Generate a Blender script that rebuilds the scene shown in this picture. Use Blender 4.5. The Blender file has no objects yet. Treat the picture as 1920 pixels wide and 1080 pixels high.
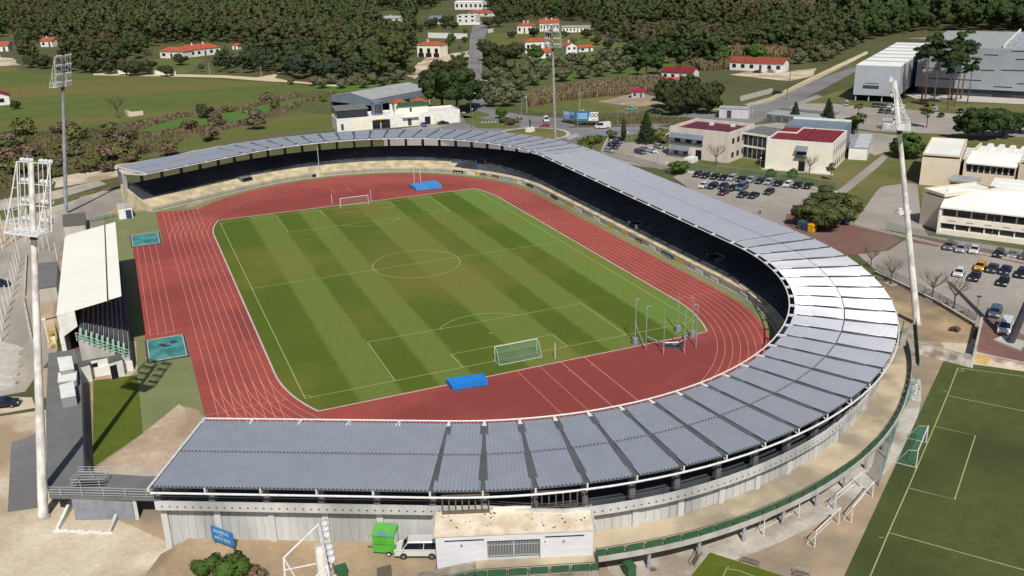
import bpy, math, random
import numpy as np
from mathutils import Vector, Matrix
R = random.Random(11)
C = bpy.context.scene.collection
PI = math.pi
rad = math.radians
# ------------------------------------------------------------------ camera (solved from the pitch markings)
FOC, CX, CY, CZ, YAW, PIT, ROL = 1732.51404, -52.4744674, -178.002057, 61.1331157, 0.394381010, 0.349045827, -0.0257955325
_fw = Vector((math.sin(YAW)*math.cos(PIT), math.cos(YAW)*math.cos(PIT), -math.sin(PIT)))
_r0 = Vector((math.cos(YAW), -math.sin(YAW), 0)); _u0 = _r0.cross(_fw)
_r = math.cos(ROL)*_r0 + math.sin(ROL)*_u0
_u = -math.sin(ROL)*_r0 + math.cos(ROL)*_u0
CAM = Vector((CX, CY, CZ))
def G(px, py, z=0.0):
    """photo pixel -> the point of the place at height z"""
    d = _fw + _r*((px-960)/FOC) + _u*((540-py)/FOC)
    t = (z-CZ)/d.z
    return CAM + d*t
def PX(p):
    d = Vector(p)-CAM; w = d.dot(_fw)
    return (960+FOC*d.dot(_r)/w, 540-FOC*d.dot(_u)/w)
def H(foot, topy):
    p = G(*foot); lo, hi = 0, 80
    for _ in range(40):
        m = (lo+hi)/2
        if PX((p.x, p.y, m))[1] > topy: lo = m
        else: hi = m
    return lo
cd = bpy.data.cameras.new('camera'); cam = bpy.data.objects.new('camera', cd); C.objects.link(cam)
cd.sensor_width = 36; cd.lens = 36*FOC/1920; cd.clip_start = 1; cd.clip_end = 20000
cam.matrix_world = Matrix((( _r.x, _u.x, -_fw.x, CX), (_r.y, _u.y, -_fw.y, CY), (_r.z, _u.z, -_fw.z, CZ), (0, 0, 0, 1)))
sc = bpy.context.scene; sc.camera = cam
sc.view_settings.view_transform = 'Standard'; sc.view_settings.look = 'None'; sc.view_settings.gamma = 1
sc.view_settings.exposure = 0.0
sc.cycles.max_bounces = 4; sc.cycles.diffuse_bounces = 2; sc.cycles.glossy_bounces = 2; sc.cycles.transparent_max_bounces = 6
# ------------------------------------------------------------------ light
ELEV, AZ = rad(48.5), rad(14.5)          # shadows run towards (sin AZ, cos AZ)
w = bpy.data.worlds.new('World'); sc.world = w; w.use_nodes = True
nt = w.node_tree; bg = nt.nodes['Background']; sky = nt.nodes.new('ShaderNodeTexSky')
sky.sky_type = 'NISHITA'; sky.sun_disc = False; sky.sun_elevation = ELEV; sky.sun_rotation = AZ+PI
sky.air_density = 1.0; sky.dust_density = 1.0; sky.ozone_density = 1.0
nt.links.new(sky.outputs[0], bg.inputs[0]); bg.inputs[1].default_value = 0.07
sd = bpy.data.lights.new('sun', 'SUN'); sd.energy = 4.5; sd.angle = rad(.5); sd.color = (1, .955, .88)
sun = bpy.data.objects.new('sun', sd); C.objects.link(sun)
_to = Vector((-math.sin(AZ)*math.cos(ELEV), -math.cos(AZ)*math.cos(ELEV), math.sin(ELEV)))
sun.rotation_euler = _to.to_track_quat('Z', 'Y').to_euler(); sun.location = _to*300
# ------------------------------------------------------------------ materials
ILL = 1.2
def lin(c): return tuple((x/255/12.92 if x <= 10 else ((x/255+.055)/1.055)**2.4) for x in c)
def alb(c): return tuple(min(.86, x/ILL) for x in lin(c))      # colour read in sunlight -> base colour
def new(name):
    m = bpy.data.materials.new(name); m.use_nodes = True
    return m, m.node_tree, m.node_tree.nodes['Principled BSDF']
def M(name, c1, c2=None, scale=1.0, rough=.8, metal=0, detail=4, c3=None, scale3=.05, spec=.3, bump=0, stretch=None, lo=.35, hi=.65, per=0, grain=0):
    """noise-mottled paint, earth, metal: base colours c1..c2, a broader patchiness c3, colours as read in sun"""
    m, t, b = new(name); N, L = t.nodes, t.links
    b.inputs['Roughness'].default_value = rough; b.inputs['Metallic'].default_value = metal
    b.inputs['Specular IOR Level'].default_value = spec
    if c2 is None:
        f = .9; c2 = tuple(x*f for x in c1)
    tc = N.new('ShaderNodeTexCoord'); mp = N.new('ShaderNodeMapping'); L.new(tc.outputs['Object'], mp.inputs[0])
    if stretch: mp.inputs['Scale'].default_value = stretch
    n = N.new('ShaderNodeTexNoise'); n.inputs['Scale'].default_value = scale; n.inputs['Detail'].default_value = detail; n.inputs['Roughness'].default_value = .65
    L.new(mp.outputs[0], n.inputs[0])
    rp = N.new('ShaderNodeValToRGB'); rp.color_ramp.elements[0].position = lo; rp.color_ramp.elements[1].position = hi
    rp.color_ramp.elements[0].color = (*alb(c1), 1); rp.color_ramp.elements[1].color = (*alb(c2), 1)
    L.new(n.outputs[0], rp.inputs[0]); out = rp.outputs[0]
    if c3 is not None:
        n2 = N.new('ShaderNodeTexNoise'); n2.inputs['Scale'].default_value = scale3; n2.inputs['Detail'].default_value = 5
        L.new(mp.outputs[0], n2.inputs[0])
        r2 = N.new('ShaderNodeValToRGB'); r2.color_ramp.elements[0].position = .45; r2.color_ramp.elements[1].position = .62
        L.new(n2.outputs[0], r2.inputs[0])
        mx = N.new('ShaderNodeMixRGB'); mx.inputs[2].default_value = (*alb(c3), 1)
        L.new(r2.outputs[0], mx.inputs[0]); L.new(out, mx.inputs[1]); out = mx.outputs[0]
    if grain:
        ng = N.new('ShaderNodeTexNoise'); ng.inputs['Scale'].default_value = grain; ng.inputs['Detail'].default_value = 6; ng.inputs['Roughness'].default_value = .7; L.new(tc.outputs['Object'], ng.inputs[0])
        mg = N.new('ShaderNodeMapRange'); mg.inputs[1].default_value = .3; mg.inputs[2].default_value = .7; mg.inputs[3].default_value = .86; mg.inputs[4].default_value = 1.14; L.new(ng.outputs[0], mg.inputs[0])
        hg = N.new('ShaderNodeHueSaturation'); L.new(mg.outputs[0], hg.inputs['Value']); L.new(out, hg.inputs['Color']); out = hg.outputs[0]
    if per:
        oi = N.new('ShaderNodeObjectInfo'); hs = N.new('ShaderNodeHueSaturation'); mr = N.new('ShaderNodeMapRange')
        mr.inputs[3].default_value = 1-per; mr.inputs[4].default_value = 1+per
        L.new(oi.outputs['Random'], mr.inputs[0]); L.new(mr.outputs[0], hs.inputs['Value']); L.new(out, hs.inputs['Color']); out = hs.outputs[0]
    L.new(out, b.inputs['Base Color'])
    if bump:
        bp = N.new('ShaderNodeBump'); bp.inputs['Strength'].default_value = bump; bp.inputs['Distance'].default_value = .05
        L.new(n.outputs[0], bp.inputs['Height']); L.new(bp.outputs[0], b.inputs['Normal'])
    return m
def leafmat(name, c1, c2, sc_=.6, per=.18, c3=None):
    m = M(name, c1, c2, sc_, .75, spec=.15, detail=3, per=per, c3=c3, scale3=.25)
    return m
def solid(name, c, rough=.5, metal=0, spec=.4):
    m, t, b = new(name); b.inputs['Base Color'].default_value = (*alb(c), 1)
    b.inputs['Roughness'].default_value = rough; b.inputs['Metallic'].default_value = metal; b.inputs['Specular IOR Level'].default_value = spec
    return m
m_white = M('white_paint', (246, 245, 240), (226, 224, 216), .6, .6)
m_wht2 = M('white_render', (240, 238, 233), (222, 218, 210), .35, .8)
m_cream = M('cream_render', (250, 244, 228), (240, 230, 210), .3, .85)
m_sand = M('sand_render', (236, 221, 198), (222, 206, 182), .25, .85)
m_pinkw = M('weathered_render', (228, 218, 208), (206, 195, 184), .3, .85, stretch=(1, 1, .15))
m_conc = M('concrete', (200, 196, 188), (172, 168, 160), .5, .9, stretch=(1, 1, .2))
m_concl = M('light_concrete', (214, 214, 212), (192, 192, 190), .7, .9, stretch=(1, 1, .15))
m_concs = M('stained_concrete', (175, 168, 155), (118, 110, 98), .5, .9, stretch=(1, 1, .08))
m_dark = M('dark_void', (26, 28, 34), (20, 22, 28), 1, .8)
m_glass = solid('window_glass', (48, 54, 62), .12, 0, .6)
m_glass2 = solid('tinted_glass', (30, 34, 40), .08, 0, .6)
m_gframe = solid('grey_frame', (150, 152, 155), .5)
m_steelw = M('white_steel', (240, 240, 238), (215, 215, 214), 2, .45)
m_mast = M('flaking_mast_paint', (246, 244, 238), (222, 218, 210), .8, .55, c3=(196, 193, 188), scale3=.9, stretch=(1, 1, .6))
m_galv = M('galvanised_steel', (196, 202, 210), (150, 157, 166), 1.5, .45, .3, stretch=(1, 1, .4))
m_greym = M('grey_metal', (150, 156, 164), (130, 136, 144), 1, .5)
m_dgrey = M('dark_grey_metal', (78, 80, 86), (62, 64, 70), 1, .5)
m_terra = M('terracotta_tiles', (196, 98, 66), (164, 76, 54), .8, .85, c3=(150, 90, 66), scale3=.4)
m_redr = M('red_sheet_roof', (140, 44, 44), (118, 36, 38), .5, .6)
m_maroon = M('maroon_roof', (110, 44, 62), (92, 38, 52), .5, .6)
m_bluer = M('blue_grey_cladding', (128, 142, 154), (112, 126, 138), .4, .6)
m_greyroof = M('pale_grey_roof', (176, 178, 176), (158, 160, 158), .3, .6)
m_clad = M('grey_cladding', (164, 170, 178), (152, 158, 166), .15, .55)
m_flatw = M('white_roof_membrane', (250, 249, 244), (238, 236, 228), .1, .7)
m_roofpaint = M('painted_roof_panel', (255, 253, 240), (248, 246, 232), .1, .6)
m_felt = M('grey_roofing_felt', (122, 122, 122), (110, 110, 110), .4, .9)
m_felt2 = M('brown_grey_felt', (112, 108, 100), (98, 94, 88), .5, .9)
m_rail = solid('galvanised_rail', (190, 194, 196), .5, .2)
m_green = M('green_panel', (62, 104, 72), (50, 88, 62), 1.2, .6)
m_greenr = solid('pale_green_rail', (165, 205, 180), .5)
m_wood = M('weathered_pole', (120, 108, 94), (98, 88, 76), 2, .9)
m_black = solid('black_rubber', (26, 26, 28), .8)
m_chrome = solid('wheel_metal', (150, 152, 156), .35, .6)
m_lamp = solid('lamp_lens', (235, 235, 230), .2)
m_red = solid('red_lens', (150, 30, 28), .3)
# ------------------------------------------------------------------ mesh builder
class MB:
    def __init__(s): s.v = []; s.f = []; s.mi = []
    def face(s, pts, mi=0):
        n = len(s.v); s.v += [tuple(p) for p in pts]; s.f.append(tuple(range(n, n+len(pts)))); s.mi.append(mi); return s
    def hexa(s, b, t, mi=0, tmi=None):
        """b, t: matching rings of points, bottom (counter-clockwise from above) and top"""
        n = len(b); k = len(s.v); s.v += [tuple(p) for p in b]+[tuple(p) for p in t]
        for i in range(n):
            j = (i+1) % n; s.f.append((k+i, k+j, k+n+j, k+n+i)); s.mi.append(mi)
        s.f.append(tuple(k+i for i in range(n-1, -1, -1))); s.mi.append(mi)
        s.f.append(tuple(k+n+i for i in range(n))); s.mi.append(mi if tmi is None else tmi); return s
    def box(s, x0, x1, y0, y1, z0, z1, mi=0, tmi=None):
        q = [(x0, y0), (x1, y0), (x1, y1), (x0, y1)]
        return s.hexa([(a, b, z0) for a, b in q], [(a, b, z1) for a, b in q], mi, tmi)
    def obox(s, c, sx, sy, sz, ang=0, mi=0):
        ca, sa = math.cos(ang), math.sin(ang); q = []
        for a, b in ((-1, -1), (1, -1), (1, 1), (-1, 1)):
            x, y = a*sx/2, b*sy/2; q.append((c[0]+x*ca-y*sa, c[1]+x*sa+y*ca))
        return s.hexa([(a, b, c[2]) for a, b in q], [(a, b, c[2]+sz) for a, b in q], mi)
    def prism(s, pts, z0, z1, mi=0, tmi=None):
        a = sum(p[0]*q[1]-q[0]*p[1] for p, q in zip(pts, list(pts[1:])+[pts[0]]))
        if a < 0: pts = list(pts)[::-1]
        return s.hexa([(p[0], p[1], z0) for p in pts], [(p[0], p[1], z1) for p in pts], mi, tmi)
    def tube(s, p, q, r0, r1=None, n=8, mi=0):
        p, q = Vector(p), Vector(q); r1 = r0 if r1 is None else r1
        d = q-p
        if d.length < 1e-6: return s
        d.normalize(); a = d.orthogonal().normalized(); b = d.cross(a)
        ring = lambda c, r: [c+(a*math.cos(2*PI*i/n)+b*math.sin(2*PI*i/n))*r for i in range(n)]
        return s.hexa(ring(p, r0), ring(q, r1), mi)
    def path(s, pts, r, n=6, mi=0):
        for a, b in zip(pts, pts[1:]): s.tube(a, b, r, None, n, mi)
        return s
    def lathe(s, prof, c=(0, 0, 0), n=12, mi=0):
        k = len(s.v); m = len(prof)
        for r, z in prof:
            for i in range(n): s.v.append((c[0]+r*math.cos(2*PI*i/n), c[1]+r*math.sin(2*PI*i/n), c[2]+z))
        for j in range(m-1):
            for i in range(n):
                e = (i+1) % n; s.f.append((k+j*n+i, k+j*n+e, k+j*n+n+e, k+j*n+n+i)); s.mi.append(mi)
        return s
    def strip(s, A, B, mi=0):
        k = len(s.v); n = len(A); s.v += [tuple(p) for p in A]+[tuple(p) for p in B]
        for i in range(n-1): s.f.append((k+i, k+i+1, k+n+i+1, k+n+i)); s.mi.append(mi)
        return s
    def mesh(s, name, mats, smooth=False):
        me = bpy.data.meshes.new(name); me.from_pydata(s.v, [], s.f)
        for m in (mats if isinstance(mats, (list, tuple)) else [mats]): me.materials.append(m)
        if any(s.mi): me.polygons.foreach_set('material_index', s.mi)
        if smooth: me.polygons.foreach_set('use_smooth', [True]*len(s.f))
        me.update(); return me
    def build(s, name, mats, parent=None, smooth=False, label=None, cat=None, group=None, kind=None, origin=None):
        if origin is not None:
            o0 = origin; s.v = [(x-o0[0], y-o0[1], z-o0[2]) for x, y, z in s.v]
        o = bpy.data.objects.new(name, s.mesh(name, mats, smooth)); C.objects.link(o)
        if parent is not None: o.parent = parent
        if origin is not None: o.location = origin
        return tag(o, label, cat, group, kind)
def tag(o, label=None, cat=None, group=None, kind=None):
    if label: o['label'] = label
    if cat: o['category'] = cat
    if group: o['group'] = group
    if kind: o['kind'] = kind
    return o
def thing(name, label, cat, loc=(0, 0, 0), rz=0, group=None):
    o = bpy.data.objects.new(name, None); C.objects.link(o); o.location = loc; o.rotation_euler = (0, 0, rz)
    o.empty_display_size = .5
    return tag(o, label, cat, group)
def kids(o): return [c for c in bpy.data.objects if c.parent == o]
def dup(root, loc, rz=0, label=None, scale=None, group=None, children=None):
    r = root.copy(); C.objects.link(r); r.location = loc; r.rotation_euler = (0, 0, rz)
    if scale is not None: r.scale = scale if isinstance(scale, tuple) else (scale,)*3
    if label: r['label'] = label
    if group: r['group'] = group
    for ch, subs in children:
        c = ch.copy(); C.objects.link(c); c.parent = r
        for g in subs:
            d = g.copy(); C.objects.link(d); d.parent = c
    return r
def tree_of(root): return [(c, kids(c)) for c in kids(root)]
def struct(name, mb, mats, **k): return mb.build(name, mats, kind='structure', **k)
# ground sheets: polygons laid 4 mm to 2 cm above one another
def rough(pts, step, amp, seed=1):
    r = random.Random(seed); out = []
    for a, b in zip(pts, pts[1:]+pts[:1]):
        a, b = Vector(a), Vector(b); n = max(1, int((b-a).length/step))
        for i in range(n):
            p = a.lerp(b, i/n); k = amp if i else amp*.4
            out.append((p.x+r.uniform(-k, k), p.y+r.uniform(-k, k)))
    return out
def sheet(name, pts, z, mat, jit=None, kind='structure', seed=1):
    pts = [(p[0], p[1]) for p in pts]
    if jit: pts = rough(pts, jit[0], jit[1], seed)
    a = sum(p[0]*q[1]-q[0]*p[1] for p, q in zip(pts, pts[1:]+pts[:1]))
    if a < 0: pts = pts[::-1]
    mb = MB(); mb.face([(p[0], p[1], z) for p in pts])
    o = mb.build(name, mat, kind=kind)
    import bmesh
    bm = bmesh.new(); bm.from_mesh(o.data); bmesh.ops.triangulate(bm, faces=bm.faces[:]); bm.to_mesh(o.data); bm.free()
    return o
def P(*px): return [G(*q) for q in px]
def line(mb, pts, wd, z):
    """flat painted line of width wd along pts"""
    pts = [Vector((p[0], p[1], 0)) for p in pts]
    A, B = [], []
    for i, p in enumerate(pts):
        a = pts[max(0, i-1)]; b = pts[min(len(pts)-1, i+1)]
        if (b-a).length < 1e-6: a, b = p, p+Vector((1, 0, 0))
        d = (b-a).normalized(); n = Vector((-d.y, d.x, 0))*wd/2
        A.append((p.x-n.x, p.y-n.y, z)); B.append((p.x+n.x, p.y+n.y, z))
    mb.strip(A, B)
def arc(cx, cy, r, a0, a1, n=48): return [(cx+r*math.cos(rad(a0+(a1-a0)*i/n)), cy+r*math.sin(rad(a0+(a1-a0)*i/n))) for i in range(n+1)]
# ------------------------------------------------------------------ terrain and grounds
m_terrain = M('dry_grassland', (96, 94, 60), (80, 80, 48), .08, .95, c3=(92, 98, 54), scale3=.012, detail=8, grain=.35)
m_field = M('meadow', (100, 110, 50), (88, 102, 43), .05, .95, c3=(116, 108, 56), scale3=.012, detail=6, stretch=(.4, 1.6, 1), grain=.35)
m_fieldb = M('bright_meadow', (82, 120, 42), (92, 112, 50), .15, .95, detail=6)
m_grove = M('grove_grass', (88, 100, 46), (98, 96, 56), .12, .95, c3=(84, 112, 40), scale3=.05, detail=7, grain=1.6)
m_scrub = M('scrub_earth', (112, 104, 68), (98, 96, 58), .2, .95, c3=(100, 108, 56), scale3=.05, detail=7, grain=1.6)
m_scrubb = M('hedge_earth', (84, 66, 52), (96, 82, 60), .3, .95, detail=7)
m_dirt = M('pale_dirt', (226, 212, 188), (200, 182, 156), .15, .95, c3=(172, 150, 122), scale3=.07, detail=8, grain=1.6)
m_dirt2 = M('brown_dirt', (188, 166, 140), (160, 138, 112), .2, .95, c3=(150, 136, 118), scale3=.09, detail=8, grain=1.6)
m_sandy = M('sandy_ground', (196, 170, 132), (162, 138, 108), .25, .95, c3=(132, 116, 96), scale3=.07, detail=8, grain=1.6)
m_asph = M('old_asphalt', (198, 188, 174), (172, 162, 150), .3, .92, c3=(150, 142, 132), scale3=.05, detail=8, stretch=(1, .35, 1), grain=1.6)
m_park = M('parking_asphalt', (176, 168, 158), (164, 156, 147), .25, .92, c3=(154, 146, 136), scale3=.04, detail=8, grain=1.6)
m_road = M('road_asphalt', (142, 140, 140), (128, 126, 126), .3, .92, c3=(118, 116, 115), scale3=.04, detail=6, grain=1.6)
m_track_path = M('chalk_track', (224, 206, 168), (206, 186, 148), .15, .95, detail=6)
m_pave = M('red_brick_paving', (134, 98, 88), (118, 86, 78), .4, .9, c3=(128, 104, 94), scale3=.08)
m_kerb = M('kerb_concrete', (206, 200, 190), (184, 178, 168), .5, .9)
m_lawn = M('lawn', (104, 110, 56), (88, 98, 46), .3, .95, c3=(122, 114, 72), scale3=.04, detail=7, grain=1.6)
m_lawnb = M('bright_lawn', (96, 108, 30), (82, 98, 26), .3, .95, detail=7, grain=1.6)
m_synth = M('artificial_turf', (86, 95, 48), (76, 85, 42), .5, .9, c3=(68, 76, 38), scale3=.05, detail=6, grain=1.6)
m_surr = M('olive_surround', (130, 136, 92), (118, 124, 80), .2, .9, c3=(140, 140, 98), scale3=.03, detail=5, grain=1.6)
m_line = M('line_paint', (184, 188, 136), (160, 168, 104), 1.5, .8)
m_tline = M('track_line_paint', (232, 168, 150), (214, 150, 134), 1, .8)
struct('ground', MB().face([(-6000, -900, -.02), (9000, -900, -.02), (9000, 12000, -.02), (-6000, 12000, -.02)]), m_terrain)
# track red with worn and wet patches
m_track = M('running_track_rubber', (172, 84, 75), (160, 76, 68), .4, .85, c3=(150, 70, 64), scale3=.05, detail=6, grain=1.6)
def patchy(m, c, centre, rx, ry, amount=.8, nscale=.12):
    """an aged patch of another tint, with an uneven outline, where it lies on the ground"""
    t = m.node_tree; N, L = t.nodes, t.links; b = N['Principled BSDF']; src = b.inputs['Base Color'].links[0].from_socket
    tc = N.new('ShaderNodeTexCoord'); mp = N.new('ShaderNodeMapping'); mp.vector_type = 'POINT'
    mp.inputs['Location'].default_value = (-centre[0]/rx, -centre[1]/ry, 0); mp.inputs['Scale'].default_value = (1/rx, 1/ry, 1)
    L.new(tc.outputs['Object'], mp.inputs[0])
    ln = N.new('ShaderNodeVectorMath'); ln.operation = 'LENGTH'; L.new(mp.outputs[0], ln.inputs[0])
    n = N.new('ShaderNodeTexNoise'); n.inputs['Scale'].default_value = nscale; n.inputs['Detail'].default_value = 6; L.new(tc.outputs['Object'], n.inputs[0])
    ma = N.new('ShaderNodeMath'); ma.operation = 'MULTIPLY_ADD'; L.new(n.outputs[0], ma.inputs[0]); ma.inputs[1].default_value = 1.6; L.new(ln.outputs['Value'], ma.inputs[2])
    mr = N.new('ShaderNodeMapRange'); mr.inputs[1].default_value = 1.35; mr.inputs[2].default_value = 1.95; mr.inputs[3].default_value = amount; mr.inputs[4].default_value = 0
    L.new(ma.outputs[0], mr.inputs[0])
    mx = N.new('ShaderNodeMixRGB'); mx.inputs[2].default_value = (*alb(c), 1); L.new(mr.outputs[0], mx.inputs[0]); L.new(src, mx.inputs[1]); L.new(mx.outputs[0], b.inputs['Base Color'])
patchy(m_track, (136, 62, 58), (8, -66), 34, 12, .8, .12)
patchy(m_track, (138, 64, 60), (-6, 64), 34, 9, .7, .09)
patchy(m_track, (138, 66, 64), (-37, -18), 3.5, 12, .8, .3)
# mown stripes
def stripes(m, bounds, cols):
    t = m.node_tree; N, L = t.nodes, t.links; b = N['Principled BSDF']
    tc = N.new('ShaderNodeTexCoord'); sx = N.new('ShaderNodeSeparateXYZ'); L.new(tc.outputs['Object'], sx.inputs[0])
    wb = N.new('ShaderNodeTexNoise'); wb.inputs['Scale'].default_value = .5; L.new(tc.outputs['Object'], wb.inputs[0])
    ad = N.new('ShaderNodeMath'); ad.operation = 'MULTIPLY_ADD'; ad.inputs[1].default_value = .9; L.new(wb.outputs[0], ad.inputs[0]); L.new(sx.outputs[0], ad.inputs[2])
    mr = N.new('ShaderNodeMapRange'); mr.inputs[1].default_value = -39.55; mr.inputs[2].default_value = 40.45; L.new(ad.outputs[0], mr.inputs[0])
    rp = N.new('ShaderNodeValToRGB'); rp.color_ramp.interpolation = 'LINEAR'
    el = rp.color_ramp.elements; k = 0; e = .004
    stops = [(0, cols[0])]
    for bd, c0, c1 in zip(bounds, cols, cols[1:]):
        f = (bd+40)/80; stops += [(f-e, c0), (f+e, c1)]
    stops.append((1, cols[-1]))
    while len(el) < len(stops): el.new(.5)
    for i, (f, c) in enumerate(stops): el[i].position = f; el[i].color = (*alb(c), 1)
    L.new(mr.outputs[0], rp.inputs[0])
    # worn, yellowed turf and fine mottling
    n = N.new('ShaderNodeTexNoise'); n.inputs['Scale'].default_value = .035; n.inputs['Detail'].default_value = 7; L.new(tc.outputs['Object'], n.inputs[0])
    r2 = N.new('ShaderNodeValToRGB'); r2.color_ramp.elements[0].position = .47; r2.color_ramp.elements[1].position = .66; r2.color_ramp.elements[1].color = (.6, .6, .6, 1)
    L.new(n.outputs[0], r2.inputs[0])
    mx = N.new('ShaderNodeMixRGB'); mx.inputs[2].default_value = (*alb((126, 120, 54)), 1); L.new(r2.outputs[0], mx.inputs[0]); L.new(rp.outputs[0], mx.inputs[1])
    n3 = N.new('ShaderNodeTexNoise'); n3.inputs['Scale'].default_value = 1.2; n3.inputs['Detail'].default_value = 5; L.new(tc.outputs['Object'], n3.inputs[0])
    m3 = N.new('ShaderNodeMapRange'); m3.inputs[3].default_value = .84; m3.inputs[4].default_value = 1.16; L.new(n3.outputs[0], m3.inputs[0])
    hs = N.new('ShaderNodeHueSaturation'); L.new(m3.outputs[0], hs.inputs['Value']); L.new(mx.outputs[0], hs.inputs['Color'])
    L.new(hs.outputs[0], b.inputs['Base Color']); b.inputs['Roughness'].default_value = .95; b.inputs['Specular IOR Level'].default_value = .15
m_grass, _, _ = new('mown_pitch_grass')
LG, DG = (108, 124, 56), (86, 104, 35)
stripes(m_grass, [-26.7, -20.3, -14.5, -8.7, .3, 9.3, 14.6, 20.9, 27.6], [DG, LG, DG, LG, DG, LG, DG, LG, DG, (108, 134, 62)])
patchy(m_grass, (122, 116, 56), (2, 2), 16, 26, .42, .08)
patchy(m_grass, (134, 122, 64), (-.5, -52), 3.5, 3, .5, .5)
patchy(m_grass, (118, 108, 50), (0, 47), 10, 9, .4, .2)

# surroundings of the stadium, widest first
sheet('forecourt', [(-150, -260), (120, -260), (120, -108), (72, -86), (60, -40), (0, -30), (-66, -40), (-150, -40)], -.012, m_dirt, (6, 1.2))
sheet('stadium_apron', [(-62, -72), (-48, -92), (-30, -104), (-18, -140), (40, -125), (68, -70), (72, -20), (72, 40), (70, 80), (52, 108), (20, 122), (-20, 118), (-66, 100), (-75, 60)], -.008, m_dirt2, (8, 1.0))
sheet('asphalt_yard', P((-60, 425), (60, 398), (150, 372), (205, 352), (240, 372), (200, 400), (120, 440), (105, 520), (98, 600), (105, 660), (72, 700), (45, 735), (-90, 760))+[], -.004, m_asph, (6, .5))
sheet('side_road', P((-80, 388), (100, 358), (185, 338), (200, 345), (110, 372), (-80, 412)), -.001, m_asph)
sheet('verge', P((-80, 415), (60, 384), (175, 356), (180, 360), (70, 398), (-80, 432)), .002, m_scrub, (5, .5))
sheet('ramp_road', P((22, 830), (68, 812), (90, 905), (72, 952), (14, 960)), .002, m_road, (5, .1))
sheet('sandy_strip', P((95, 335), (180, 315), (320, 292), (420, 272), (470, 262), (500, 270), (330, 305), (180, 340), (105, 352)), 0, m_dirt, (6, 1.6))
# stadium inside
oval = arc(0, -42.2, 49.3, -180, 0, 64)+arc(0, 42.2, 49.3, 0, 180, 64)
sheet('track_surround', oval, .004, m_surr)
sheet('track_surround_apron', [(-60.5, 73.5), (-40, 76), (-38, -60), (-51.2, -47), (-56.4, -53.4), (-56.6, -33), (-57.6, -32), (-59, 0)], .008, m_surr)
sheet('running_track', arc(0, -42.2, 46.6, -180, 0, 96)+arc(0, 42.2, 46.6, 0, 180, 96), .014, m_track)
sheet('track_straight', [(-48, -66), (-36.2, -66), (-36.2, 69.4), (-47.9, 71.7)], .018, m_track)
sheet('jump_runways', [(-54.5, -19.2), (-47.9, -19.2), (-47.9, 41.2), (-54.5, 41.4)], .022, m_track)
gr = []
for a in np.linspace(-180, 180, 721):
    y0 = -42.2 if a < 0 else 42.2
    x, y = 36.3*math.cos(rad(a)), y0+36.3*math.sin(rad(a))
    gr.append((x, max(-57.5, min(55.3, y))))
sheet('pitch_grass', gr, .02, m_grass)
kb = MB()
def kerbline(pts, wd, h, z): # low kerb round the inside of the track
    for a, b in zip(pts, pts[1:]):
        a, b = Vector((*a, 0)), Vector((*b, 0)); d = (b-a)
        if d.length < 1e-4: continue
        n = Vector((-d.y, d.x, 0)).normalized()*wd/2
        kb.hexa([(a-n)+Vector((0, 0, z)), (b-n)+Vector((0, 0, z)), (b+n)+Vector((0, 0, z)), (a+n)+Vector((0, 0, z))],
                [(a-n)+Vector((0, 0, z+h)), (b-n)+Vector((0, 0, z+h)), (b+n)+Vector((0, 0, z+h)), (a+n)+Vector((0, 0, z+h))])
kerbline([(-32.9, -57.7)]+[p for p in arc(0, -42.2, 36.5, -180+25.0, -180, 20)]+[p for p in arc(0, 42.2, 36.5, 180, 158.5, 20)], .28, .06, .01)
kerbline([p for p in arc(0, -42.2, 36.5, -25, 0, 20)]+[p for p in arc(0, 42.2, 36.5, 0, 21.5, 20)], .28, .06, .01)
kerbline([(-32.9, -57.8), (32.9, -57.8)], .18, .04, .01); kerbline([(-33.9, 55.6), (33.9, 55.6)], .18, .04, .01)
struct('track_kerb', kb, m_kerb)
# pitch markings
L_, W_ = 52.93, 33.89
pm = MB(); z = .03; lw = .13
rect = lambda x0, y0, x1, y1: line(pm, [(x0, y0), (x1, y0)], lw, z) or line(pm, [(x1, y0), (x1, y1)], lw, z) or line(pm, [(x1, y1), (x0, y1)], lw, z) or line(pm, [(x0, y1), (x0, y0)], lw, z)
rect(-W_, -L_, W_, L_); line(pm, [(-W_, 0), (W_, 0)], lw, z+.003); line(pm, arc(0, 0, 9.15, 0, 360, 72), lw, z)
for s in (-1, 1):
    for hw, dp in ((20.16, 16.5), (9.16, 5.5)):
        line(pm, [(-hw, s*L_), (-hw, s*(L_-dp)), ], lw, z+.003); line(pm, [(hw, s*L_), (hw, s*(L_-dp))], lw, z+.003); line(pm, [(-hw, s*(L_-dp)), (hw, s*(L_-dp))], lw, z+.006)
    a = math.degrees(math.acos(5.5/9.15)); line(pm, arc(0, s*(L_-11), 9.15, -s*90-a, -s*90+a, 24), lw, z)
    for k in (-1, 1):
        line(pm, arc(k*W_, s*L_, 1, 0, 360, 16)[{(-1, -1): 0, (1, -1): 4, (1, 1): 8, (-1, 1): 12}[(k, s)]:][:5], .12, z+.003)
    pm.face([(.2*math.cos(t*PI/6), s*(L_-11)+.2*math.sin(t*PI/6), z) for t in range(12)])
pm.face([(.2*math.cos(t*PI/6), .2*math.sin(t*PI/6), z+.006) for t in range(12)])
struct('pitch_markings', pm, m_line)
tm = MB(); z = .03
for k in range(1, 9):
    r = 36.5+1.22*k
    line(tm, arc(0, -42.2, r, -180, 0, 90)+arc(0, 42.2, r, 0, 180, 90)+[(-r, -42.2)], .075, z)
    line(tm, [(-r, -66), (-r, 69.6+.17*k)], .075, z+.003)
for x in (-49.6, -50.9, -52.3, -53.6): line(tm, [(x, -17), (x, 41)], .07, z)
line(tm, [(-48, -52), (-36.5, -52)], .08, z+.006); line(tm, [(36.5, -42), (46.3, -42)], .08, z+.006); line(tm, [(36.6, 42), (46.3, 42)], .08, z+.006)
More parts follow.
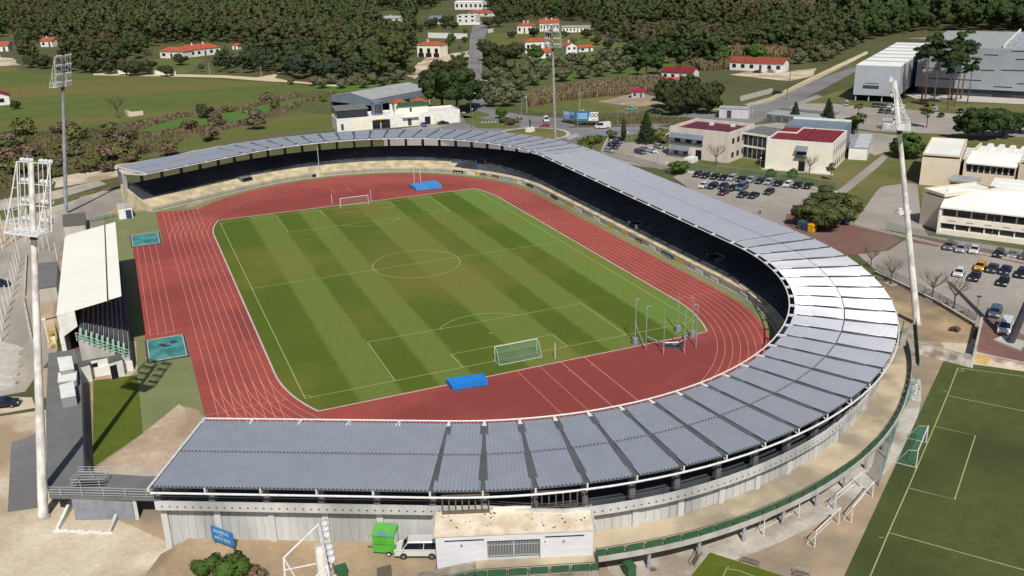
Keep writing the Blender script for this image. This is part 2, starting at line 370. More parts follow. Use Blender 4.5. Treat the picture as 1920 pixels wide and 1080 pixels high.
line(tm, [(-53.5, -16.5), (-48.2, -16.5)], .08, z+.003); line(tm, [(-47.9, 71.6), (-36.4, 69.6)], .1, z+.006)
for x, wd in ((-2, .07), (1.85, .07), (5.55, .11), (9.7, .11)): line(tm, [(x, -57.9), (x, -78)], wd, z)
line(tm, [(9.1, -61.2), (9.7, -61.2)], .1, z); line(tm, [(4.9, -61.4), (5.5, -61.4)], .1, z)
line(tm, P((585, 352), (640, 347), (690, 342)), .12, z); line(tm, P((628, 362), (616, 350)), .1, z); line(tm, P((662, 362), (648, 350)), .1, z)
struct('track_markings', tm, m_tline)
# left of the track: lawn, paved wedge
sheet('side_lawn', P((175, 712), (258, 703), (268, 812), (174, 877)), .012, m_lawnb)
m_cob = M('sandy_paving', (206, 186, 160), (184, 160, 134), .35, .95, c3=(170, 146, 122), scale3=.12, detail=7, grain=1.6)
sheet('paved_wedge', P((335, 758), (345, 764), (362, 822), (296, 915), (176, 882), (270, 812)), .014, m_cob)
sheet('paved_terrace', P((173, 640), (255, 640), (258, 703), (172, 714)), .016, m_cob)
# fields west and north-west
sheet('meadow', P((-160, 150), (0, 116), (60, 138), (200, 140), (330, 145), (480, 153), (560, 160), (600, 166), (560, 180), (400, 205), (240, 230), (120, 245), (-160, 260)), .0, m_field, (14, 2.0))
sheet('green_strip', P((215, 262), (300, 225), (420, 212), (530, 190), (640, 172), (640, 182), (520, 205), (420, 232), (330, 240), (250, 252)), .006, m_fieldb, (10, 1.6))
sheet('hedge_strip', P((230, 236), (330, 214), (460, 197), (560, 174), (568, 178), (470, 203), (330, 222), (240, 250)), .01, m_scrubb, (6, 1.6))
sheet('hedge_strip', P((250, 262), (330, 241), (400, 236), (470, 222), (560, 190), (630, 172), (630, 178), (560, 198), (478, 230), (400, 246), (330, 250)), .014, m_scrubb, (6, 1.6))
sheet('scrubland', P((-160, 255), (120, 246), (235, 240), (330, 246), (440, 238), (560, 208), (625, 215), (625, 245), (520, 258), (420, 272), (250, 300), (100, 330), (-160, 392)), .004, m_scrub, (10, 2.5))
sheet('green_patch', P((270, 288), (350, 262), (450, 240), (560, 212), (622, 216), (620, 236), (520, 250), (420, 266)), .01, m_field, (9, 2.0))
sheet('bare_field', P((-120, 108), (0, 104), (28, 112), (38, 122), (0, 124), (-120, 134)), .008, m_dirt, (14, 3.0))
sheet('chalk_track', P((175, 137), (300, 139), (350, 139.5), (420, 141), (480, 145), (512, 140), (522, 136), (527, 137), (515, 146), (540, 151), (590, 155), (640, 160), (640, 163), (560, 156), (480, 151), (420, 146), (340, 144), (175, 141)), .02, m_track_path, (10, .8))
sheet('lawn', P((275, 112), (330, 110), (385, 110), (360, 132), (345, 138), (270, 126)), .012, m_field, (8, 1.0))
sheet('lawn', P((600, 150), (690, 152), (760, 150), (700, 165), (640, 172), (590, 170)), .012, m_fieldb, (8, 1.5))
# north-east: road, roundabout, grove, fields
road_l = [(905, 38), (886, 50), (881, 75), (880, 100), (877, 130), (880, 160), (884, 185), (886, 200)]
road_r = [(918, 38), (912, 60), (905, 90), (903, 120), (905, 150), (904, 178), (912, 196), (935, 208)]
sheet('avenue', [G(*q) for q in road_l+[(880, 212), (870, 222)]]+[G(*q) for q in [(1000, 250), (985, 222)]+road_r[::-1]], .02, m_road)
sheet('crossroads', P((800, 246), (845, 232), (876, 214), (905, 198), (935, 208), (985, 216), (1040, 221), (1130, 221), (1250, 216), (1340, 208), (1340, 222), (1230, 236), (1090, 234), (1060, 240), (1230, 236), (1260, 240), (1180, 254), (1095, 262), (1070, 276), (1050, 300), (900, 300), (820, 262)), .024, m_road)
sheet('forecourt_road', P((720, 248), (760, 240), (865, 228), (880, 216), (945, 226), (985, 236), (900, 250), (860, 300), (720, 290)), .022, m_park)
rcx = G(1000, 252)
sheet('roundabout_kerb', [(rcx.x+13.2*math.cos(t/24*2*PI), rcx.y+13.2*math.sin(t/24*2*PI)) for t in range(24)], .1, m_kerb)
sheet('roundabout_lawn', [(rcx.x+11.8*math.cos(t/24*2*PI), rcx.y+11.8*math.sin(t/24*2*PI)) for t in range(24)], .13, m_lawn)
sheet('road_verge', P((865, 216), (905, 222), (978, 236), (968, 241), (900, 241), (875, 232)), .034, m_scrub, (4, .5))
sheet('verge_lawn', P((862, 208), (885, 205), (918, 214), (915, 218), (870, 222), (862, 214)), .034, m_lawn, (4, .4))
sheet('verge_lawn', P((985, 204), (1040, 192), (1110, 183), (1190, 178), (1260, 184), (1270, 200), (1180, 212), (1060, 214), (1000, 211)), .03, m_lawn, (5, .6))
sheet('verge_lawn', P((1125, 190), (1190, 174), (1240, 183), (1248, 196), (1190, 200)), .036, m_dirt2, (5, 1.2))
sheet('island_verge', P((1052, 226), (1110, 222), (1230, 219), (1300, 222), (1300, 231), (1210, 233), (1130, 234), (1085, 232), (1060, 230)), .036, m_scrub, (5, .5))
sheet('grove_grass', P((905, 180), (920, 140), (960, 120), (1060, 95), (1110, 92), (1250, 110), (1270, 125), (1240, 135), (1180, 150), (1060, 164), (990, 178), (930, 200)), .005, m_grove, (10, 2))
sheet('reed_field', P((985, 180), (1060, 163), (1180, 148), (1260, 132), (1275, 150), (1240, 172), (1160, 178), (1060, 188), (990, 202)), .008, m_scrubb, (8, 1.5))
sheet('pasture', P((915, 62), (1100, 62), (1130, 75), (1220, 90), (1230, 100), (1110, 90), (1060, 92), (990, 84), (920, 83)), .001, m_field, (10, 2))
# east: parking lots, school ground, yards
sheet('school_grounds', P((1075, 276), (1180, 256), (1300, 228), (1420, 224), (1500, 205), (1640, 190), (1800, 205), (1990, 230), (1990, 480), (1680, 400), (1500, 372), (1290, 322), (1180, 300)), .006, m_lawn)
sheet('car_park', P((1285, 322), (1400, 338), (1540, 358), (1570, 362), (1530, 440), (1520, 470), (1400, 412), (1290, 352), (1262, 332)), .012, m_park)
sheet('car_park_corner', P((1440, 356), (1560, 360), (1590, 372), (1600, 420), (1620, 430), (1560, 480), (1450, 430), (1380, 372)), .016, m_park)
sheet('brick_paving', P((1475, 400), (1590, 420), (1660, 436), (1692, 450), (1655, 472), (1600, 478), (1550, 470), (1470, 420)), .022, m_pave)
sheet('car_park_east', P((1640, 470), (1665, 470), (1700, 448), (1800, 468), (1990, 512), (1990, 690), (1900, 655), (1830, 610), (1780, 575), (1700, 536), (1640, 505), (1600, 470)), .016, m_park)
sheet('brick_paving', P((1700, 440), (1800, 456), (1990, 496), (1990, 510), (1800, 470), (1696, 452)), .022, m_pave)
sheet('school_road', P((1590, 420), (1640, 360), (1668, 340), (1720, 345), (1728, 420), (1740, 442), (1990, 480), (1990, 496), (1800, 456), (1680, 434)), .02, m_park)
sheet('school_lawn', P((1560, 366), (1610, 330), (1655, 306), (1700, 330), (1690, 345), (1650, 350), (1600, 420)), .024, m_lawn)
sheet('service_lane', P((1560, 366), (1655, 290), (1665, 295), (1648, 312), (1580, 368)), .028, m_park)
sheet('small_car_park', P((1110, 296), (1150, 268), (1200, 266), (1300, 284), (1270, 312), (1240, 318)), .012, m_park)
sheet('planting', P((1080, 272), (1130, 262), (1150, 264), (1130, 284), (1105, 282)), .016, m_scrub, (3, .3))
sheet('sandy_ground', P((1640, 510), (1700, 540), (1780, 580), (1830, 612), (1822, 645), (1700, 636), (1670, 625)), .012, m_sandy, (4, .5))
sheet('brick_paving', P((1850, 590), (1880, 600), (1990, 680), (1990, 705), (1850, 668), (1825, 655)), .024, m_pave)
# north-east: access road, lorry road, lots by the warehouse
sheet('access_road', P((1300, 228), (1370, 215), (1440, 190), (1530, 150), (1600, 126), (1612, 130), (1560, 158), (1500, 190), (1440, 224), (1380, 240)), .02, m_road)
sheet('chalk_track', P((1330, 206), (1390, 198), (1450, 180), (1520, 145), (1590, 112), (1625, 96), (1628, 100), (1590, 120), (1520, 156), (1450, 190), (1385, 206)), .024, m_track_path, (6, .3))
sheet('lawn', P((1385, 206), (1450, 190), (1520, 156), (1600, 118), (1700, 85), (1720, 88), (1620, 120), (1540, 150), (1450, 192), (1400, 212)), .016, m_lawn)
sheet('warehouse_car_park', P((1430, 226), (1500, 190), (1530, 178), (1640, 200), (1700, 205), (1860, 220), (1990, 235), (1990, 260), (1640, 246), (1500, 222)), .014, m_park)
sheet('lawn', P((1530, 186), (1580, 166), (1600, 176), (1600, 192), (1690, 200), (1640, 203), (1560, 194), (1508, 194)), .022, m_lawn)
sheet('lawn', P((1690, 196), (1720, 188), (1990, 200), (1990, 216), (1860, 214), (1700, 206)), .022, m_lawn)
sheet('school_yard', P((1400, 236), (1460, 230), (1560, 240), (1700, 256), (1690, 276), (1640, 292), (1590, 264), (1420, 254)), .03, m_park)
sheet('pavement', P((1700, 178), (1720, 172), (1990, 190), (1990, 199), (1720, 186)), .026, m_kerb)
sheet('yard', P((1368, 140), (1400, 134), (1480, 134), (1530, 128), (1525, 142), (1480, 152), (1420, 146)), .02, m_dirt, (5, .6))
sheet('yard', P((785, 118), (800, 108), (880, 95), (875, 110), (850, 125), (800, 140), (775, 148), (760, 140)), .02, m_dirt, (5, 1.5))
sheet('lot', P((1700, 72), (1860, 62), (1990, 68), (1990, 80), (1860, 80)), .02, m_dirt2, (8, 1))
sheet('reed_bank', P((1280, 26), (1400, 2), (1560, 0), (1580, 22), (1480, 36), (1330, 44)), .01, m_scrub, (20, 6))
sheet('far_clearing', P((330, 10), (380, -2), (440, -4), (420, 8)), .01, m_fieldb, (20, 6))
# second pitch with its markings
sheet('training_pitch', P((1770, 675), (2400, 765), (2500, 1500), (1300, 1500), (1583, 1080)), .016, m_synth)
tp = MB()
def pl(*px, wd=.13): line(tp, P(*px), wd, .026)
pl((1796, 690), (1776, 742), (1752, 800), (1703, 915), (1666, 999), (1632, 1080), (1590, 1180)); pl((1796, 690), (2200, 742))
pl((1776.7, 742), (1920, 771), (2100, 808)); pl((1752.7, 800), (1829, 816.7), (1790, 936.7), (1703, 915)); pl((1666.7, 999), (1920, 1069), (2000, 1092))
pl((1803, 692), (1808, 697), (1795, 695)); pl((1768, 733), (1776, 735)); pl((1648, 1007), (1657, 1009))
struct('training_pitch_markings', tp, m_line)
sheet('little_pitch', P((1331, 1036), (1475, 1082), (1560, 1180), (1200, 1200)), .016, m_lawnb)
lp = MB(); line(lp, P((1360, 1066), (1385, 1070), (1420, 1083), (1440, 1092)), .1, .026); line(lp, P((1366, 1062), (1360, 1072), (1340, 1110)), .1, .026); struct('little_pitch_markings', lp, m_line)

m_fore = M('worn_concrete_yard', (190, 166, 134), (164, 142, 114), .2, .95, c3=(146, 132, 112), scale3=.12, detail=8, stretch=(1, .5, 1), grain=1.6)
ZG = 1.2
_n = Vector((math.cos(rad(-117)), math.sin(rad(-117)))); _t = Vector((-_n.y, _n.x)); _c = Vector((0, -41.3))
top = [_c+_n*61.9-_t*27.5, _c+_n*61.9, _c+Vector((math.cos(rad(-108)), math.sin(rad(-108))))*61.9, G(818, 1060, ZG), G(818, 1300, ZG), G(200, 1300, ZG), G(285, 1100, ZG), G(306, 1063, ZG), G(338, 1018, ZG)]
top = [Vector((p[0], p[1])) for p in top]
mb = MB(); mb.face([(p.x, p.y, ZG) for p in top])
for a, b in ((5, 6), (6, 7), (7, 8), (8, 0)):
    a, b = top[a], top[b]; k = Vector((-2.2, .6)); mb.face([(a.x, a.y, ZG), (a.x+k.x, a.y+k.y, -.02), (b.x+k.x, b.y+k.y, -.02), (b.x, b.y, ZG)])
struct('raised_forecourt', mb, m_fore)

sheet('pale_paving', P((-60, 628), (36, 648), (30, 690), (22, 728), (-60, 742)), .01, m_kerb, (3, .15))
sheet('pale_paving', P((-40, 425), (56, 408), (58, 446), (0, 466), (-40, 470)), .012, m_cob, (3, .2))
sheet('pale_paving', P((66, 690), (98, 690), (90, 745), (64, 748)), .014, m_cob, (3, .2))
sheet('verge', P((-40, 742), (60, 745), (66, 765), (-40, 780)), .008, m_dirt, (3, .3))
# ------------------------------------------------------------------ the horseshoe grandstand
A0 = 117.0; YN, YF = -41.3, 42.5; SL = 29.8
def zr(y): return 9.0+max(0, min(1, (y-YN)/(YF-YN)))
def stations():
    s = [('s', -1, 0)]
    for k in range(25): s.append(('n', -A0+A0*k/24))
    for k in range(25): s.append(('f', A0*k/24))
    s.append(('s', 1, 0)); return s
def at(st, r, along=0.0):
    if st[0] == 's':
        a = rad(st[1]*A0); yc = YN if st[1] < 0 else YF
        t = Vector((-math.sin(a), math.cos(a))); j = Vector((r*math.cos(a), yc+r*math.sin(a)))
        return j+t*st[1]*SL
    a = rad(st[1]); yc = YN if st[0] == 'n' else YF
    return Vector((r*math.cos(a), yc+r*math.sin(a)))
ST = stations()
def ring(r, sub=1):
    """the stand's line at radius r, from the near end round to the far end"""
    out = []
    for a, b in zip(ST, ST[1:]):
        n = sub
        for i in range(n):
            if a[0] == b[0] and a[0] in 'nf': out.append(at((a[0], a[1]+(b[1]-a[1])*i/n), r))
            else: out.append(at(a, r).lerp(at(b, r), i/n))
    out.append(at(ST[-1], r)); return out
def off(a):
    """the outer wall of the near bend stands further out than that of the straight"""
    return 1.8*max(0, min(1, (a+112)/8))*max(0, min(1, (-52-a)/42))
def ringo(r, sub=1):
    out = []
    for a, b in zip(ST, ST[1:]):
        for i in range(sub):
            if a[0] == b[0] and a[0] in 'nf':
                an = a[1]+(b[1]-a[1])*i/sub; out.append(at((a[0], an), r+(off(an) if a[0] == 'n' else 0)))
            else: out.append(at(a, r).lerp(at(b, r), i/sub))
    out.append(at(ST[-1], r)); return out
m_roof = M('galvanised_roof_sheet', (222, 224, 231), (213, 215, 222), .5, .40, .68, spec=.6, detail=6)
m_memb = M('roof_membrane', (98, 100, 104), (84, 86, 90), .4, .9)
m_tier = M('terrace_concrete', (228, 215, 182), (206, 192, 158), .5, .9, c3=(186, 174, 146), scale3=.4, stretch=(1, 1, .5))
m_seat_shade = M('dark_seats_and_canopy_shade', (94, 98, 106), (74, 78, 86), .35, .8, c3=(62, 66, 74), scale3=.1)  # dark seats; on the terrace rows it also holds the canopy's shade
m_stwall = M('weathered_light_concrete', (218, 218, 214), (190, 190, 188), .5, .9, c3=(170, 170, 168), scale3=.15, stretch=(1, 1, .12))
m_colm = M('grey_column', (120, 120, 122), (100, 100, 104), .6, .9)
gs = thing('grandstand', 'horseshoe grandstand with corrugated grey metal canopy curving round the running track', 'grandstand', (0, 0, 0))
# canopy: dark membrane below, ribbed sheets above, bay by bay
RI, RO, RM = 49.5, 64.0, 56.7
mb = MB(); SUB = 3
ri, ro = ring(RI, SUB), ring(RO, SUB)
tp_i = [(p.x, p.y, zr(p.y)-.06) for p in ri]; tp_o = [(p.x, p.y, zr(p.y)-.06) for p in ro]
bt_i = [(p.x, p.y, zr(p.y)-.17) for p in ri]; bt_o = [(p.x, p.y, zr(p.y)-.17) for p in ro]
mb.strip(tp_o, tp_i); mb.strip(bt_i, bt_o); mb.strip(bt_o, tp_o); mb.strip(tp_i, bt_i)
mb.face([tp_i[0], tp_o[0], bt_o[0], bt_i[0]]); mb.face([tp_i[-1], bt_i[-1], bt_o[-1], tp_o[-1]])
mb.build('canopy_deck', m_memb, gs)
PITCH, AMP = .42, .108
def sheet_bay(o, rd, hw, straight, slope=0, base=0):
    """o: point function (u, r) -> world; hw(r): half width of the sheets at radius r"""
    mb = MB()
    for r0, r1 in ((RI+.02, RM-.09), (RM+.09, RO)):
        U = hw(r1); k = int(2*U/PITCH*6); A, B = [], []
        for j in range(k+1):
            u = -U+2*U*j/k; dz = AMP*math.sin(2*PI*u/PITCH)
            rs = r0
            if not straight: # sheets cut to the wedge, one rib at a time
                v = math.ceil(abs(u)/PITCH-.02)*PITCH; rs = min(r1-.02, max(r0, (v+base)/slope))
            p, q = o(u, rs), o(u, r1)
            A.append((p.x, p.y, zr(p.y)+dz+.05)); B.append((q.x, q.y, zr(q.y)+dz+.05))
        mb.strip(A, B)
    return mb
for a, b in zip(ST, ST[1:]):
    if a[0] == b[0]:
        am = rad((a[1]+b[1])/2); da = rad(abs(b[1]-a[1]))/2; yc = YN if a[0] == 'n' else YF
        rd = Vector((math.cos(am), math.sin(am))); tg = Vector((-math.sin(am), math.cos(am)))
        o = lambda u, r: Vector((0, yc))+rd*r+tg*u
        hw = lambda r: r*math.tan(da)-.3
        m_ = sheet_bay(o, rd, hw, False, math.tan(da), .12)
    else:
        p0, p1 = at(a, RI), at(b, RI); q0 = at(a, RO)
        rd = (q0-p0).normalized(); tg = (p1-p0).normalized(); ln = (p1-p0).length; mid = p0.lerp(p1, .5)-rd*RI
        o = lambda u, r: mid+rd*r+tg*u
        m_ = sheet_bay(o, rd, lambda r: ln/2-.15, True)
    m_.build('roof_panel', m_roof, gs, smooth=True)
# white edge rails
mb = MB(); rr = ring(48.75, 2); mb.path([(p.x, p.y, zr(p.y)-.05) for p in rr], .11, 6); mb.build('inner_edge_rail', m_steelw, gs)
mb = MB(); rr = ring(64.25, 2); mb.path([(p.x, p.y, zr(p.y)-.62) for p in rr], .12, 6); mb.build('outer_edge_rail', m_steelw, gs)
def edge_sts():
    o = []
    for a, b in zip(ST, ST[1:]):
        n = 1 if a[0] == b[0] else max(1, int((at(a, 60)-at(b, 60)).length/5.6))
        for i in range(n): o.append((at(a, 48.75).lerp(at(b, 48.75), i/n), at(a, RI).lerp(at(b, RI), i/n), at(a, 62.2).lerp(at(b, 62.2), i/n), at(a, RO).lerp(at(b, RO), i/n), at(a, 64.5).lerp(at(b, 64.5), i/n)))
    e = ST[-1]; o.append((at(e, 48.75), at(e, RI), at(e, 62.2), at(e, RO), at(e, 64.5))); return o
ES = edge_sts()
for e in ES:
    mb = MB(); z = zr(e[0].y); a, b = e[0], e[1]; t = (b-a).normalized(); n = Vector((-t.y, t.x))*.28
    b2 = b+t*.5
    mb.hexa([(a.x-n.x*.3, a.y-n.y*.3, z-.3), (b2.x-n.x, b2.y-n.y, z-.3), (b2.x+n.x, b2.y+n.y, z-.3), (a.x+n.x*.3, a.y+n.y*.3, z-.3)],
            [(a.x-n.x*.3, a.y-n.y*.3, z+.02), (b2.x-n.x, b2.y-n.y, z+.02), (b2.x+n.x, b2.y+n.y, z+.02), (a.x+n.x*.3, a.y+n.y*.3, z+.02)])
    mb.build('edge_bracket', m_steelw, gs)
for e in ES:
    mb = MB(); z = zr(e[3].y); q = e[3].lerp(e[4], .5); mb.tube((q.x, q.y, z-.62), (q.x, q.y, z+.08), .1, None, 6); c = e[2].lerp(e[3], .4); mb.tube((q.x, q.y, z-.62), (c.x, c.y, z-.3), .07, None, 5)
    mb.build('outer_strut', m_steelw, gs)
def end_truss(st):
    mb = MB(); a, b = at(st, 48.8), at(st, 64.6); z = zr(a.y); N = 14
    top = [a.lerp(b, i/N) for i in range(N+1)]; low = []
    for i in range(N+1):
        s = i/N; d = .25+1.25*(min(1, s/.72))**.7 if s < .72 else .25+1.25*max(0, (1-s)/.28)**.8
        low.append(d)
    T = [(p.x, p.y, z+.1) for p in top]; B = [(p.x, p.y, z+.1-d) for p, d in zip(top, low)]
    mb.path(T, .13, 5); mb.path(B, .13, 5)
    for i in range(N):
        mb.tube(T[i], B[i+1], .08, None, 5); mb.tube(B[i+1], T[i+1], .08, None, 5)
    mb.build('end_truss', m_steelw, gs)
    c = a.lerp(b, .75); w_ = MB(); w_.obox((c.x, c.y, 0), .7, .9, z-1.2, rad(st[1]*A0)); w_.build('end_column', m_conc, gs)
end_truss(ST[-1]); end_truss(ST[0])
# stepped terrace
rows = [(49.0+.0, 0.02), (49.0, 1.15), (50.0, 1.15)]
r, z = 50.0, 1.15
for k in range(16):
    rows += [(r, z+.23), (r+.72, z+.23)]; r += .72; z += .23
rows += [(r, z+.3), (r+.2, z+.3), (r+.2, 0)]
lowN = 2+1+2*5
def tiers(prof, name, mat, two=False):
    mb = MB()
    for (r0, z0), (r1, z1) in zip(prof, prof[1:]):
        A, B = ring(r0, 2), ring(r1, 2)
        f = lambda p, z: z+(.2 if z > 3 else .05*z)*max(0, min(1, (p.y-YN)/(YF-YN)))
        mb.strip([(p.x, p.y, f(p, z0)) for p in A], [(p.x, p.y, f(p, z1)) for p in B])
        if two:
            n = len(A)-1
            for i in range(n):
                if not (A[i].y > 60 and A[i].x < 38) and r1 > 50.5: mb.mi[-n+i] = 1  # rows under the canopy: its shade is put into their colour
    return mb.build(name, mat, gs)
tiers(rows[:lowN], 'lower_terrace', [m_tier, m_seat_shade], True)
tiers(rows[lowN-1:], 'seating_rows', m_seat_shade)
rt, zt = r, z
# rear columns
cm = MB(); cm.box(-.3, .3, -.35, .35, 0, 1); cme = cm.mesh('column', m_colm)
for i, e in enumerate(ES):
    p = e[2]+(e[3]-e[2])*.3; o = bpy.data.objects.new('column', cme); C.objects.link(o); o.parent = gs
    zb = 5.6 if p.y < 20 else 4.9; o.location = (p.x, p.y, zb); o.scale = (1, 1, zr(p.y)-.3-zb); d = (e[3]-e[2]); o.rotation_euler = (0, 0, math.atan2(d.y, d.x))
# outer wall, soffit and parapet
def band(r0, z0, r1, z1, sub=2): 
    A, B = [p for p in ringo(r0, sub) if p.y < 30], [p for p in ringo(r1, sub) if p.y < 30]; return [(p.x, p.y, z0) for p in A], [(p.x, p.y, z1) for p in B]
mb = MB()
for r0, z0, r1, z1 in ((62.0, 0, 62.0, 5.55),): mb.strip(*band(r0, z0, r1, z1))
mb.strip(*band(62.0, 5.55, 63.2, 5.55))
mb.build('outer_wall', m_stwall, gs)
fine = ringo(63.2, 8)
def along(pts, step):
    o = []; d = 0; nxt = step/2
    for a, b in zip(pts, pts[1:]):
        l = (b-a).length
        while nxt <= d+l: o.append((a.lerp(b, (nxt-d)/l), (b-a).normalized())); nxt += step
        d += l
    return o
near_pts = [p for p in fine if p.y < -60]
mb = MB()
for q in ((63.2, 5.55, 63.2, 6.6), (63.2, 6.6, 62.95, 6.6), (62.95, 6.6, 62.95, 5.55)): mb.strip(*band(*q))
for s in (ST[0],):
    a, b = at(s, 62.95), at(s, 63.2); mb.face([(a.x, a.y, 5.55), (b.x, b.y, 5.55), (b.x, b.y, 6.6), (a.x, a.y, 6.6)])
for p, t in along(near_pts, .86):
    n = Vector((t.y, -t.x)); c = p+n*.004
    mb.face([(c.x+t.x*.1*math.cos(k*PI/4), c.y+t.y*.1*math.cos(k*PI/4), 6.0+.1*math.sin(k*PI/4)) for k in range(8)], 1)
mb.build('parapet', [m_stwall, m_dark], gs)
mb = MB(); fp = [p for p in ringo(62.0, 8) if p.y < -50]
q = along(fp, .95)
for i, (p, t) in enumerate(q):
    n = Vector((t.y, -t.x)); s = (.42, -.42, .2, -.1)[i % 4]; k = p+n*.02
    a, b = p-t*s*.5, p+t*s*.5
    mb.hexa([(a.x-t.x*.05, a.y-t.y*.05, .05), (a.x+t.x*.05, a.y+t.y*.05, .05), (a.x+t.x*.05+n.x*.1, a.y+t.y*.05+n.y*.1, .05), (a.x-t.x*.05+n.x*.1, a.y-t.y*.05+n.y*.1, .05)],
            [(b.x-t.x*.05, b.y-t.y*.05, 5.5), (b.x+t.x*.05, b.y+t.y*.05, 5.5), (b.x+t.x*.05+n.x*.1, b.y+t.y*.05+n.y*.1, 5.5), (b.x-t.x*.05+n.x*.1, b.y-t.y*.05+n.y*.1, 5.5)])
mb.build('wall_ribs', m_stwall, gs)
bm_ = MB(); bm_.box(-.35, .35, 0, .3, 0, 5.54); bme = bm_.mesh('buttress', m_stwall)
for e in ES:
    d = (e[3]-e[2]).normalized(); p = e[2]; an_ = math.degrees(math.atan2(p.y-YN, p.x)); p = p+d*(off(an_)-.2 if an_ > -116.9 else -.2)
    if p.y > -20: continue
    d = e[3]-e[2]; o = bpy.data.objects.new('buttress', bme); C.objects.link(o); o.parent = gs; o.location = (p.x, p.y, 0); o.rotation_euler = (0, 0, math.atan2(d.y, d.x)-PI/2)
mb = MB(); rr = [p for p in ringo(63.05, 4) if p.y < -30]
mb.path([(p.x, p.y, 7.2) for p in rr], .04, 5); mb.path([(p.x, p.y, 6.95) for p in rr], .03, 4)
for p, t in along(rr, 2.8): mb.tube((p.x, p.y, 6.6), (p.x, p.y, 7.2), .03, None, 4)
mb.build('parapet_railing', m_dgrey, gs)
# end walls
for st in (ST[0], ST[-1]):
    mb = MB(); a = [at(st, q) for q, _ in rows]; t = (at(st, 60)-at(st, 50)).normalized(); n = Vector((-t.y, t.x))*(.3 if st[1] < 0 else .3)
    sgn = st[1]
    prof = [(49, 0), (49, 1.9), (51, 2.2), (61.8, 6.6), (63.2, 6.6), (63.2, 5.55), (62, 5.55), (62, 0)] if sgn < 0 else [(49, 0), (49, 1.7), (51, 2.0), (62.7, 5.6), (62.8, 0)]
    P0 = [at(st, q) for q, _ in prof]; tv = Vector((-math.sin(rad(sgn*A0)), math.cos(rad(sgn*A0))))*sgn
    A = [(p.x, p.y, z_) for p, (_, z_) in zip(P0, prof)]; B = [(p.x+tv.x*.35, p.y+tv.y*.35, z_) for p, (_, z_) in zip(P0, prof)]
    mb.hexa(A, B); mb.build('end_wall', m_tier if sgn > 0 else m_stwall, gs)
# stairway openings in the seating
def tz(p):
    yc = max(YN, min(YF, p.y)); r_ = (Vector((p.x, p.y))-Vector((0, yc))).length if not (YN < p.y < YF) else abs(p.x)
    return 1.15+max(0, r_-50)/.72*.23
for (px, py, ww) in ((905, 302, 3.0), (1195, 413, 3.0), (458, 330, 3.0), (1345, 478, 3.0)):
    p = G(px, py, 3.0); yc = max(YN, min(YF, p.y)); v = Vector((p.x, p.y-yc)); a = v.normalized() if (p.y > YF or p.y < YN) else Vector((1, 0))
    t = Vector((-a.y, a.x)); c = Vector((p.x, p.y)); ang = math.atan2(a.y, a.x); zg = tz(p)+.15
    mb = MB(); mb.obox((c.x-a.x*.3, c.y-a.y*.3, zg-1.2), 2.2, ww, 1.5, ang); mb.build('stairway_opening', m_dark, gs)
    for s in (-1, 1):
        q = c+t*s*(ww/2+.1)-a*.3; MB().obox((q.x, q.y, zg-1.2), 2.4, .18, 1.75, ang).build('stairway_wall', m_colm, gs)
    q = c+a*.85; MB().obox((q.x, q.y, zg-1.0), .2, ww, 1.75, ang).build('stairway_wall', m_colm, gs)
# low wall and fence in front of the lower terrace
def fence(name, label, pts, h, step, mat_post, mat_panel=None, panel=(.1, 1.0), rails=(), group=None, thick=.03, cat='fence', pr=.04, kind=None):
    pts = [Vector((p[0], p[1])) for p in pts]; o0 = pts[0]
    root = thing(name, label, cat, (o0.x, o0.y, 0), 0, group)
    if mat_panel:
        mb = MB()
        for a, b in zip(pts, pts[1:]):
            a, b = a-o0, b-o0; d = (b-a)
            if d.length < .01: continue
            n = Vector((-d.y, d.x)).normalized()*thick/2
            mb.hexa([(a.x-n.x, a.y-n.y, panel[0]), (b.x-n.x, b.y-n.y, panel[0]), (b.x+n.x, b.y+n.y, panel[0]), (a.x+n.x, a.y+n.y, panel[0])],
                    [(a.x-n.x, a.y-n.y, panel[1]), (b.x-n.x, b.y-n.y, panel[1]), (b.x+n.x, b.y+n.y, panel[1]), (a.x+n.x, a.y+n.y, panel[1])])
        mb.build('panel', mat_panel, root)
    if rails:
        mb = MB()
        for zz in rails: mb.path([(p.x-o0.x, p.y-o0.y, zz) for p in pts], pr*.8, 5)
        mb.build('rail', mat_post, root)
    me = MB().tube((0, 0, 0), (0, 0, h), pr, None, 6).mesh('post', mat_post); n = 0
    for p, t in along(pts, step):
        o = bpy.data.objects.new('post', me); C.objects.link(o); o.parent = root; o.location = (p.x-o0.x, p.y-o0.y, 0); n += 1
    return root
def meshmat(name, c, a):
    m, t, b = new(name); b.inputs['Base Color'].default_value = (*alb(c), 1); b.inputs['Alpha'].default_value = a; b.inputs['Roughness'].default_value = .7
    return m
m_mesh = meshmat('wire_mesh', (150, 152, 150), .22)
m_meshg = meshmat('green_wire_mesh', (90, 120, 96), .3)
m_net = meshmat('goal_net', (90, 150, 130), .28)
m_nett = meshmat('teal_netting', (60, 170, 150), .2)
m_nets = meshmat('teal_ball_stop_mesh', (50, 165, 150), .5)
m_netw = meshmat('white_net', (225, 228, 225), .2)
rr = [p for p in ring(48.5, 4)]
fence('perimeter_fence', 'low white steel mesh fence between the running track and the horseshoe terrace', rr, 1.15, 3.6, m_galv, m_mesh, (.1, 1.1), (1.12, .6))
mb = MB(); k_ = ring(48.3, 4)
mb.strip([(p.x, p.y, .02) for p in k_], [(p.x, p.y, .2) for p in k_]); mb.strip([(p.x, p.y, .2) for p in k_], [(p.x, p.y, .2) for p in ring(48.6, 4)])
struct('fence_kerb', mb, m_kerb)
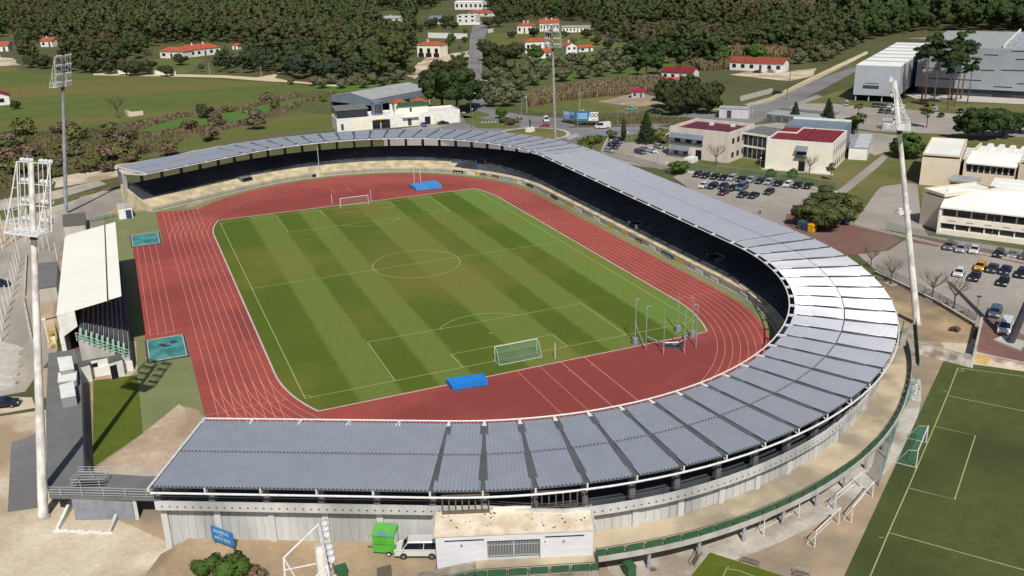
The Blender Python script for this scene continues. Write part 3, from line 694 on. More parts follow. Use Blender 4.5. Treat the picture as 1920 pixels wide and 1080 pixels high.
# advert boards hung on that fence
def board(px, py, ln, cols, marks=None, label='', h=.9):
    p = G(px, py, .55); yc = max(YN, min(YF, p.y)); v = Vector((p.x, p.y-yc)).normalized() if not (YN < p.y < YF) else Vector((1, 0))
    c = Vector((0, yc))+v*48.38 if not (YN < p.y < YF) else Vector((48.38, p.y))
    ang = math.atan2(v.y, v.x)-PI/2
    root = thing('advert_board', label, 'advert board', (c.x, c.y, .12), ang, 'advert boards along the track fence')
    mb = MB(); n = len(cols)
    mb.box(-ln/2, ln/2, -.03, .03, 0, h); mb.build('panel', cols[0], root)
    for i, m in enumerate(cols[1:]):
        # painted bands of lettering, too small to read
        for j in range(marks or 3):
            a = -ln*.4+ln*.8*j/(marks or 3)
            MB().box(a, a+ln*.8/(marks or 3)*.7, -.036, -.031, h*(.32+.3*i), h*(.5+.3*i)).build('lettering', m, root)
    return root
m_bw = solid('board_white', (235, 235, 232)); m_bk = solid('board_black', (24, 26, 28)); m_bo = solid('board_orange', (225, 160, 50)); m_bb = solid('board_blue', (90, 175, 215))
m_bn = solid('board_navy', (56, 66, 110)); m_br = solid('board_dark_red', (120, 40, 46)); m_bt = solid('board_teal', (30, 90, 100)); m_bg = solid('board_green', (150, 195, 70)); m_bgy = solid('board_grey', (150, 152, 152)); m_by = solid('board_yellow', (225, 190, 60))
for a in [(583, 324, 1.6, [m_bk, m_bk], 'small black advert board on the far fence, left of the green one'), (589, 324, 1.6, [m_bw, m_bk], 'white advert board with a black mark, squeezed between a black and a green board'),
          (597, 323.5, 1.8, [m_bg, m_bw], 'lime green advert board on the far fence'), (868, 319, 3.4, [m_bk, m_bw], 'black advert board with white lettering above the far bend of the track'),
          (896, 320.5, 2.6, [m_bw, m_bn], 'white advert board with blue lettering on the far bend'), (908, 323, 1.6, [m_bo, m_by], 'orange advert board on the far bend beside a white one'),
          (918, 324.5, 2, [m_bn, m_bw], 'navy advert board right of the orange one on the far bend'), (941, 328.5, 2.6, [m_br, m_bw], 'dark red advert board on the far bend'),
          (965, 333, 2.4, [m_bb, m_bw], 'sky blue advert board on the far bend'), (986, 340, 2.2, [m_bw, m_bgy], 'plain white advert board right of the sky blue one'),
          (1009, 346, 3.4, [m_bk, m_bgy], 'black advert board with grey marks where the fence straightens'), (1036, 359, 2.2, [m_bgy, m_bw], 'pale grey advert board at the top of the back straight'),
          (1050, 369, 4, [m_br, m_bk], 'dark red and black advert board on the back straight'), (1077, 383, 2.4, [m_bo, m_by], 'tall orange advert board on the upper back straight'),
          (1097, 391, 4, [m_bw, m_bk], 'white advert board right of the tall orange one'), (1115, 400, 3.4, [m_bgy, m_bw], 'grey advert board with white lettering on the back straight'),
          (1133, 409, 3.4, [m_bw, m_bgy], 'white advert board with grey lettering left of the yellow pair'), (1158, 423, 2.2, [m_by, m_bk], 'yellow advert board with black marks by the stairway opening'),
          (1183, 436, 2.4, [m_by, m_bo], 'yellow advert board below the stairway opening, nearer than its twin'), (1214, 449, 2.4, [m_br, m_bw], 'maroon advert board halfway along the back straight'),
          (1237, 462, 2.6, [m_bw, m_bgy], 'white framed advert board left of the teal one'), (1264, 477, 4.4, [m_bt, m_bw], 'teal advert board on the back straight'),
          (1285, 488, 3, [m_by, m_bo], 'large yellow advert board at the near end of the back straight'), (1324, 507, 2.6, [m_bw, m_bgy], 'white advert board right of the large yellow one'),
          (1352, 522, 2.4, [m_bw, m_br], 'white advert board with a red corner on the near bend'), (1407, 553, 2.6, [m_bw, m_bn], 'white advert board at the start of the near bend'),
          (1434, 570, 2.4, [m_bgy, m_bw], 'grey advert board inside the near bend, in the shade')]:
    board(a[0], a[1], a[2], a[3], 3, a[4])
# ------------------------------------------------------------------ walkway deck round the near bend
ZD = 2.75
def aring(r, a0, a1, n=40):
    o = []
    for i in range(n+1):
        a = a0+(a1-a0)*i/n; q = r-1.8+off(max(a, -103.9)) if r > 63 else r
        o.append((q*math.cos(rad(a)), YN+q*math.sin(rad(a))))
    return o
m_deck = M('sandy_deck', (214, 198, 168), (192, 176, 148), .25, .95, c3=(160, 148, 128), scale3=.15, detail=7)
dk = thing('walkway_deck', 'curved raised concrete walkway round the outside of the near bend', 'walkway', (0, 0, 0))
a0, a1 = -102.5, -37
A, B = aring(63.82, a0, a1), aring(68.1, a0, a1)
mb = MB()
mb.strip([(x, y, ZD) for x, y in B], [(x, y, ZD) for x, y in A]); mb.strip([(x, y, ZD-.35) for x, y in A], [(x, y, ZD-.35) for x, y in B]); mb.strip([(x, y, ZD-.35) for x, y in B], [(x, y, ZD) for x, y in B])
mb.face([(*A[0], ZD), (*B[0], ZD), (*B[0], ZD-.35), (*A[0], ZD-.35)]); mb.face([(*A[-1], ZD), (*B[-1], ZD), (*B[-1], ZD-.35), (*A[-1], ZD-.35)][::-1])
mb.build('deck_slab', m_deck, dk)
mb = MB(); E1, E2 = aring(68.1, a0, a1), aring(68.4, a0, a1)
mb.strip([(x, y, ZD+.12) for x, y in E2], [(x, y, ZD+.12) for x, y in E1]); mb.strip([(x, y, ZD-.45) for x, y in E2], [(x, y, ZD+.12) for x, y in E2]); mb.strip([(x, y, ZD-.45) for x, y in E1], [(x, y, ZD-.45) for x, y in E2]); mb.strip([(x, y, ZD+.12) for x, y in E1], [(x, y, ZD) for x, y in E1])
mb.build('kerb_beam', m_conc, dk)
cme2 = MB().tube((0, 0, 0), (0, 0, ZD-.35), .2, None, 10).mesh('column', m_galv)
for k in range(12):
    a = rad(-97.5+k*5.0); rq = 66.0+off(-97.5+k*5.0); o = bpy.data.objects.new('column', cme2); C.objects.link(o); o.parent = dk; o.location = (rq*math.cos(a), YN+rq*math.sin(a), 0)
sheet('concrete_strip', [Vector(p) for p in aring(70.0, -101, -42)]+[Vector(p) for p in aring(62.5, -101, -42)[::-1]], .013, M('pale_worn_concrete', (206, 200, 190), (184, 176, 164), .3, .92, c3=(160, 148, 132), scale3=.15, grain=1.6), None)
rl = [Vector(p) for p in aring(68.25, a0, a1, 60)]
def panel_rail(name, label, pts, zb, group=None, step=2.1):
    root = thing(name, label, 'railing', (pts[0].x, pts[0].y, zb if not callable(zb) else 0), 0, group); o0 = pts[0]
    zf = (lambda p: 0) if not callable(zb) else zb
    q = [pts[0]]+[p for p, _ in along(pts, step)]+[pts[-1]]
    for a, b in zip(q, q[1:]):
        d = b-a
        if d.length < .4: continue
        n = Vector((-d.y, d.x)).normalized()*.02; a2, b2 = a+d*.07-o0, b-d*.07-o0; za, zb_ = zf(a), zf(b)
        MB().hexa([(a2.x-n.x, a2.y-n.y, za+.12), (b2.x-n.x, b2.y-n.y, zb_+.12), (b2.x+n.x, b2.y+n.y, zb_+.12), (a2.x+n.x, a2.y+n.y, za+.12)],
                  [(a2.x-n.x, a2.y-n.y, za+.9), (b2.x-n.x, b2.y-n.y, zb_+.9), (b2.x+n.x, b2.y+n.y, zb_+.9), (a2.x+n.x, a2.y+n.y, za+.9)]).build('panel', m_green, root)
    mb = MB(); mb.path([(p.x-o0.x, p.y-o0.y, zf(p)+1.05) for p in q], .04, 5); mb.path([(p.x-o0.x, p.y-o0.y, zf(p)+.1) for p in q], .03, 5)
    for p in q: mb.tube((p.x-o0.x, p.y-o0.y, zf(p)-.05), (p.x-o0.x, p.y-o0.y, zf(p)+1.05), .04, None, 5)
    mb.build('railing_frame', m_dgrey, root); return root
panel_rail('railing', 'green panelled railing curving along the outer edge of the raised walkway', rl, ZD+.1)
# platform before the gate and ramp down to the left
pf = thing('gate_platform', 'concrete platform before the white gate building with stained retaining wall', 'platform', (0, 0, 0))
gA, gB = G(816, 1005, 5.9), G(1112, 992, 5.9)
gd = Vector((gB.x-gA.x, gB.y-gA.y)).normalized(); gn = Vector((gd.y, -gd.x))
e0 = Vector((gB.x, gB.y)); cor = Vector((*aring(68.1, -102.5, -102.5, 1)[0],))
pts_ = [Vector((gA.x, gA.y))+gd*4, e0-gd*.05, Vector(aring(63.9, -102.5, -102, 1)[0]), cor, cor+gn*2.2, Vector((gA.x, gA.y))+gd*4+gn*2.9]
mb = MB(); mb.prism([(p.x, p.y) for p in pts_], 0, ZD-.01, 0, 1); mb.build('platform', [m_concs, m_deck], pf)
r0 = Vector((gA.x, gA.y))+gd*4+gn*2.9
mb = MB(); rw = [r0-gn*2.8, r0, r0-gd*13-gn*.0, r0-gd*13-gn*2.8]
mb.hexa([(p.x, p.y, 0) for p in rw], [(rw[0].x, rw[0].y, ZD-.01), (rw[1].x, rw[1].y, ZD-.01), (rw[2].x, rw[2].y, .3), (rw[3].x, rw[3].y, .3)][:4]); mb.build('ramp', m_concs, pf)
panel_rail('railing', 'green panelled railing on the platform before the gate building', [r0, cor+gn*2.2], ZD)
panel_rail('railing', 'short green railing at the open left end of the raised walkway', [cor+gn*2.2, cor+gn*.1], ZD)
panel_rail('railing', 'green railing sloping down the ramp left of the gate', [r0-gd*12.5, r0-gd*.1], lambda p: ZD-(1-((p-(r0-gd*12.5)).length/12.5))*(ZD-.4))
# gate building
GH = 5.9; GW = (gB-gA).length
gb = thing('gate_building', 'low white gate building with metal grille and sloping pale roof against the stand', 'building', (gA.x, gA.y, 0), math.atan2(gd.y, gd.x))
m_wallb = M('white_boarded_wall', (232, 232, 236), (214, 214, 220), .2, .8, stretch=(1, 1, 6))
D_ = 3.6
mb = MB(); mb.box(0, 5.2, 0, D_, 0, GH-.12); mb.box(GW-5.4, GW, 0, D_, 0, GH-.12); mb.box(5.2, GW-5.4, .5, D_, 0, GH-.9); mb.box(5.2, GW-5.4, 0.003, D_, GH-.9, GH-.12); mb.build('wall', m_wallb, gb)
m_rfp = M('pitted_pale_roof', (242, 230, 210), (230, 214, 190), .35, .85, c3=(216, 196, 166), scale3=.5)
mb = MB(); mb.hexa([(-.12, -.12, GH-.12), (GW+.12, -.12, GH-.12), (GW+.12, D_, GH+.25), (-.12, D_, GH+.25)], [(-.12, -.12, GH+.05), (GW+.12, -.12, GH+.05), (GW+.12, D_, GH+.45), (-.12, D_, GH+.45)]); mb.build('roof', m_rfp, gb)
for s in (-.3, GW+.1): MB().hexa([(s, -.2, GH-.2), (s+.2, -.2, GH-.2), (s+.2, D_, GH+.2), (s, D_, GH+.2)], [(s, -.2, GH+.15), (s+.2, -.2, GH+.15), (s+.2, D_, GH+.6), (s, D_, GH+.6)]).build('roof_edge', m_conc, gb)
mb = MB(); rs = random.Random(5)
for i in range(60):
    x, y = rs.uniform(.3, GW-.3), rs.uniform(.2, D_-.1); s = rs.choice((.05, .05, .08, .12)); zz = GH+.056+(y+.12)/(D_+.12)*.4
    mb.face([(x+s*math.cos(k*PI/3), y+s*math.sin(k*PI/3), zz+s*math.sin(k*PI/3)*.108) for k in range(6)])
mb.build('roof_spots', m_dark, gb)
for x0 in (.9, GW-4.9): MB().box(x0, x0+4.0, -.03, .0, GH-.75, GH-.62).build('slot_vent', m_dark, gb)
for x0 in (2.6, GW-3): MB().tube((x0, -.12, GH-1.25), (x0, 0, GH-1.25), .13, None, 10).build('wall_light', m_gframe, gb)
gt = MB().box(5.25, GW-5.45, .3, .34, 2.9, 3.05).box(5.25, GW-5.45, .3, .34, GH-1.0, GH-.9)
for i in range(34): x = 5.3+(GW-10.8)*i/33; gt.box(x-.03, x+.03, .3, .34, 3.0, GH-.95)
gt.box((GW-.2)/2-.05, (GW-.2)/2+.05, .27, .37, 3, GH-.9); gt.box(5.25, GW-5.45, .305, .335, 4.25, 4.32); gt.build('grille_gate', m_rail, gb)
MB().box(5.22, GW-5.42, .47, .497, ZD, GH-.92).build('gateway_void', m_dgrey, gb)
s_ = MB().box(GW-5.2, GW-4.6, -.02, 0.0, GH-1.55, GH-1.05).build('number_sign', m_white, gb)
def text(body, size, mat, parent, loc, rot=(PI/2, 0, 0), name='lettering', ext=.004):
    cu = bpy.data.curves.new(name, 'FONT'); cu.body = body; cu.size = size; cu.align_x = 'CENTER'; cu.align_y = 'CENTER'; cu.extrude = ext
    o = bpy.data.objects.new(name, cu); C.objects.link(o); dg = bpy.context.evaluated_depsgraph_get(); me = bpy.data.meshes.new_from_object(o.evaluated_get(dg))
    bpy.data.objects.remove(o); bpy.data.curves.remove(cu); me.materials.clear(); me.materials.append(mat)
    o = bpy.data.objects.new(name, me); C.objects.link(o); o.parent = parent; o.location = loc; o.rotation_euler = rot; return o
text('9', .4, m_bk, s_, (GW-4.9, -.03, GH-1.3))
for y0, y1 in ((.6, 5.6), (GW-5.8, GW-.4)):
    mb = MB(); k = 8
    mb.box(y0, y1, D_-.5, D_-.3, GH+.4, GH+.75)
    for i in range(k): x = y0+.1+(y1-y0-.2)*i/(k-1); mb.box(x-.06, x+.06, D_-.3, D_-.1, GH+.4, GH+2.4)
    mb.box(y0, y1, D_-.32, D_-.1, GH+2.4, GH+2.52); mb.build('timber_screen', m_wood, gb)
MB().box(5.9, GW-6.1, D_-.35, D_-.1, GH+.38, GH+.85).build('cream_upstand', m_cream, gb)
# ------------------------------------------------------------------ floodlight masts
def mast(name, label, foot, top, head_dir, mat, rb, rtp, HB=.82, group='leaning floodlight masts', lamps=True, cg=1.7, kn=(.45, .75)):
    f, t = Vector(foot), Vector(top); root = thing(name, label, 'floodlight mast', f, 0, group)
    ax = t-f; L = ax.length; ax = ax.normalized()
    at_ = lambda s: ax*(L*s)
    mb = MB(); n = 14
    for i in range(5):
        s0, s1 = i/5, (i+1)/5; mb.tube(at_(s0), at_(s1), rb+(rtp-rb)*s0, rb+(rtp-rb)*s1, n)
    mb.build('pole', mat, root, smooth=False)
    MB().tube((0, 0, -.1), (0, 0, .25), rb*1.35, rb*1.3, 16).build('base_flange', m_conc, root)
    if not lamps: return root
    hd = Vector((head_dir[0], head_dir[1], 0)).normalized(); sd_ = Vector((-hd.y, hd.x, 0)); up = ax
    b = at_(HB); hh = L*(1-HB)
    MB().tube(at_(HB-.025), at_(HB-.005), rtp*1.5, None, 12).build('collar', m_dgrey, root)
    def pt(s, u, k): return b+sd_*s+up*u+hd*k
    mb = MB(); W = 2.45
    for s in (-W, W):
        mb.tube(pt(s, 0, .25), pt(s, hh, .25), .08, None, 6); mb.tube(pt(s, 0, -cg), pt(s, hh*kn[0], -kn[1]), .07, None, 6); mb.tube(pt(s, hh*kn[0], -kn[1]), pt(s, hh, .25), .07, None, 6)
        mb.tube(pt(s, 0, -.3), pt(s, hh*kn[0], -kn[1]), .05, None, 5)
        for u in (.3, .45, .62): mb.tube(pt(s, hh*u, .25), pt(s, hh*u, (-.75+abs(u-.45)*1.4) if cg < 2 else -kn[1]), .05, None, 5)
        mb.tube(pt(s, 0, .25), pt(s, 0, -cg), .07, None, 5)
    cols = (-2.1, -1.4, -.75, .75, 1.4, 2.1)
    for s in cols: mb.tube(pt(s, 0, .25), pt(s, hh, .25), .04, None, 5)
    for u in (.02, .36, .68, 1): mb.tube(pt(-W, hh*u, .25), pt(W, hh*u, .25), .06, None, 5)
    mb.build('lamp_frame', m_steelw, root)
    mb = MB()
    P4 = lambda z: [pt(-W, z, -cg), pt(W, z, -cg), pt(W, z, .3), pt(-W, z, .3)]
    mb.hexa(P4(-.12), P4(.0)); 
    for u in (.55, 1.1): mb.path([pt(-W, u, .2), pt(-W, u, .05-cg), pt(W, u, .05-cg), pt(W, u, .2)], .035, 5)
    for i in range(7): s = -W+2*W*i/6; mb.tube(pt(s, 0, .05-cg), pt(s, 1.1, .05-cg), .03, None, 4)
    mb.build('platform', m_steelw, root)
    lm = MB()
    lm.lathe([(0, 0), (.14, .0), (.2, .1), (.3, .22), (.31, .3), (0, .3)], n=10); me = lm.mesh('lamp', m_lampb, True)
    ln = MB().lathe([(.27, 0), (0, .015)], n=10).mesh('lens', m_lamp)
    down = (hd*.85-Vector((0, 0, .5))).normalized(); q = down.to_track_quat('Z', 'Y')
    for s in cols:
        for u in (.14, .42, .72, 1.02):
            o = bpy.data.objects.new('lamp', me); C.objects.link(o); o.parent = root; p = pt(s, hh*u+.1, .38); o.location = p; o.rotation_euler = q.to_euler(); o.scale = (1.15,)*3
            l = bpy.data.objects.new('lens', ln); C.objects.link(l); l.parent = o; l.location = (0, 0, .31)
    return root
m_lampb = M('lamp_housing', (214, 214, 216), (188, 188, 192), 2, .4)
d_ = 8.2/math.sqrt(2)
mast('floodlight_mast', 'tall white flaking floodlight mast at the left edge, nearest to the yellowish gravel', (-68.1, -70.4, 0), (-68.1+5.8, -70.4+5.8, 40.5), (1, 1), m_mast, .58, .27)
mast('floodlight_mast', 'grey floodlight mast standing in front of the meadow at the far left', (-69.3, 81.9, 0), (-69.3+6.1, 81.9-6.1, 40), (1, -1), m_galv, .52, .28)
f3 = (67.8, 82.0, 0)
mast('floodlight_mast', 'white floodlight mast rising behind the canopy by the roundabout', (76.5, 92, 0), (G(1035, 47, 41).x, G(1035, 47, 41).y, 41), (-1, -1), m_mast, .52, .27, HB=.84)
mast('floodlight_mast', 'thick white floodlight mast on the sandy corner by the east car park', (66.5, -70.7, 0), (66.5-5.6, -70.7+5.6, 40.5), (-1, 1), m_mast, .6, .28)
bt = G(600, 1033, 23.5)
mast('floodlight_mast', 'floodlight mast rising from below, seen from its side with round white lamps', (bt.x-.5, bt.y-5.5, 0), (bt.x, bt.y, 24.0), (1, -.1), m_mast, .5, .34, HB=.70, group='floodlight masts of the training ground', cg=2.7, kn=(.74, 2.4))
gf = G(1893, 645)
mast('steel_mast', 'dark grey steel mast at the right edge beside the white van', (gf.x, gf.y, 0), (gf.x+7.0, gf.y-3.5, 34), (1, 0), m_dgrey, .6, .36, lamps=False, group='masts of the training ground')
pl_ = [G(1862, 640), G(1880, 632), G(1925, 644), G(1912, 660)]
MB().prism([(p.x, p.y) for p in pl_], 0, .35).build('plinth', m_conc, label='low concrete plinth at the foot of the dark grey mast', cat='plinth')
# ------------------------------------------------------------------ goals
def goal(label, c, ang, name='goal', w=7.32, h=2.44, dp=1.9, net=None, group='football goals', net_top=None, mat=None, bottom=True, bars=True):
    root = thing(name, label, 'goal', (c[0], c[1], 0), ang, group); mat = mat or m_steelw
    # goal line along local x, net behind at -y
    for s in (-1, 1): MB().tube((s*w/2, 0, 0), (s*w/2, 0, h), .07, None, 8).build('post', mat, root)
    MB().tube((-w/2-.07, 0, h), (w/2+.07, 0, h), .07, None, 8).build('crossbar', mat, root)
    mb = MB(); 
    if bars:
        for s in (-1, 1): mb.tube((s*w/2, 0, h-.05), (s*w/2, -dp*.45, h-.25), .035, None, 5); mb.tube((s*w/2, -dp*.45, h-.25), (s*w/2, -dp, .05), .03, None, 5); mb.tube((s*w/2, 0, .05), (s*w/2, -dp, .05), .035, None, 5)
    mb.tube((-w/2, -dp, .05), (w/2, -dp, .05), .04, None, 5); mb.build('net_frame', mat, root)
    if net:
        mb = MB(); k = dp*.45
        mb.face([(-w/2, 0, h), (w/2, 0, h), (w/2, -k, h-.25), (-w/2, -k, h-.25)]); mb.face([(-w/2, -k, h-.25), (w/2, -k, h-.25), (w/2, -dp, .05), (-w/2, -dp, .05)])
        for s in (-1, 1): mb.face([(s*w/2, 0, 0.02), (s*w/2, 0, h), (s*w/2, -k, h-.25), (s*w/2, -dp, .05)])
        mb.build('net', net, root)
    return root
goal('white football goal with green net at the near end of the striped pitch', (0, -52.93), 0, net=m_net)
goal('white football goal at the far end of the striped pitch, on the red run-up', (0, 52.93), PI, net=m_netw)
q, p = G(1717, 877), G(1736, 830)
goal('white goal with teal net on the artificial training pitch', ((p.x+q.x)/2, (p.y+q.y)/2), math.atan2(q.y-p.y, q.x-p.x), w=(q-p).length, net=m_nett, dp=2.4)
for lab, a, b in (('spare goal frame parked farthest left on the brown dirt, beside the walkway columns', (1431, 1005), (1497, 970)), ('middle spare goal frame stored under the deck side of the dirt yard', (1562, 959), (1616, 912)),
                  ('spare goal frame stored nearest to the training pitch', (1594, 982), (1637, 930)), ('lowest spare goal frame on the brown dirt, closest to the little pitch', (1527, 1027), (1572, 983))):
    p, q = G(*a), G(*b); goal(lab, ((p.x+q.x)/2, (p.y+q.y)/2), math.atan2(q.y-p.y, q.x-p.x)+PI, w=min(6.5, (q-p).length), h=2.1, dp=.9, group='spare goal frames stored on the dirt')
p, q = G(1677, 742), G(1720, 745)
goal('small handball goal with black and white striped frame on the walkway side', ((p.x+q.x)/2, (p.y+q.y)/2), math.atan2(q.y-p.y, q.x-p.x), w=(q-p).length, h=2.0, dp=1, net=m_netw, mat=M('striped_goal_paint', (240, 240, 238), (20, 20, 22), 3, .5, lo=.49, hi=.51), group='small goals')
for a, b in (((623, 383), (623, 364)), ((696, 377), (695, 356)), ((1041, 673), (1039, 643))):
    f = G(*a); MB().tube(f, (f.x, f.y, H(a, b[1])), .06, None, 6).build('net_post', m_steelw, label='thin white net post beside the %s' % {623: 'left of the far goal', 696: 'right post of the far goal', 1041: 'near goal'}[a[0]], cat='post', origin=(f.x, f.y, 0))
# hammer cage
hc = G(1262, 640); cage = thing('throwing_cage', 'hammer throwing cage of tall steel poles with lowered net at the pitch corner', 'throwing cage', (hc.x, hc.y, 0))
feet = [((1191, 645), 562, 1), ((1211, 656), 575, 1), ((1244, 664), 580, 0), ((1283, 663), 580, 0), ((1305, 652), 571, -1), ((1298, 632), 558, -1), ((1271, 622), 549, 0)]
for f, t, arm in feet:
    p = G(*f)-hc; h = H(f, t); mb = MB(); mb.tube((p.x, p.y, 0), (p.x, p.y, h), .09, .07, 6)
    if arm: mb.tube((p.x, p.y, h), (p.x+arm*.8, p.y, h+.05), .07, None, 5)
    mb.build('pole', m_galv, cage)
mb = MB(); pp = [G(*f)-hc for f, t, a in feet[:6]]; up_ = lambda p, z: (p.x, p.y, z)
mb.path([up_(p.lerp(Vector((0, 1.5, 0)), .35), 1.0) for p in pp], .12, 5); mb.build('gathered_net', m_galv, cage)
mb = MB(); mb.tube(up_(pp[0], 3.5), up_(pp[1], .1), .05, None, 5); mb.build('brace', m_galv, cage)
for i in (0, 5, 6):
    p = G(*feet[i][0])-hc; MB().lathe([(.5, 0), (.5, 1.1), (.42, 1.15), (0, 1.15)], (p.x, p.y, 0), 8).build('post_padding', m_greym, cage)
c = G(1264, 648); MB().lathe([(1.55, 0), (1.5, .06), (0, .06)], (c.x, c.y, .02), 20).build('throwing_circle', m_dgrey, label='dark round throwing circle inside the hammer cage', cat='throwing circle', origin=(c.x, c.y, .02))
MB().lathe([(.0, .2), (.5, .22), (.75, .1), (.8, 0)], (c.x+.6, c.y+.4, .09), 10).build('folded_cover', m_felt, label='grey folded cover lying on the throwing circle', cat='cover', origin=(c.x+.6, c.y+.4, .09))
# landing mats
m_matb = M('blue_mat_cover', (44, 140, 226), (34, 126, 210), .8, .55); m_matb2 = M('faded_blue_mat_cover', (84, 156, 222), (66, 138, 208), .8, .6)
def mat_thing(label, pts, h, mt):
    c = sum((Vector((p[0], p[1], 0)) for p in pts), Vector())/len(pts); root = thing('landing_mat', label, 'landing mat', c, 0)
    q = [(p[0]-c.x, p[1]-c.y) for p in pts]; MB().prism(q, .14, h).build('mat', mt, root)
    MB().prism([(x*.96, y*.96) for x, y in q], 0, .14).build('base', m_dgrey, root)
    if h > .7: MB().prism([(x*1.01, y*1.01) for x, y in q], h*.93, h+.03).build('weather_cover', mt, root)
    return root
z8 = .85; mat_thing('bright blue high jump mat on the near red apron', [tuple(G(*q, z8))[:2] for q in ((836, 710), (907, 700), (914, 714), (848, 724))], z8, m_matb)
r1 = mat_thing('pale blue pole vault mat on the far red apron', [tuple(G(*q, .8))[:2] for q in ((768, 345), (775, 350), (781, 353), (828, 349), (826, 345), (815, 338))], .8, m_matb2)
for px, py in ((777, 343), (789, 347)):
    p = G(px, py); MB().tube((p.x, p.y, 0), (p.x, p.y, 5.2), .07, None, 6).build('pole_vault_upright', m_steelw, label='thin pole vault upright at the %s of the pale blue mat' % ('far edge' if py == 343 else 'near edge'), cat='upright', origin=(p.x, p.y, 0))
p = G(600, 331); MB().tube((p.x, p.y, 0), (p.x, p.y, 8.5), .07, None, 6).build('flagpole', m_steelw, label='bare white flagpole before the far terrace', cat='flagpole', origin=(p.x, p.y, 0))
# sand pit covers
m_tarp = M('teal_tarpaulin', (88, 160, 156), (74, 142, 140), .4, .5, c3=(60, 120, 118), scale3=.3)
for lab, x0, x1, y0, y1 in (('teal tarpaulin over the far sand pit by the white stand', -54.5, -48.5, 41.2, 51.1), ('teal tarpaulin over the near sand pit with dark wet blotches', -54.3, -48.4, -28.9, -19.1)):
    root = thing('sandpit_cover', lab, 'sandpit cover', ((x0+x1)/2, (y0+y1)/2, 0), 0, 'covered sand pits')
    X, Y = (x1-x0)/2, (y1-y0)/2
    mb = MB()
    for a in ((-X-.3, -X, -Y-.3, Y+.3), (X, X+.3, -Y-.3, Y+.3), (-X, X, -Y-.3, -Y), (-X, X, Y, Y+.3)): mb.box(*a, .0, .1)
    mb.build('pit_edge', m_dgrey, root)
    mb = MB(); n = 24; rs = random.Random(4); zz = [[.1+.06*math.sin(i*.9)*math.cos(j*.7)+rs.uniform(0, .04) for j in range(n+1)] for i in range(n+1)]
    for i in range(n): mb.strip([(-X+2*X*i/n, -Y+2*Y*j/n, zz[i][j]) for j in range(n+1)][::-1], [(-X+2*X*(i+1)/n, -Y+2*Y*j/n, zz[i+1][j]) for j in range(n+1)][::-1])
    mb.build('tarpaulin', m_tarp, root)
    mb = MB()
    for a in ((-X, -X+.16, -Y, Y), (X-.16, X, -Y, Y), (-X+.16, X-.16, -Y, -Y+.16), (-X+.16, X-.16, Y-.16, Y)): mb.box(*a, .17, .23)
    mb.build('hem', m_kerb, root)
    if y0 < 0:
        for bx, by in ((-.6, 1.6), (1.2, 2.2), (0, .8)):
            MB().face([(bx+rs.uniform(.35, .8)*math.cos(k*PI/5), by+rs.uniform(.25, .7)*math.sin(k*PI/5), .245) for k in range(10)]).build('wet_patch', m_dgrey, root)
# ------------------------------------------------------------------ main stand on the left
ms = thing('main_stand', 'small covered stand with a bright white sloping roof on the left of the track', 'stand', (0, 0, 0))
q4 = [G(105, 588, 9.4), G(229, 551, 11), G(217, 419, 11), G(118, 424, 9.4)]
XL, XR = -66.5, -56.75; Y0, Y1 = -25.2, 22.6
zt_ = lambda x: 9.4+(x-XL)/(XR-XL)*1.6
mb = MB()
pts = [(XL, Y0), (XR-2.2, Y0), (XR-2.2, Y1), (XL+1.0, Y1), (XL+.3, Y1-.4), (XL, Y1-1.4)]
mb.hexa([(x, y, zt_(x)-.35) for x, y in pts], [(x, y, zt_(x)) for x, y in pts]); mb.build('roof', m_roofpaint, ms)
for i in range(6):
    ya, yb = Y0+(Y1-Y0)*i/6+.06, Y0+(Y1-Y0)*(i+1)/6-.06; a, b = XR-1.95, XR
    MB().hexa([(a, ya, zt_(a)-.3), (b, ya, zt_(b)-.3), (b, yb, zt_(b)-.3), (a, yb, zt_(a)-.3)], [(a, ya, zt_(a)), (b, ya, zt_(b)), (b, yb, zt_(b)), (a, yb, zt_(a))]).build('roof_edge_panel', m_roofpaint, ms)
mb = MB().hexa([(XR-2.2, Y0, zt_(XR)-.9), (XR-1.95, Y0, zt_(XR)-.9), (XR-1.95, Y1, zt_(XR)-.9), (XR-2.2, Y1, zt_(XR)-.9)], [(XR-2.2, Y0, zt_(XR)-.5), (XR-1.95, Y0, zt_(XR)-.5), (XR-1.95, Y1, zt_(XR)-.5), (XR-2.2, Y1, zt_(XR)-.5)]); mb.build('roof_beam', m_dgrey, ms)
mb = MB(); mb.box(XL, XL+.4, Y0, Y1-1, 0, 9.0); mb.hexa([(XL+.4, Y0, 5.5), (XL+2.6, Y0, 6.8), (XL+2.6, Y0+.3, 6.8), (XL+.4, Y0+.3, 5.5)], [(XL+.4, Y0, 9.1), (XL+2.6, Y0, 9.45), (XL+2.6, Y0+.3, 9.45), (XL+.4, Y0+.3, 9.1)]); mb.build('back_wall', m_white, ms)
mb = MB(); N = 10
for i in range(N):
    xa = -63.8+i*.68; zh = 6.2-i*.46
    mb.box(xa, xa+.68, Y0-5.4, Y1, .3, zh)
mb.build('seating_steps', m_conc, ms)
for i in range(N):
    xa = -63.8+i*.68; zh = 6.2-i*.46
    MB().box(xa+.1, xa+.5, Y0-3.5, Y1-1, zh+.02, zh+.42).build('seat_row', m_seat_shade, ms)
MB().box(-57.0, -56.75, Y0-5.4, Y1, 0, 2.3).build('front_wall', m_dgrey, ms)
MB().box(-63.8, -56.75, Y0-5.7, Y0-5.4, 0, 1.6).build('end_wall', m_white, ms)
mb = MB()
for k in (0, .5, 1.0): mb.tube((-64, Y0-5.0, 6.6+k), (-57, Y0-5.0, 2.3+k), .06, None, 5)
for i in range(8): x = -64+i; mb.tube((x, Y0-5, 6.2-i*.6), (x, Y0-5, 7.6-i*.615), .06, None, 5)
mb.build('handrail', m_greenr, ms)
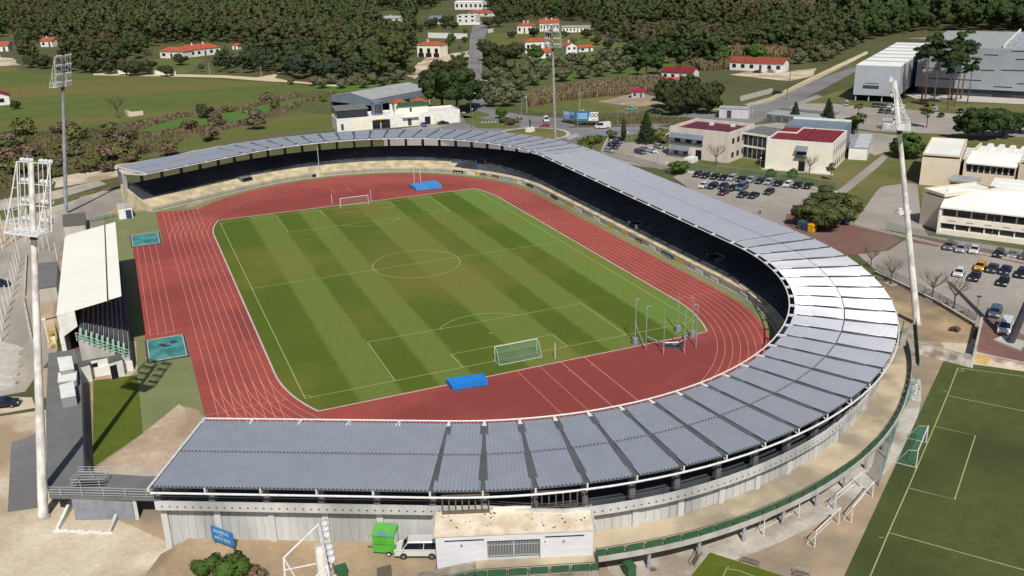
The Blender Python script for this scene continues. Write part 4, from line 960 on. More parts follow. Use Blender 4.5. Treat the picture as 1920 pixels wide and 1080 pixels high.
for i in range(9): x = -63.6+i*.72; MB().box(x, x+.32, Y0-4.4, Y0-1.2, 6.3-i*.46, 6.9-i*.46).build('stair_block', m_greenr, ms)
for yy in np.linspace(Y0+2, Y1-2, 7): MB().box(XL+1.6, XL+1.9, yy-.15, yy+.15, 6, 9.4).build('roof_post', m_dgrey, ms)
# boxes and terraces south of it
def px_block(name, label, cat, corners, z, wall, roof, z0=0, group=None, lip=.12):
    """a flat-roofed block whose roof corners are read in the photo at height z"""
    q = [G(*c, z) for c in corners]; c = sum(q, Vector())/len(q); root = thing(name, label, cat, (c.x, c.y, z0), 0, group)
    r = [(p.x-c.x, p.y-c.y) for p in q]
    MB().prism([(x*.97, y*.97) for x, y in r], 0, z-z0-lip).build('wall', wall, root); MB().prism(r, z-z0-lip, z-z0).build('roof', roof, root); return root, c
px_block('kiosk', 'brown-grey felt roofed store left of the two kiosks below the white stand', 'kiosk', [(133, 655), (165, 646), (168, 682), (138, 690)], 3.0, m_white, m_felt2, group='felt roofed kiosks')
for lab, cs, dr in (('white walled kiosk with brown-grey felt roof between two others', [(168, 646), (196, 642), (200, 669), (169, 675)], .35), ('dark fronted kiosk with felt roof at the foot of the stand steps', [(199, 646), (217, 643), (229, 672), (203, 680)], .5)):
    k, c = px_block('kiosk', lab, 'kiosk', cs, 3.0, m_white, m_felt2, group='felt roofed kiosks')
    a, b = G(*cs[3], 3.0)-c, G(*cs[2], 3.0)-c; a *= .97; b *= .97; d = (b-a); n = Vector((d.y, -d.x, 0)).normalized()*.03
    u, v = a+d*.03, a+d*(.03+dr); MB().hexa([(u.x, u.y, 0), (u.x+n.x, u.y+n.y, 0), (v.x+n.x, v.y+n.y, 0), (v.x, v.y, 0)][::1], [(u.x, u.y, 2.3), (u.x+n.x, u.y+n.y, 2.3), (v.x+n.x, v.y+n.y, 2.3), (v.x, v.y, 2.3)]).build('door', m_dark, k)
cr, cc = px_block('changing_rooms', 'long low building with flat grey felt roof running beside the side lawn', 'building', [(91, 662), (140, 655), (152, 700), (157, 885), (152, 893), (88, 905), (86, 760)], 3.1, m_greym, m_felt)
for lab, cs, z, cs2 in (('white roofed cabin on the grey felt roof, farther one', [(107, 670), (134, 667), (139, 690), (112, 695)], 5.2, None), ('grey lean-to shelter between the two white cabins', [(109, 699), (144, 695), (143, 712), (108, 716)], 4.4, None), ('white roofed cabin on the grey felt roof, nearer one', [(111, 722), (138, 714), (142, 741), (114, 746)], 4.7, None)):
    px_block('roof_cabin', lab, 'cabin', cs, z, m_gframe, m_white if 'white' in lab else m_greyroof, 3.1)
px_block('store', 'white roofed store against the back of the white stand, beside the kiosks', 'store', [(110, 622), (127, 616), (132, 642), (114, 645)], 3.2, m_white, m_white)
k = MB(); q = [G(*c, 4.2) for c in ((80, 598), (112, 590), (131, 588), (131, 594), (86, 602))]; 
f1, f2 = G(82, 600, 4.2), G(132, 588, 4.2); rt_ = thing('light_gantry', 'thin dark gantry arm with a white lamp beside the sandy tiled strip', 'gantry', (f1.x, f1.y, 0)); d = f2-f1
MB().tube((0, 0, 4.2), (d.x, d.y, 4.2), .12, None, 6).build('arm', m_dgrey, rt_); MB().tube((0, 0, 0), (0, 0, 4.2), .1, None, 6).build('post', m_cream, rt_); MB().box(-.3, .3, -.2, .2, 4.2, 4.5).build('lamp', m_white, rt_)
q = [G(*c) for c in ((95, 655), (108, 655), (106, 628), (94, 632))]; c = sum(q, Vector())/4; yc_ = thing('yellow_cage', 'small yellow frame cage with a cream box, by the sandy strip', 'cage', c); r = [p-c for p in q]
mb = MB()
for i in range(4):
    a, b = r[i], r[(i+1) % 4]; mb.tube((a.x, a.y, 0), (a.x, a.y, 1.8), .06, None, 5); mb.tube((a.x, a.y, 1.8), (b.x, b.y, 1.8), .06, None, 5); mb.tube((a.x, a.y, .9), (b.x, b.y, .9), .05, None, 5)
mb.build('frame', m_by, yc_); MB().obox((0, 0, 0), .8, 1.2, .9, .2).build('box', m_cream, yc_)
sheet('sandy_tiles', P((72, 538), (103, 534), (100, 590), (108, 640), (90, 655), (76, 590)), .012, m_cob)
px_block('grey_shed', 'flat grey roofed shed against the back of the white stand', 'shed', [(72, 493), (109, 490), (105, 535), (70, 540)], 3.0, m_conc, m_felt)
px_block('grey_shed', 'flat grey roofed shed behind the far corner of the white stand', 'shed', [(117, 402), (160, 398), (160, 420), (118, 424)], 2.6, m_conc, m_felt2)
# tunnel entrance hut and railing at the far left corner of the track
h_, c = px_block('entrance_hut', 'small white entrance hut with dark blue doorway at the corner of the far terrace', 'hut', [(218, 381), (243, 379), (247, 388), (220, 391)], 2.9, m_white, m_conc)
a, b = G(220, 391, 2.9)-c, G(247, 388, 2.9)-c; d = b-a; n = Vector((d.y, -d.x, 0)).normalized(); u, v = a*.97+d*.5+n*.06, a*.97+d*.9+n*.06
MB().hexa([(u.x, u.y, 0), (v.x, v.y, 0), (v.x-n.x*.1, v.y-n.y*.1, 0), (u.x-n.x*.1, u.y-n.y*.1, 0)], [(u.x, u.y, 2.2), (v.x, v.y, 2.2), (v.x-n.x*.1, v.y-n.y*.1, 2.2), (u.x-n.x*.1, u.y-n.y*.1, 2.2)]).build('doorway', m_bn, h_)
fence('railing', 'pale green railing beside the white entrance hut', P((170, 417), (218, 407)), 1.3, 2, m_greenr, m_meshg, (.1, 1.1), (1.2, .7))
# walkway bridge to the horseshoe stand
wk = [G(*c, 3.1) for c in ((88, 905), (152, 893), (157, 885), (275, 893), (325, 893), (300, 935), (92, 930))]
c = sum(wk, Vector())/len(wk); wr = thing('footbridge', 'grey footbridge deck joining the felt roof to the horseshoe stand', 'footbridge', (c.x, c.y, 0))
W2 = [(p.x-c.x, p.y-c.y) for p in wk]; MB().prism(W2, 2.75, 3.098).build('deck', m_felt, wr)
a_, b_ = [Vector((G(*q, 2.7).x-c.x, G(*q, 2.7).y-c.y)) for q in ((134, 938), (246, 936))]; dd = (b_-a_).normalized(); nn = Vector((-dd.y, dd.x))
MB().hexa([(a_.x, a_.y, 0), (b_.x, b_.y, 0), (b_.x+nn.x*.4, b_.y+nn.y*.4, 0), (a_.x+nn.x*.4, a_.y+nn.y*.4, 0)], [(a_.x, a_.y, 2.745), (b_.x, b_.y, 2.745), (b_.x+nn.x*.4, b_.y+nn.y*.4, 2.745), (a_.x+nn.x*.4, a_.y+nn.y*.4, 2.745)]).build('abutment', m_greym, wr)
for s in (0, 4.5): p = b_+dd*(s+.3); MB().obox((p.x, p.y, 0), .4, .4, 2.74).build('pier', m_concl, wr)
for lab, ps in (('steel railing along the near edge of the grey footbridge', ((94, 929), (200, 931), (292, 934))), ('steel railing along the far edge of the grey footbridge', ((150, 891), (230, 891), (300, 892)))):
    pts = [G(*q, 3.1) for q in ps]; f = fence('railing', lab, pts, 1.15, 2.6, m_rail, None, rails=(1.15, .8, .45, .15), group='footbridge railings'); f.location.z = 3.1
# stair well in the deck
for lab, ps in (('square steel railing round the stair well in the footbridge', ((134, 915), (198, 913), (206, 899), (148, 899), (134, 915))),):
    pts = [G(*q, 3.1) for q in ps]; f = fence('railing', lab, pts, 1.1, 2.2, m_rail, None, rails=(1.1, .7, .35)); f.location.z = 3.1
q = [G(*c_, 3.12) for c_ in ((140, 913), (196, 911), (202, 901), (150, 902))]; c = q[0]; MB().prism([(p.x-c.x, p.y-c.y) for p in q], 0, .05).build('stair_well', m_dark, label='dark stair well opening in the grey footbridge deck', cat='stair well').location = (c.x, c.y, 3.1)
# walled pit in front of it
pit = thing('walled_pit', 'sunken sandy pit with white side walls below the footbridge', 'pit', G(170, 985))
o_ = G(170, 985); qq = [G(*c_)-o_ for c_ in ((108, 995), (136, 950), (232, 950), (206, 1000))]
def wallseg(mb, a, b, t, h0, h1, z0=0):
    d = (b-a); n = Vector((-d.y, d.x, 0)).normalized()*t/2
    mb.hexa([(a.x-n.x, a.y-n.y, z0), (b.x-n.x, b.y-n.y, z0), (b.x+n.x, b.y+n.y, z0), (a.x+n.x, a.y+n.y, z0)], [(a.x-n.x, a.y-n.y, h0), (b.x-n.x, b.y-n.y, h1), (b.x+n.x, b.y+n.y, h1), (a.x+n.x, a.y+n.y, h0)])
for i, (h0, h1) in ((0, (.4, 1.1)), (1, (1.1, 1.1)), (2, (1.1, .4))):
    mb = MB(); wallseg(mb, qq[i], qq[i+1], .35, h0, h1); mb.build('side_wall', m_white if i != 2 else m_concl, pit)
mb = MB(); rs = random.Random(8)
for i in range(14):
    t = i/13; p = qq[0].lerp(qq[3], t); mb.obox((p.x, p.y+rs.uniform(-.2, .2), 0), rs.uniform(.4, 1), rs.uniform(.2, .35), rs.uniform(.08, .2), rs.uniform(-.3, .3))
mb.build('rubble_edge', m_white, pit)
# cabinet and orange threshold at the stand's near end
w_, c = px_block('service_cabinet', 'white block with rounded corner under the near end of the horseshoe stand', 'cabinet', [(301, 955), (330, 956), (333, 943), (306, 943)], 3.0, m_white, m_white)
sheet('clay_floor', [G(*q, ZG) for q in ((358, 1006), (404, 1006), (400, 992), (364, 990))], ZG+.02, M('orange_clay', (180, 128, 78), (160, 110, 66), .8, .95))
mb = MB(); p = G(338, 1005); MB().obox((p.x, p.y, 0), .6, .9, 4.6, .45).build('concrete_pier', m_concl, label='tilted pale concrete pier beside the orange clay floor', cat='pier', origin=(p.x, p.y, 0))
st_ = [at(('s', -1, 0), 61.05).lerp(at(('n', -A0), 61.05), t) for t in (.0, .16)]
# blue sign
sp, sq = G(400, 1018, ZG), G(441, 1034, ZG); sg = thing('blue_sign', 'blue hoarding with two lines of white lettering in front of the stand wall', 'sign', (sp.x, sp.y, ZG), math.atan2(sq.y-sp.y, sq.x-sp.x)); SW = (sq-sp).length
MB().box(0, SW, -.06, .06, .5, 2.3).build('panel', M('sign_blue', (52, 140, 206), (44, 128, 194), 1, .5), sg)
text('OLIMPICO', .5, m_white, sg, (SW*.47, -.075, 1.85)); text('DE MUNICIPIO', .14, m_white, sg, (SW*.42, -.075, 1.5)); text('AMITA RIO5', .44, m_white, sg, (SW*.5, -.075, 1.02))
for x in (.25, SW-.25): MB().tube((x, .12, 0), (x, .12, 2.2), .06, None, 6).build('post', m_dgrey, sg)
# green catering trailer and small things at the bottom
tr = thing('green_trailer', 'lime green box trailer with sloping roof parked by the white van', 'trailer', (G(700, 1040, ZG).x, G(700, 1040, ZG).y, ZG), math.atan2(G(737, 1043).y-G(700, 1040).y, G(737, 1043).x-G(700, 1040).x))
m_lime = M('lime_paint', (96, 190, 70), (86, 176, 60), .8, .45, c3=(80, 168, 60), scale3=.4)
MB().hexa([(0, 0, .35), (2.35, 0, .35), (2.35, 1.7, .35), (0, 1.7, .35)], [(0, 0, 2.45), (2.35, 0, 2.45), (2.35, 1.7, 2.75), (0, 1.7, 2.75)]).build('body', m_lime, tr)
MB().hexa([(-.06, -.1, 2.455), (2.41, -.1, 2.455), (2.41, 1.8, 2.775), (-.06, 1.8, 2.775)], [(-.06, -.1, 2.53), (2.41, -.1, 2.53), (2.41, 1.8, 2.85), (-.06, 1.8, 2.85)]).build('roof', M('lime_roof', (112, 190, 74), (96, 176, 96), .9, .5, c3=(96, 150, 170), scale3=.5), tr)
MB().box(2.355, 2.38, .25, 1.4, 1.2, 2.2).build('side_hatch', m_white, tr); MB().box(.1, 2.25, -.02, -.002, 1.35, 1.39).build('seam', m_dgrey, tr)
wme = MB().tube((0, -.09, 0), (0, .09, 0), .27, None, 12)
for y in (-.05, 1.75):
    o = MB().tube((1.75, y-.08, .27), (1.75, y+.08, .27), .27, None, 14).build('wheel', m_black, tr); MB().tube((1.75, y-.09, .27), (1.75, y+.09, .27), .15, None, 10).build('hub', m_white, o)
MB().tube((-.9, .85, .4), (0, .85, .45), .05, None, 6).build('tow_bar', m_dgrey, tr)
p = G(640, 1080, ZG); MB().box(-.6, .6, -.5, .5, 0, 1.0).box(-.66, .66, -.56, .56, 1.0, 1.08).build('utility_box', m_green, label='dark green utility box at the bottom edge behind the lamp mast', cat='utility box').location = p
p = G(1180, 1078); MB().box(-.45, .45, -.6, .6, 0, 1.3).box(-.5, .5, -.65, .65, 1.3, 1.36).build('utility_box', m_green, label='green utility cabinet at the corner of the stained retaining wall', cat='utility box').location = p
p = G(1224, 1068); MB().box(-.35, .35, -.3, .3, 0, .03).build('manhole_cover', m_wood, label='rusty square manhole cover in the brown dirt', cat='manhole').location = p
fp_ = G(735, 1080, ZG); MB().box(-1.5, 0, 0, .06, 0, 1.4).build('timber_hoarding', m_wood, label='short brown timber hoarding at the bottom edge beside the van', cat='hoarding').location = fp_
# benches and crates by the little pitch
for lab, a, b in (('metal bench frame beside the corner of the little pitch', (1392, 1050), (1425, 1060)), ('metal bench frame near the bottom edge of the little pitch', (1488, 1076), (1518, 1082)), ('leaning metal barrier left of the little pitch', (1295, 1062), (1308, 1040))):
    p, q = G(*a), G(*b); o = thing('bench', lab, 'bench', p, math.atan2(q.y-p.y, q.x-p.x)); L = (q-p).length
    mb = MB(); mb.path([(0, 0, 0), (0, 0, .9), (L, 0, .9), (L, 0, 0)], .035, 5); mb.path([(0, -.5, 0), (0, -.5, .45), (L, -.5, .45), (L, -.5, 0)], .035, 5); mb.build('frame', m_galv, o)
    for k in range(3): MB().box(0, L, -.5+k*.17, -.4+k*.17, .47, .5).build('slat', m_wood, o)
# ball-stop netting
nt_ = [(1648, 912), (1663, 862), (1678, 815), (1690, 775), (1705, 752), (1716, 735)]
root = thing('ball_stop_net', 'tall teal ball stop netting on grey posts beside the training pitch', 'netting', G(1690, 810)); o_ = G(1690, 810)
pt_ = [G(*q)-o_ for q in nt_]
for p in pt_: MB().tube((p.x, p.y, 0), (p.x, p.y, 3.6), .06, None, 6).build('post', m_galv, root)
mb = MB()
for a, b in zip(pt_, pt_[1:]):
    n = 8; A = [a.lerp(b, i/n) for i in range(n+1)]; mb.strip([(p.x, p.y, .1) for p in A], [(p.x, p.y, 3.4-.7*math.sin(PI*i/n)) for i, p in enumerate(A)])
mb.build('net', m_nets, root)
# white flaking wall, stairs and railings at the east corner
pa, pb = G(1713, 662), G(1822, 690); wl = thing('retaining_wall', 'white flaking retaining wall at the head of the training pitch', 'wall', (pa.x, pa.y, 0), math.atan2(pb.y-pa.y, pb.x-pa.x)); L = (pb-pa).length
m_flake = M('flaking_whitewash', (246, 240, 234), (226, 214, 204), .6, .9, c3=(176, 156, 142), scale3=.55)
MB().box(0, L, 0, .3, 0, 1.9).build('wall', m_flake, wl); MB().box(0, L, -.02, .32, 1.9, 1.98).build('coping', m_conc, wl)
pa2, pb2 = G(1835, 672), G(2000, 708); w2 = thing('boundary_wall', 'low white boundary wall behind the training pitch, right of the steps', 'wall', (pa2.x, pa2.y, 0), math.atan2(pb2.y-pa2.y, pb2.x-pa2.x)); L2 = (pb2-pa2).length
MB().box(0, L2, 0, .3, 0, .8).build('wall', m_flake, w2); MB().box(0, L2, -.03, .33, .8, .87).build('coping', m_conc, w2)
ss = G(1824, 678); stp = thing('yellow_steps', 'short flight of ochre steps between the two white walls', 'steps', (ss.x, ss.y, 0), math.atan2(pb.y-pa.y, pb.x-pa.x))
m_ochre = M('ochre_paint', (222, 190, 130), (200, 170, 116), .8, .8)
for i in range(4): MB().box(0, 1.9, i*.45, (i+1)*.45, 0, .2+i*.2).build('step', m_ochre, stp)
p0, p1 = G(1822, 690), G(1838, 618); fw_ = thing('screen_wall', 'tall thin white screen wall beside the red brick paving', 'wall', (p0.x, p0.y, 0), math.atan2(p1.y-p0.y, p1.x-p0.x)); MB().box(0, (p1-p0).length, -.1, .1, 0, 2.2).build('wall', m_white, fw_); MB().box(-.05, (p1-p0).length+.05, -.14, .14, 2.2, 2.28).build('coping', m_conc, fw_)
es = [(1672, 690), (1722, 690), (1722, 742), (1672, 742)]
eo = G(1697, 700); gsx = thing('access_stair', 'green railed concrete stair at the end of the raised walkway', 'stair', eo)
q = [G(*c_)-eo for c_ in ((1690, 640), (1712, 640), (1722, 690), (1676, 692))]
MB().hexa([(p.x, p.y, 0) for p in (q[3], q[2], q[1], q[0])], [(q[3].x, q[3].y, .3), (q[2].x, q[2].y, .3), (q[1].x, q[1].y, 3.0), (q[0].x, q[0].y, 3.0)]).build('flight', m_concs, gsx)
for a, b in ((q[3], q[0]), (q[2], q[1])):
    mb = MB(); d = b-a; n = Vector((-d.y, d.x, 0)).normalized()*.04
    mb.hexa([(a.x-n.x, a.y-n.y, .35), (b.x-n.x, b.y-n.y, 3.05), (b.x+n.x, b.y+n.y, 3.05), (a.x+n.x, a.y+n.y, .35)], [(a.x-n.x, a.y-n.y, 1.4), (b.x-n.x, b.y-n.y, 4.1), (b.x+n.x, b.y+n.y, 4.1), (a.x+n.x, a.y+n.y, 1.4)]); mb.build('rail_panel', m_green, gsx)
# flagpoles and rows of posts on the left asphalt
fl = MB().tube((0, 0, 0), (0, 0, 1), .11, .07, 6).mesh('flagpole', m_steelw)
rs = random.Random(3)
for i, (x, y, h) in enumerate([(5, 468, 10), (10, 452, 10), (-4, 462, 10), (22, 455, 10), (26, 448, 10), (30, 452, 10), (34, 446, 10), (49, 452, 9), (53, 446, 9), (57, 450, 9), (60, 444, 9)]):
    o = bpy.data.objects.new('flagpole', fl); C.objects.link(o); p = G(x, y); o.location = p; o.scale = (1, 1, h); tag(o, 'bare white flagpole in the cluster on the left asphalt behind the lamp mast', 'flagpole', 'bare white flagpoles on the left asphalt')
po = MB().tube((0, 0, 0), (0, 0, 1), .09, None, 6).mesh('white_post', m_steelw)
for x, y in [(37, 489), (34, 503), (31, 514), (28, 528), (25, 543), (21, 558), (16, 574), (11, 590), (6, 606), (5, 622), (2, 640), (108, 489), (93, 471), (82, 468), (72, 472)]:
    o = bpy.data.objects.new('white_post', po); C.objects.link(o); o.location = G(x, y); o.scale = (1, 1, 4.2); tag(o, 'plain tall white post in the row along the left asphalt', 'post', 'white posts along the left asphalt')

cs = thing('concrete_steps', 'long low pale concrete steps on the asphalt at the left edge', 'steps', G(20, 700))
o_ = G(20, 700)
for i in range(5):
    a, b = G(-60, 640+i*20)-o_, G(44-i*3, 656+i*16)-o_; mb = MB(); wallseg(mb, a, b, .8, .18+.05*i, .18+.05*i); mb.build('step', m_kerb, cs)
for lab, a, b in (('low concrete kerb wall beside the sandy tiles, left of the mast', (44, 560), (60, 640)), ('low concrete kerb wall along the white posts', (50, 480), (46, 556))):
    wallq = thing('kerb_wall', lab, 'wall', G(*a)); mb = MB(); wallseg(mb, Vector((0, 0, 0)), G(*b)-G(*a), .4, .5, .5); mb.build('wall', m_conc, wallq)
# ------------------------------------------------------------------ buildings
class Bld:
    """a building in its own frame: x along the front A->B, y into the depth, z up"""
    def __init__(s, name, label, A, B, depth, h, cat='building', group=None, z=0, back=None):
        a, b = G(*A, z), G(*B, z); s.W = (b-a).length; s.D = depth; s.h = h
        s.rz = math.atan2(b.y-a.y, b.x-a.x)
        if back is not None:
            c = G(*back, h); v = Vector((-math.sin(s.rz), math.cos(s.rz))); s.D = (Vector((c.x-b.x, c.y-b.y))).dot(v)
        s.A, s.B = A, B
        s.r = thing(name, label, cat, (a.x, a.y, 0), s.rz, group)
    def u(s, px): return (px-s.A[0])/(s.B[0]-s.A[0])*s.W
    def part(s, name, mb, mat, parent=None): return mb.build(name, mat, parent or s.r)
    def walls(s, mat, x0=0, x1=None, y0=0, y1=None, z0=0, z1=None, name='wall'):
        return s.part(name, MB().box(x0, s.W if x1 is None else x1, y0, s.D if y1 is None else y1, z0, s.h if z1 is None else z1), mat)
    def flat(s, mat, par=.9, t=.3, parmat=None):
        """walls' parapet and a sunken flat roof"""
        W, D, h = s.W, s.D, s.h; mb = MB()
        for q in ((0, W, 0, t), (0, W, D-t, D), (0, t, t, D-t), (W-t, W, t, D-t)): mb.box(*q, h-par-.1, h)
        s.part('parapet', mb, parmat)
        s.part('roof', MB().box(t, W-t, t, D-t, h-par-.1, h-par), mat)
    def gable(s, mat, rise, over=.4, wallmat=None, along='x', t=.16):
        W, D, h = s.W, s.D, s.h
        if along == 'x':
            for y0, y1, sg in ((-over, D/2, 1), (D/2, D+over, -1)):
                za = h-over*rise/(D/2) if sg > 0 else h+rise; zb = h+rise if sg > 0 else h-over*rise/(D/2)
                s.part('roof', MB().hexa([(-over, y0, za), (W+over, y0, za), (W+over, y1, zb), (-over, y1, zb)], [(-over, y0, za+t), (W+over, y0, za+t), (W+over, y1, zb+t), (-over, y1, zb+t)]), mat)
            if wallmat:
                for x in (0, W): k = .25 if x == 0 else -.25; s.part('gable_wall', MB().hexa([(x, 0, h), (x+k, 0, h), (x+k, D, h), (x, D, h)], [(x, D/2-.01, h+rise-.01), (x+k, D/2-.01, h+rise-.01), (x+k, D/2+.01, h+rise-.01), (x, D/2+.01, h+rise-.01)]), wallmat)
        else:
            for x0, x1, sg in ((-over, W/2, 1), (W/2, W+over, -1)):
                za = h-over*rise/(W/2) if sg > 0 else h+rise; zb = h+rise if sg > 0 else h-over*rise/(W/2)
                s.part('roof', MB().hexa([(x0, -over, za), (x1, -over, zb), (x1, D+over, zb), (x0, D+over, za)], [(x0, -over, za+t), (x1, -over, zb+t), (x1, D+over, zb+t), (x0, D+over, za+t)]), mat)
            if wallmat:
                for y in (0, D): k = .25 if y == 0 else -.25; s.part('gable_wall', MB().hexa([(0, y, h), (W, y, h), (W, y+k, h), (0, y+k, h)], [(W/2-.01, y, h+rise-.01), (W/2+.01, y, h+rise-.01), (W/2+.01, y+k, h+rise-.01), (W/2-.01, y+k, h+rise-.01)]), wallmat)
    def hip(s, mat, rise, over=.5, x0=0, x1=None, y0=0, y1=None, h=None):
        x1 = s.W if x1 is None else x1; y1 = s.D if y1 is None else y1; h = s.h if h is None else h
        x0 -= over; x1 += over; y0 -= over; y1 += over; k = min(x1-x0, y1-y0)/2
        b = [(x0, y0, h), (x1, y0, h), (x1, y1, h), (x0, y1, h)]
        if x1-x0 >= y1-y0: r0, r1 = (x0+k, (y0+y1)/2, h+rise), (x1-k, (y0+y1)/2, h+rise); F = [(b[0], b[1], r1, r0), (b[1], b[2], r1), (b[2], b[3], r0, r1), (b[3], b[0], r0)]
        else: r0, r1 = ((x0+x1)/2, y0+k, h+rise), ((x0+x1)/2, y1-k, h+rise); F = [(b[0], b[1], r0), (b[1], b[2], r1, r0), (b[2], b[3], r1), (b[3], b[0], r0, r1)]
        mb = MB()
        for f in F: mb.face(f)
        mb.face(b[::-1]); s.roof = s.part('roof', mb, mat); return s.roof
    def win(s, x0, x1, z0, z1, face='f', glass=None, frame=None, name='window', off=0.0):
        """a window or door in the wall: a frame that stands 5 cm proud and its pane"""
        g = glass or m_glass2; fr = frame or m_gframe; e = .05; t = .09
        def bx(a, b, c, d, p, q):
            if face == 'f': return MB().box(a, b, off-q, off-p, c, d)
            if face == 'r': return MB().box(s.W+p+off, s.W+q+off, a, b, c, d)
            if face == 'l': return MB().box(-q-off, -p-off, a, b, c, d)
        f = s.part(name, bx(x0, x1, z0, z1, 0.002, e), fr)
        bx(x0+t, x1-t, z0+t, z1-t, e, e+.012).build('pane', g, f); return f
    def chimney(s, x, y, z0, z1, w=.7, mat=None):
        o = MB().box(x-w/2, x+w/2, y-w/2, y+w/2, z0, z1).box(x-w/2-.08, x+w/2+.08, y-w/2-.08, y+w/2+.08, z1, z1+.15).build('chimney', mat or m_white, getattr(s, 'roof', s.r)); return o
# --- the two-storey school by the car park
b = Bld('school_building', 'weathered pinkish two storey building with maroon roof left of the glass link', (1253.6, 292), (1364.5, 306), 18, 9.2, back=(1400.8, 230.5))
b.walls(m_pinkw, z1=b.h-1.01); b.flat(m_maroon, .9, .35, m_pinkw)
for x0, x1, za, zb in ((1256, 1318, 6.2, 7.5), (1256, 1292, 2.4, 3.7)):
    u0, u1 = b.u(x0), b.u(x1); aw = b.part('sun_shade', MB().hexa([(u0, -1.1, za-.1), (u1, -1.1, za-.1), (u1, -.02, za+.5), (u0, -.02, za+.5)], [(u0, -1.1, za), (u1, -1.1, za), (u1, -.02, zb), (u0, -.02, zb)]), m_bluer)
    n = 3 if x1 > 1300 else 2
    for i in range(n): k = (u1-u0)/n; b.win(u0+k*i+k*.4, u0+k*i+k*.95, za-1.5, za-.2)
    b.part('sill', MB().box(u0, u1, -.5, -.02, za-1.75, za-1.55), m_dgrey)
b.win(b.u(1305), b.u(1316), .05, 2.9, name='door', glass=m_dark, frame=m_dgrey)
b.part('porch_wall', MB().box(b.u(1299), b.u(1301), -1.6, -.02, 0, 2.9), m_pinkw)
for i in range(3):
    for z0 in (1.2, 5.4): b.win(2+i*3.4, 3.6+i*3.4, z0, z0+1.7, 'r')
for x, y in ((b.W*.38, b.D*.75), (b.W*.72, b.D*.8)): b.part('roof_vent', MB().box(x-.6, x+.6, y-.5, y+.5, b.h-.9, b.h-.2), m_white)
k = MB().box(b.u(1301), b.u(1316), -6, -2.2, 0, 1.4); b.part('entrance_parapet', k, m_white)
b = Bld('glazed_link', 'two storey glass link between the pinkish and the cream school buildings', (1383, 294), (1435, 303), 12, 7.6)
b.walls(m_cream, y0=.3); b.part('roof', MB().box(-.2, b.W, 0, b.D, b.h+.002, b.h+.3), m_felt)
for z0 in (.2, 4.0):
    for i in range(6): k = b.W/6; b.win(k*i+.06, k*(i+1)-.06, z0, z0+3.2, off=.3)
b.part('floor_band', MB().box(0, b.W, .05, .298, 3.45, 3.95), m_white); b.part('fascia', MB().box(-.2, b.W, -.15, -.002, b.h-.3, b.h+.32), m_cream)
b = Bld('school_building', 'cream two storey school building with dark red sloping roof', (1433.9, 316), (1557.5, 326.4), 20, 8.75, back=(1595, 244.4))
b.walls(m_cream, z1=b.h-.81); W, D, h = b.W, b.D, b.h
mb = MB()
for q in ((0, W, 0, .35), (W-.35, W, .35, D), (0, .35, .35, D*.6), (.35, W*.32, D*.6-.35, D*.6), (W*.32-.35, W*.32, D*.6, D), (W*.32, W-.35, D-.35, D)): mb.box(*q, h-.8, h)
b.part('parapet', mb, m_white)
b.part('roof', MB().hexa([(.35, .35, h-.8), (W-.35, .35, h-.8), (W-.35, D-.35, h-.8), (.35, D-.35, h-.8)], [(.35, .35, h-.45), (W-.35, .35, h-.45), (W-.35, D-.35, h-.2), (.35, D-.35, h-.2)]), m_redr)
b.part('roof_ridge', MB().hexa([(W*.5, .4, h-.45), (W*.5+.35, .4, h-.45), (W*.5+.35, D-.4, h-.2), (W*.5, D-.4, h-.2)], [(W*.5, .4, h-.3), (W*.5+.35, .4, h-.3), (W*.5+.35, D-.4, h-.05), (W*.5, D-.4, h-.05)]), m_maroon)
b.part('back_hall', MB().box(0, W*.95, D+.01, D+12, 0, h+.4), m_bluer); b.part('hall_parapet', MB().box(0, W*.95, D+12.01, D+12.4, 0, h+1.0), m_white)
u0, u1 = b.u(1490), b.u(1512); b.part('sun_shade', MB().hexa([(u0, -1.2, 6.0), (u1, -1.2, 6.0), (u1, -.02, 6.7), (u0, -.02, 6.7)], [(u0, -1.2, 6.1), (u1, -1.2, 6.1), (u1, -.02, 7.4), (u0, -.02, 7.4)]), m_bluer); b.win(u0+.2, u1-.2, 4.7, 6.0); b.part('sill', MB().box(u0, u1, -.9, -.02, 4.2, 4.5), m_dgrey)
b.win(b.u(1497), b.u(1509), .05, 3.0, name='door', glass=m_dark, frame=m_dgrey)
for i in range(6):
    for z0 in (1.0, 5.0): b.win(1.5+i*D/6.3, 3.0+i*D/6.3, z0, z0+1.8, 'r')
b.part('plinth_path', MB().box(-.6, W+.8, -1.6, -.02, 0, .12), m_kerb)
b = Bld('prefab_classroom', 'low white prefab classroom with pale striped metal roof behind the cream school', (1590, 298.6), (1624.9, 300.7), 26, 3.6, back=(1657.5, 253.5))
b.walls(m_white); b.part('roof', MB().hexa([(-.2, -.2, 3.6), (b.W+.2, -.2, 3.6), (b.W+.2, b.D, 3.6), (-.2, b.D, 3.6)], [(-.2, -.2, 3.75), (b.W+.2, -.2, 3.75), (b.W+.2, b.D, 3.75), (-.2, b.D, 3.75)]), m_galv)
for i in range(10): y = .6+i*b.D/10; b.part('roof_strip', MB().box(b.W*.25, b.W-.1, y, y+.7, 3.752, 3.79), m_white)
for i in range(6): y = 1.5+i*b.D/6.2; b.win(y, y+1.3, 1.0, 2.4, 'r')
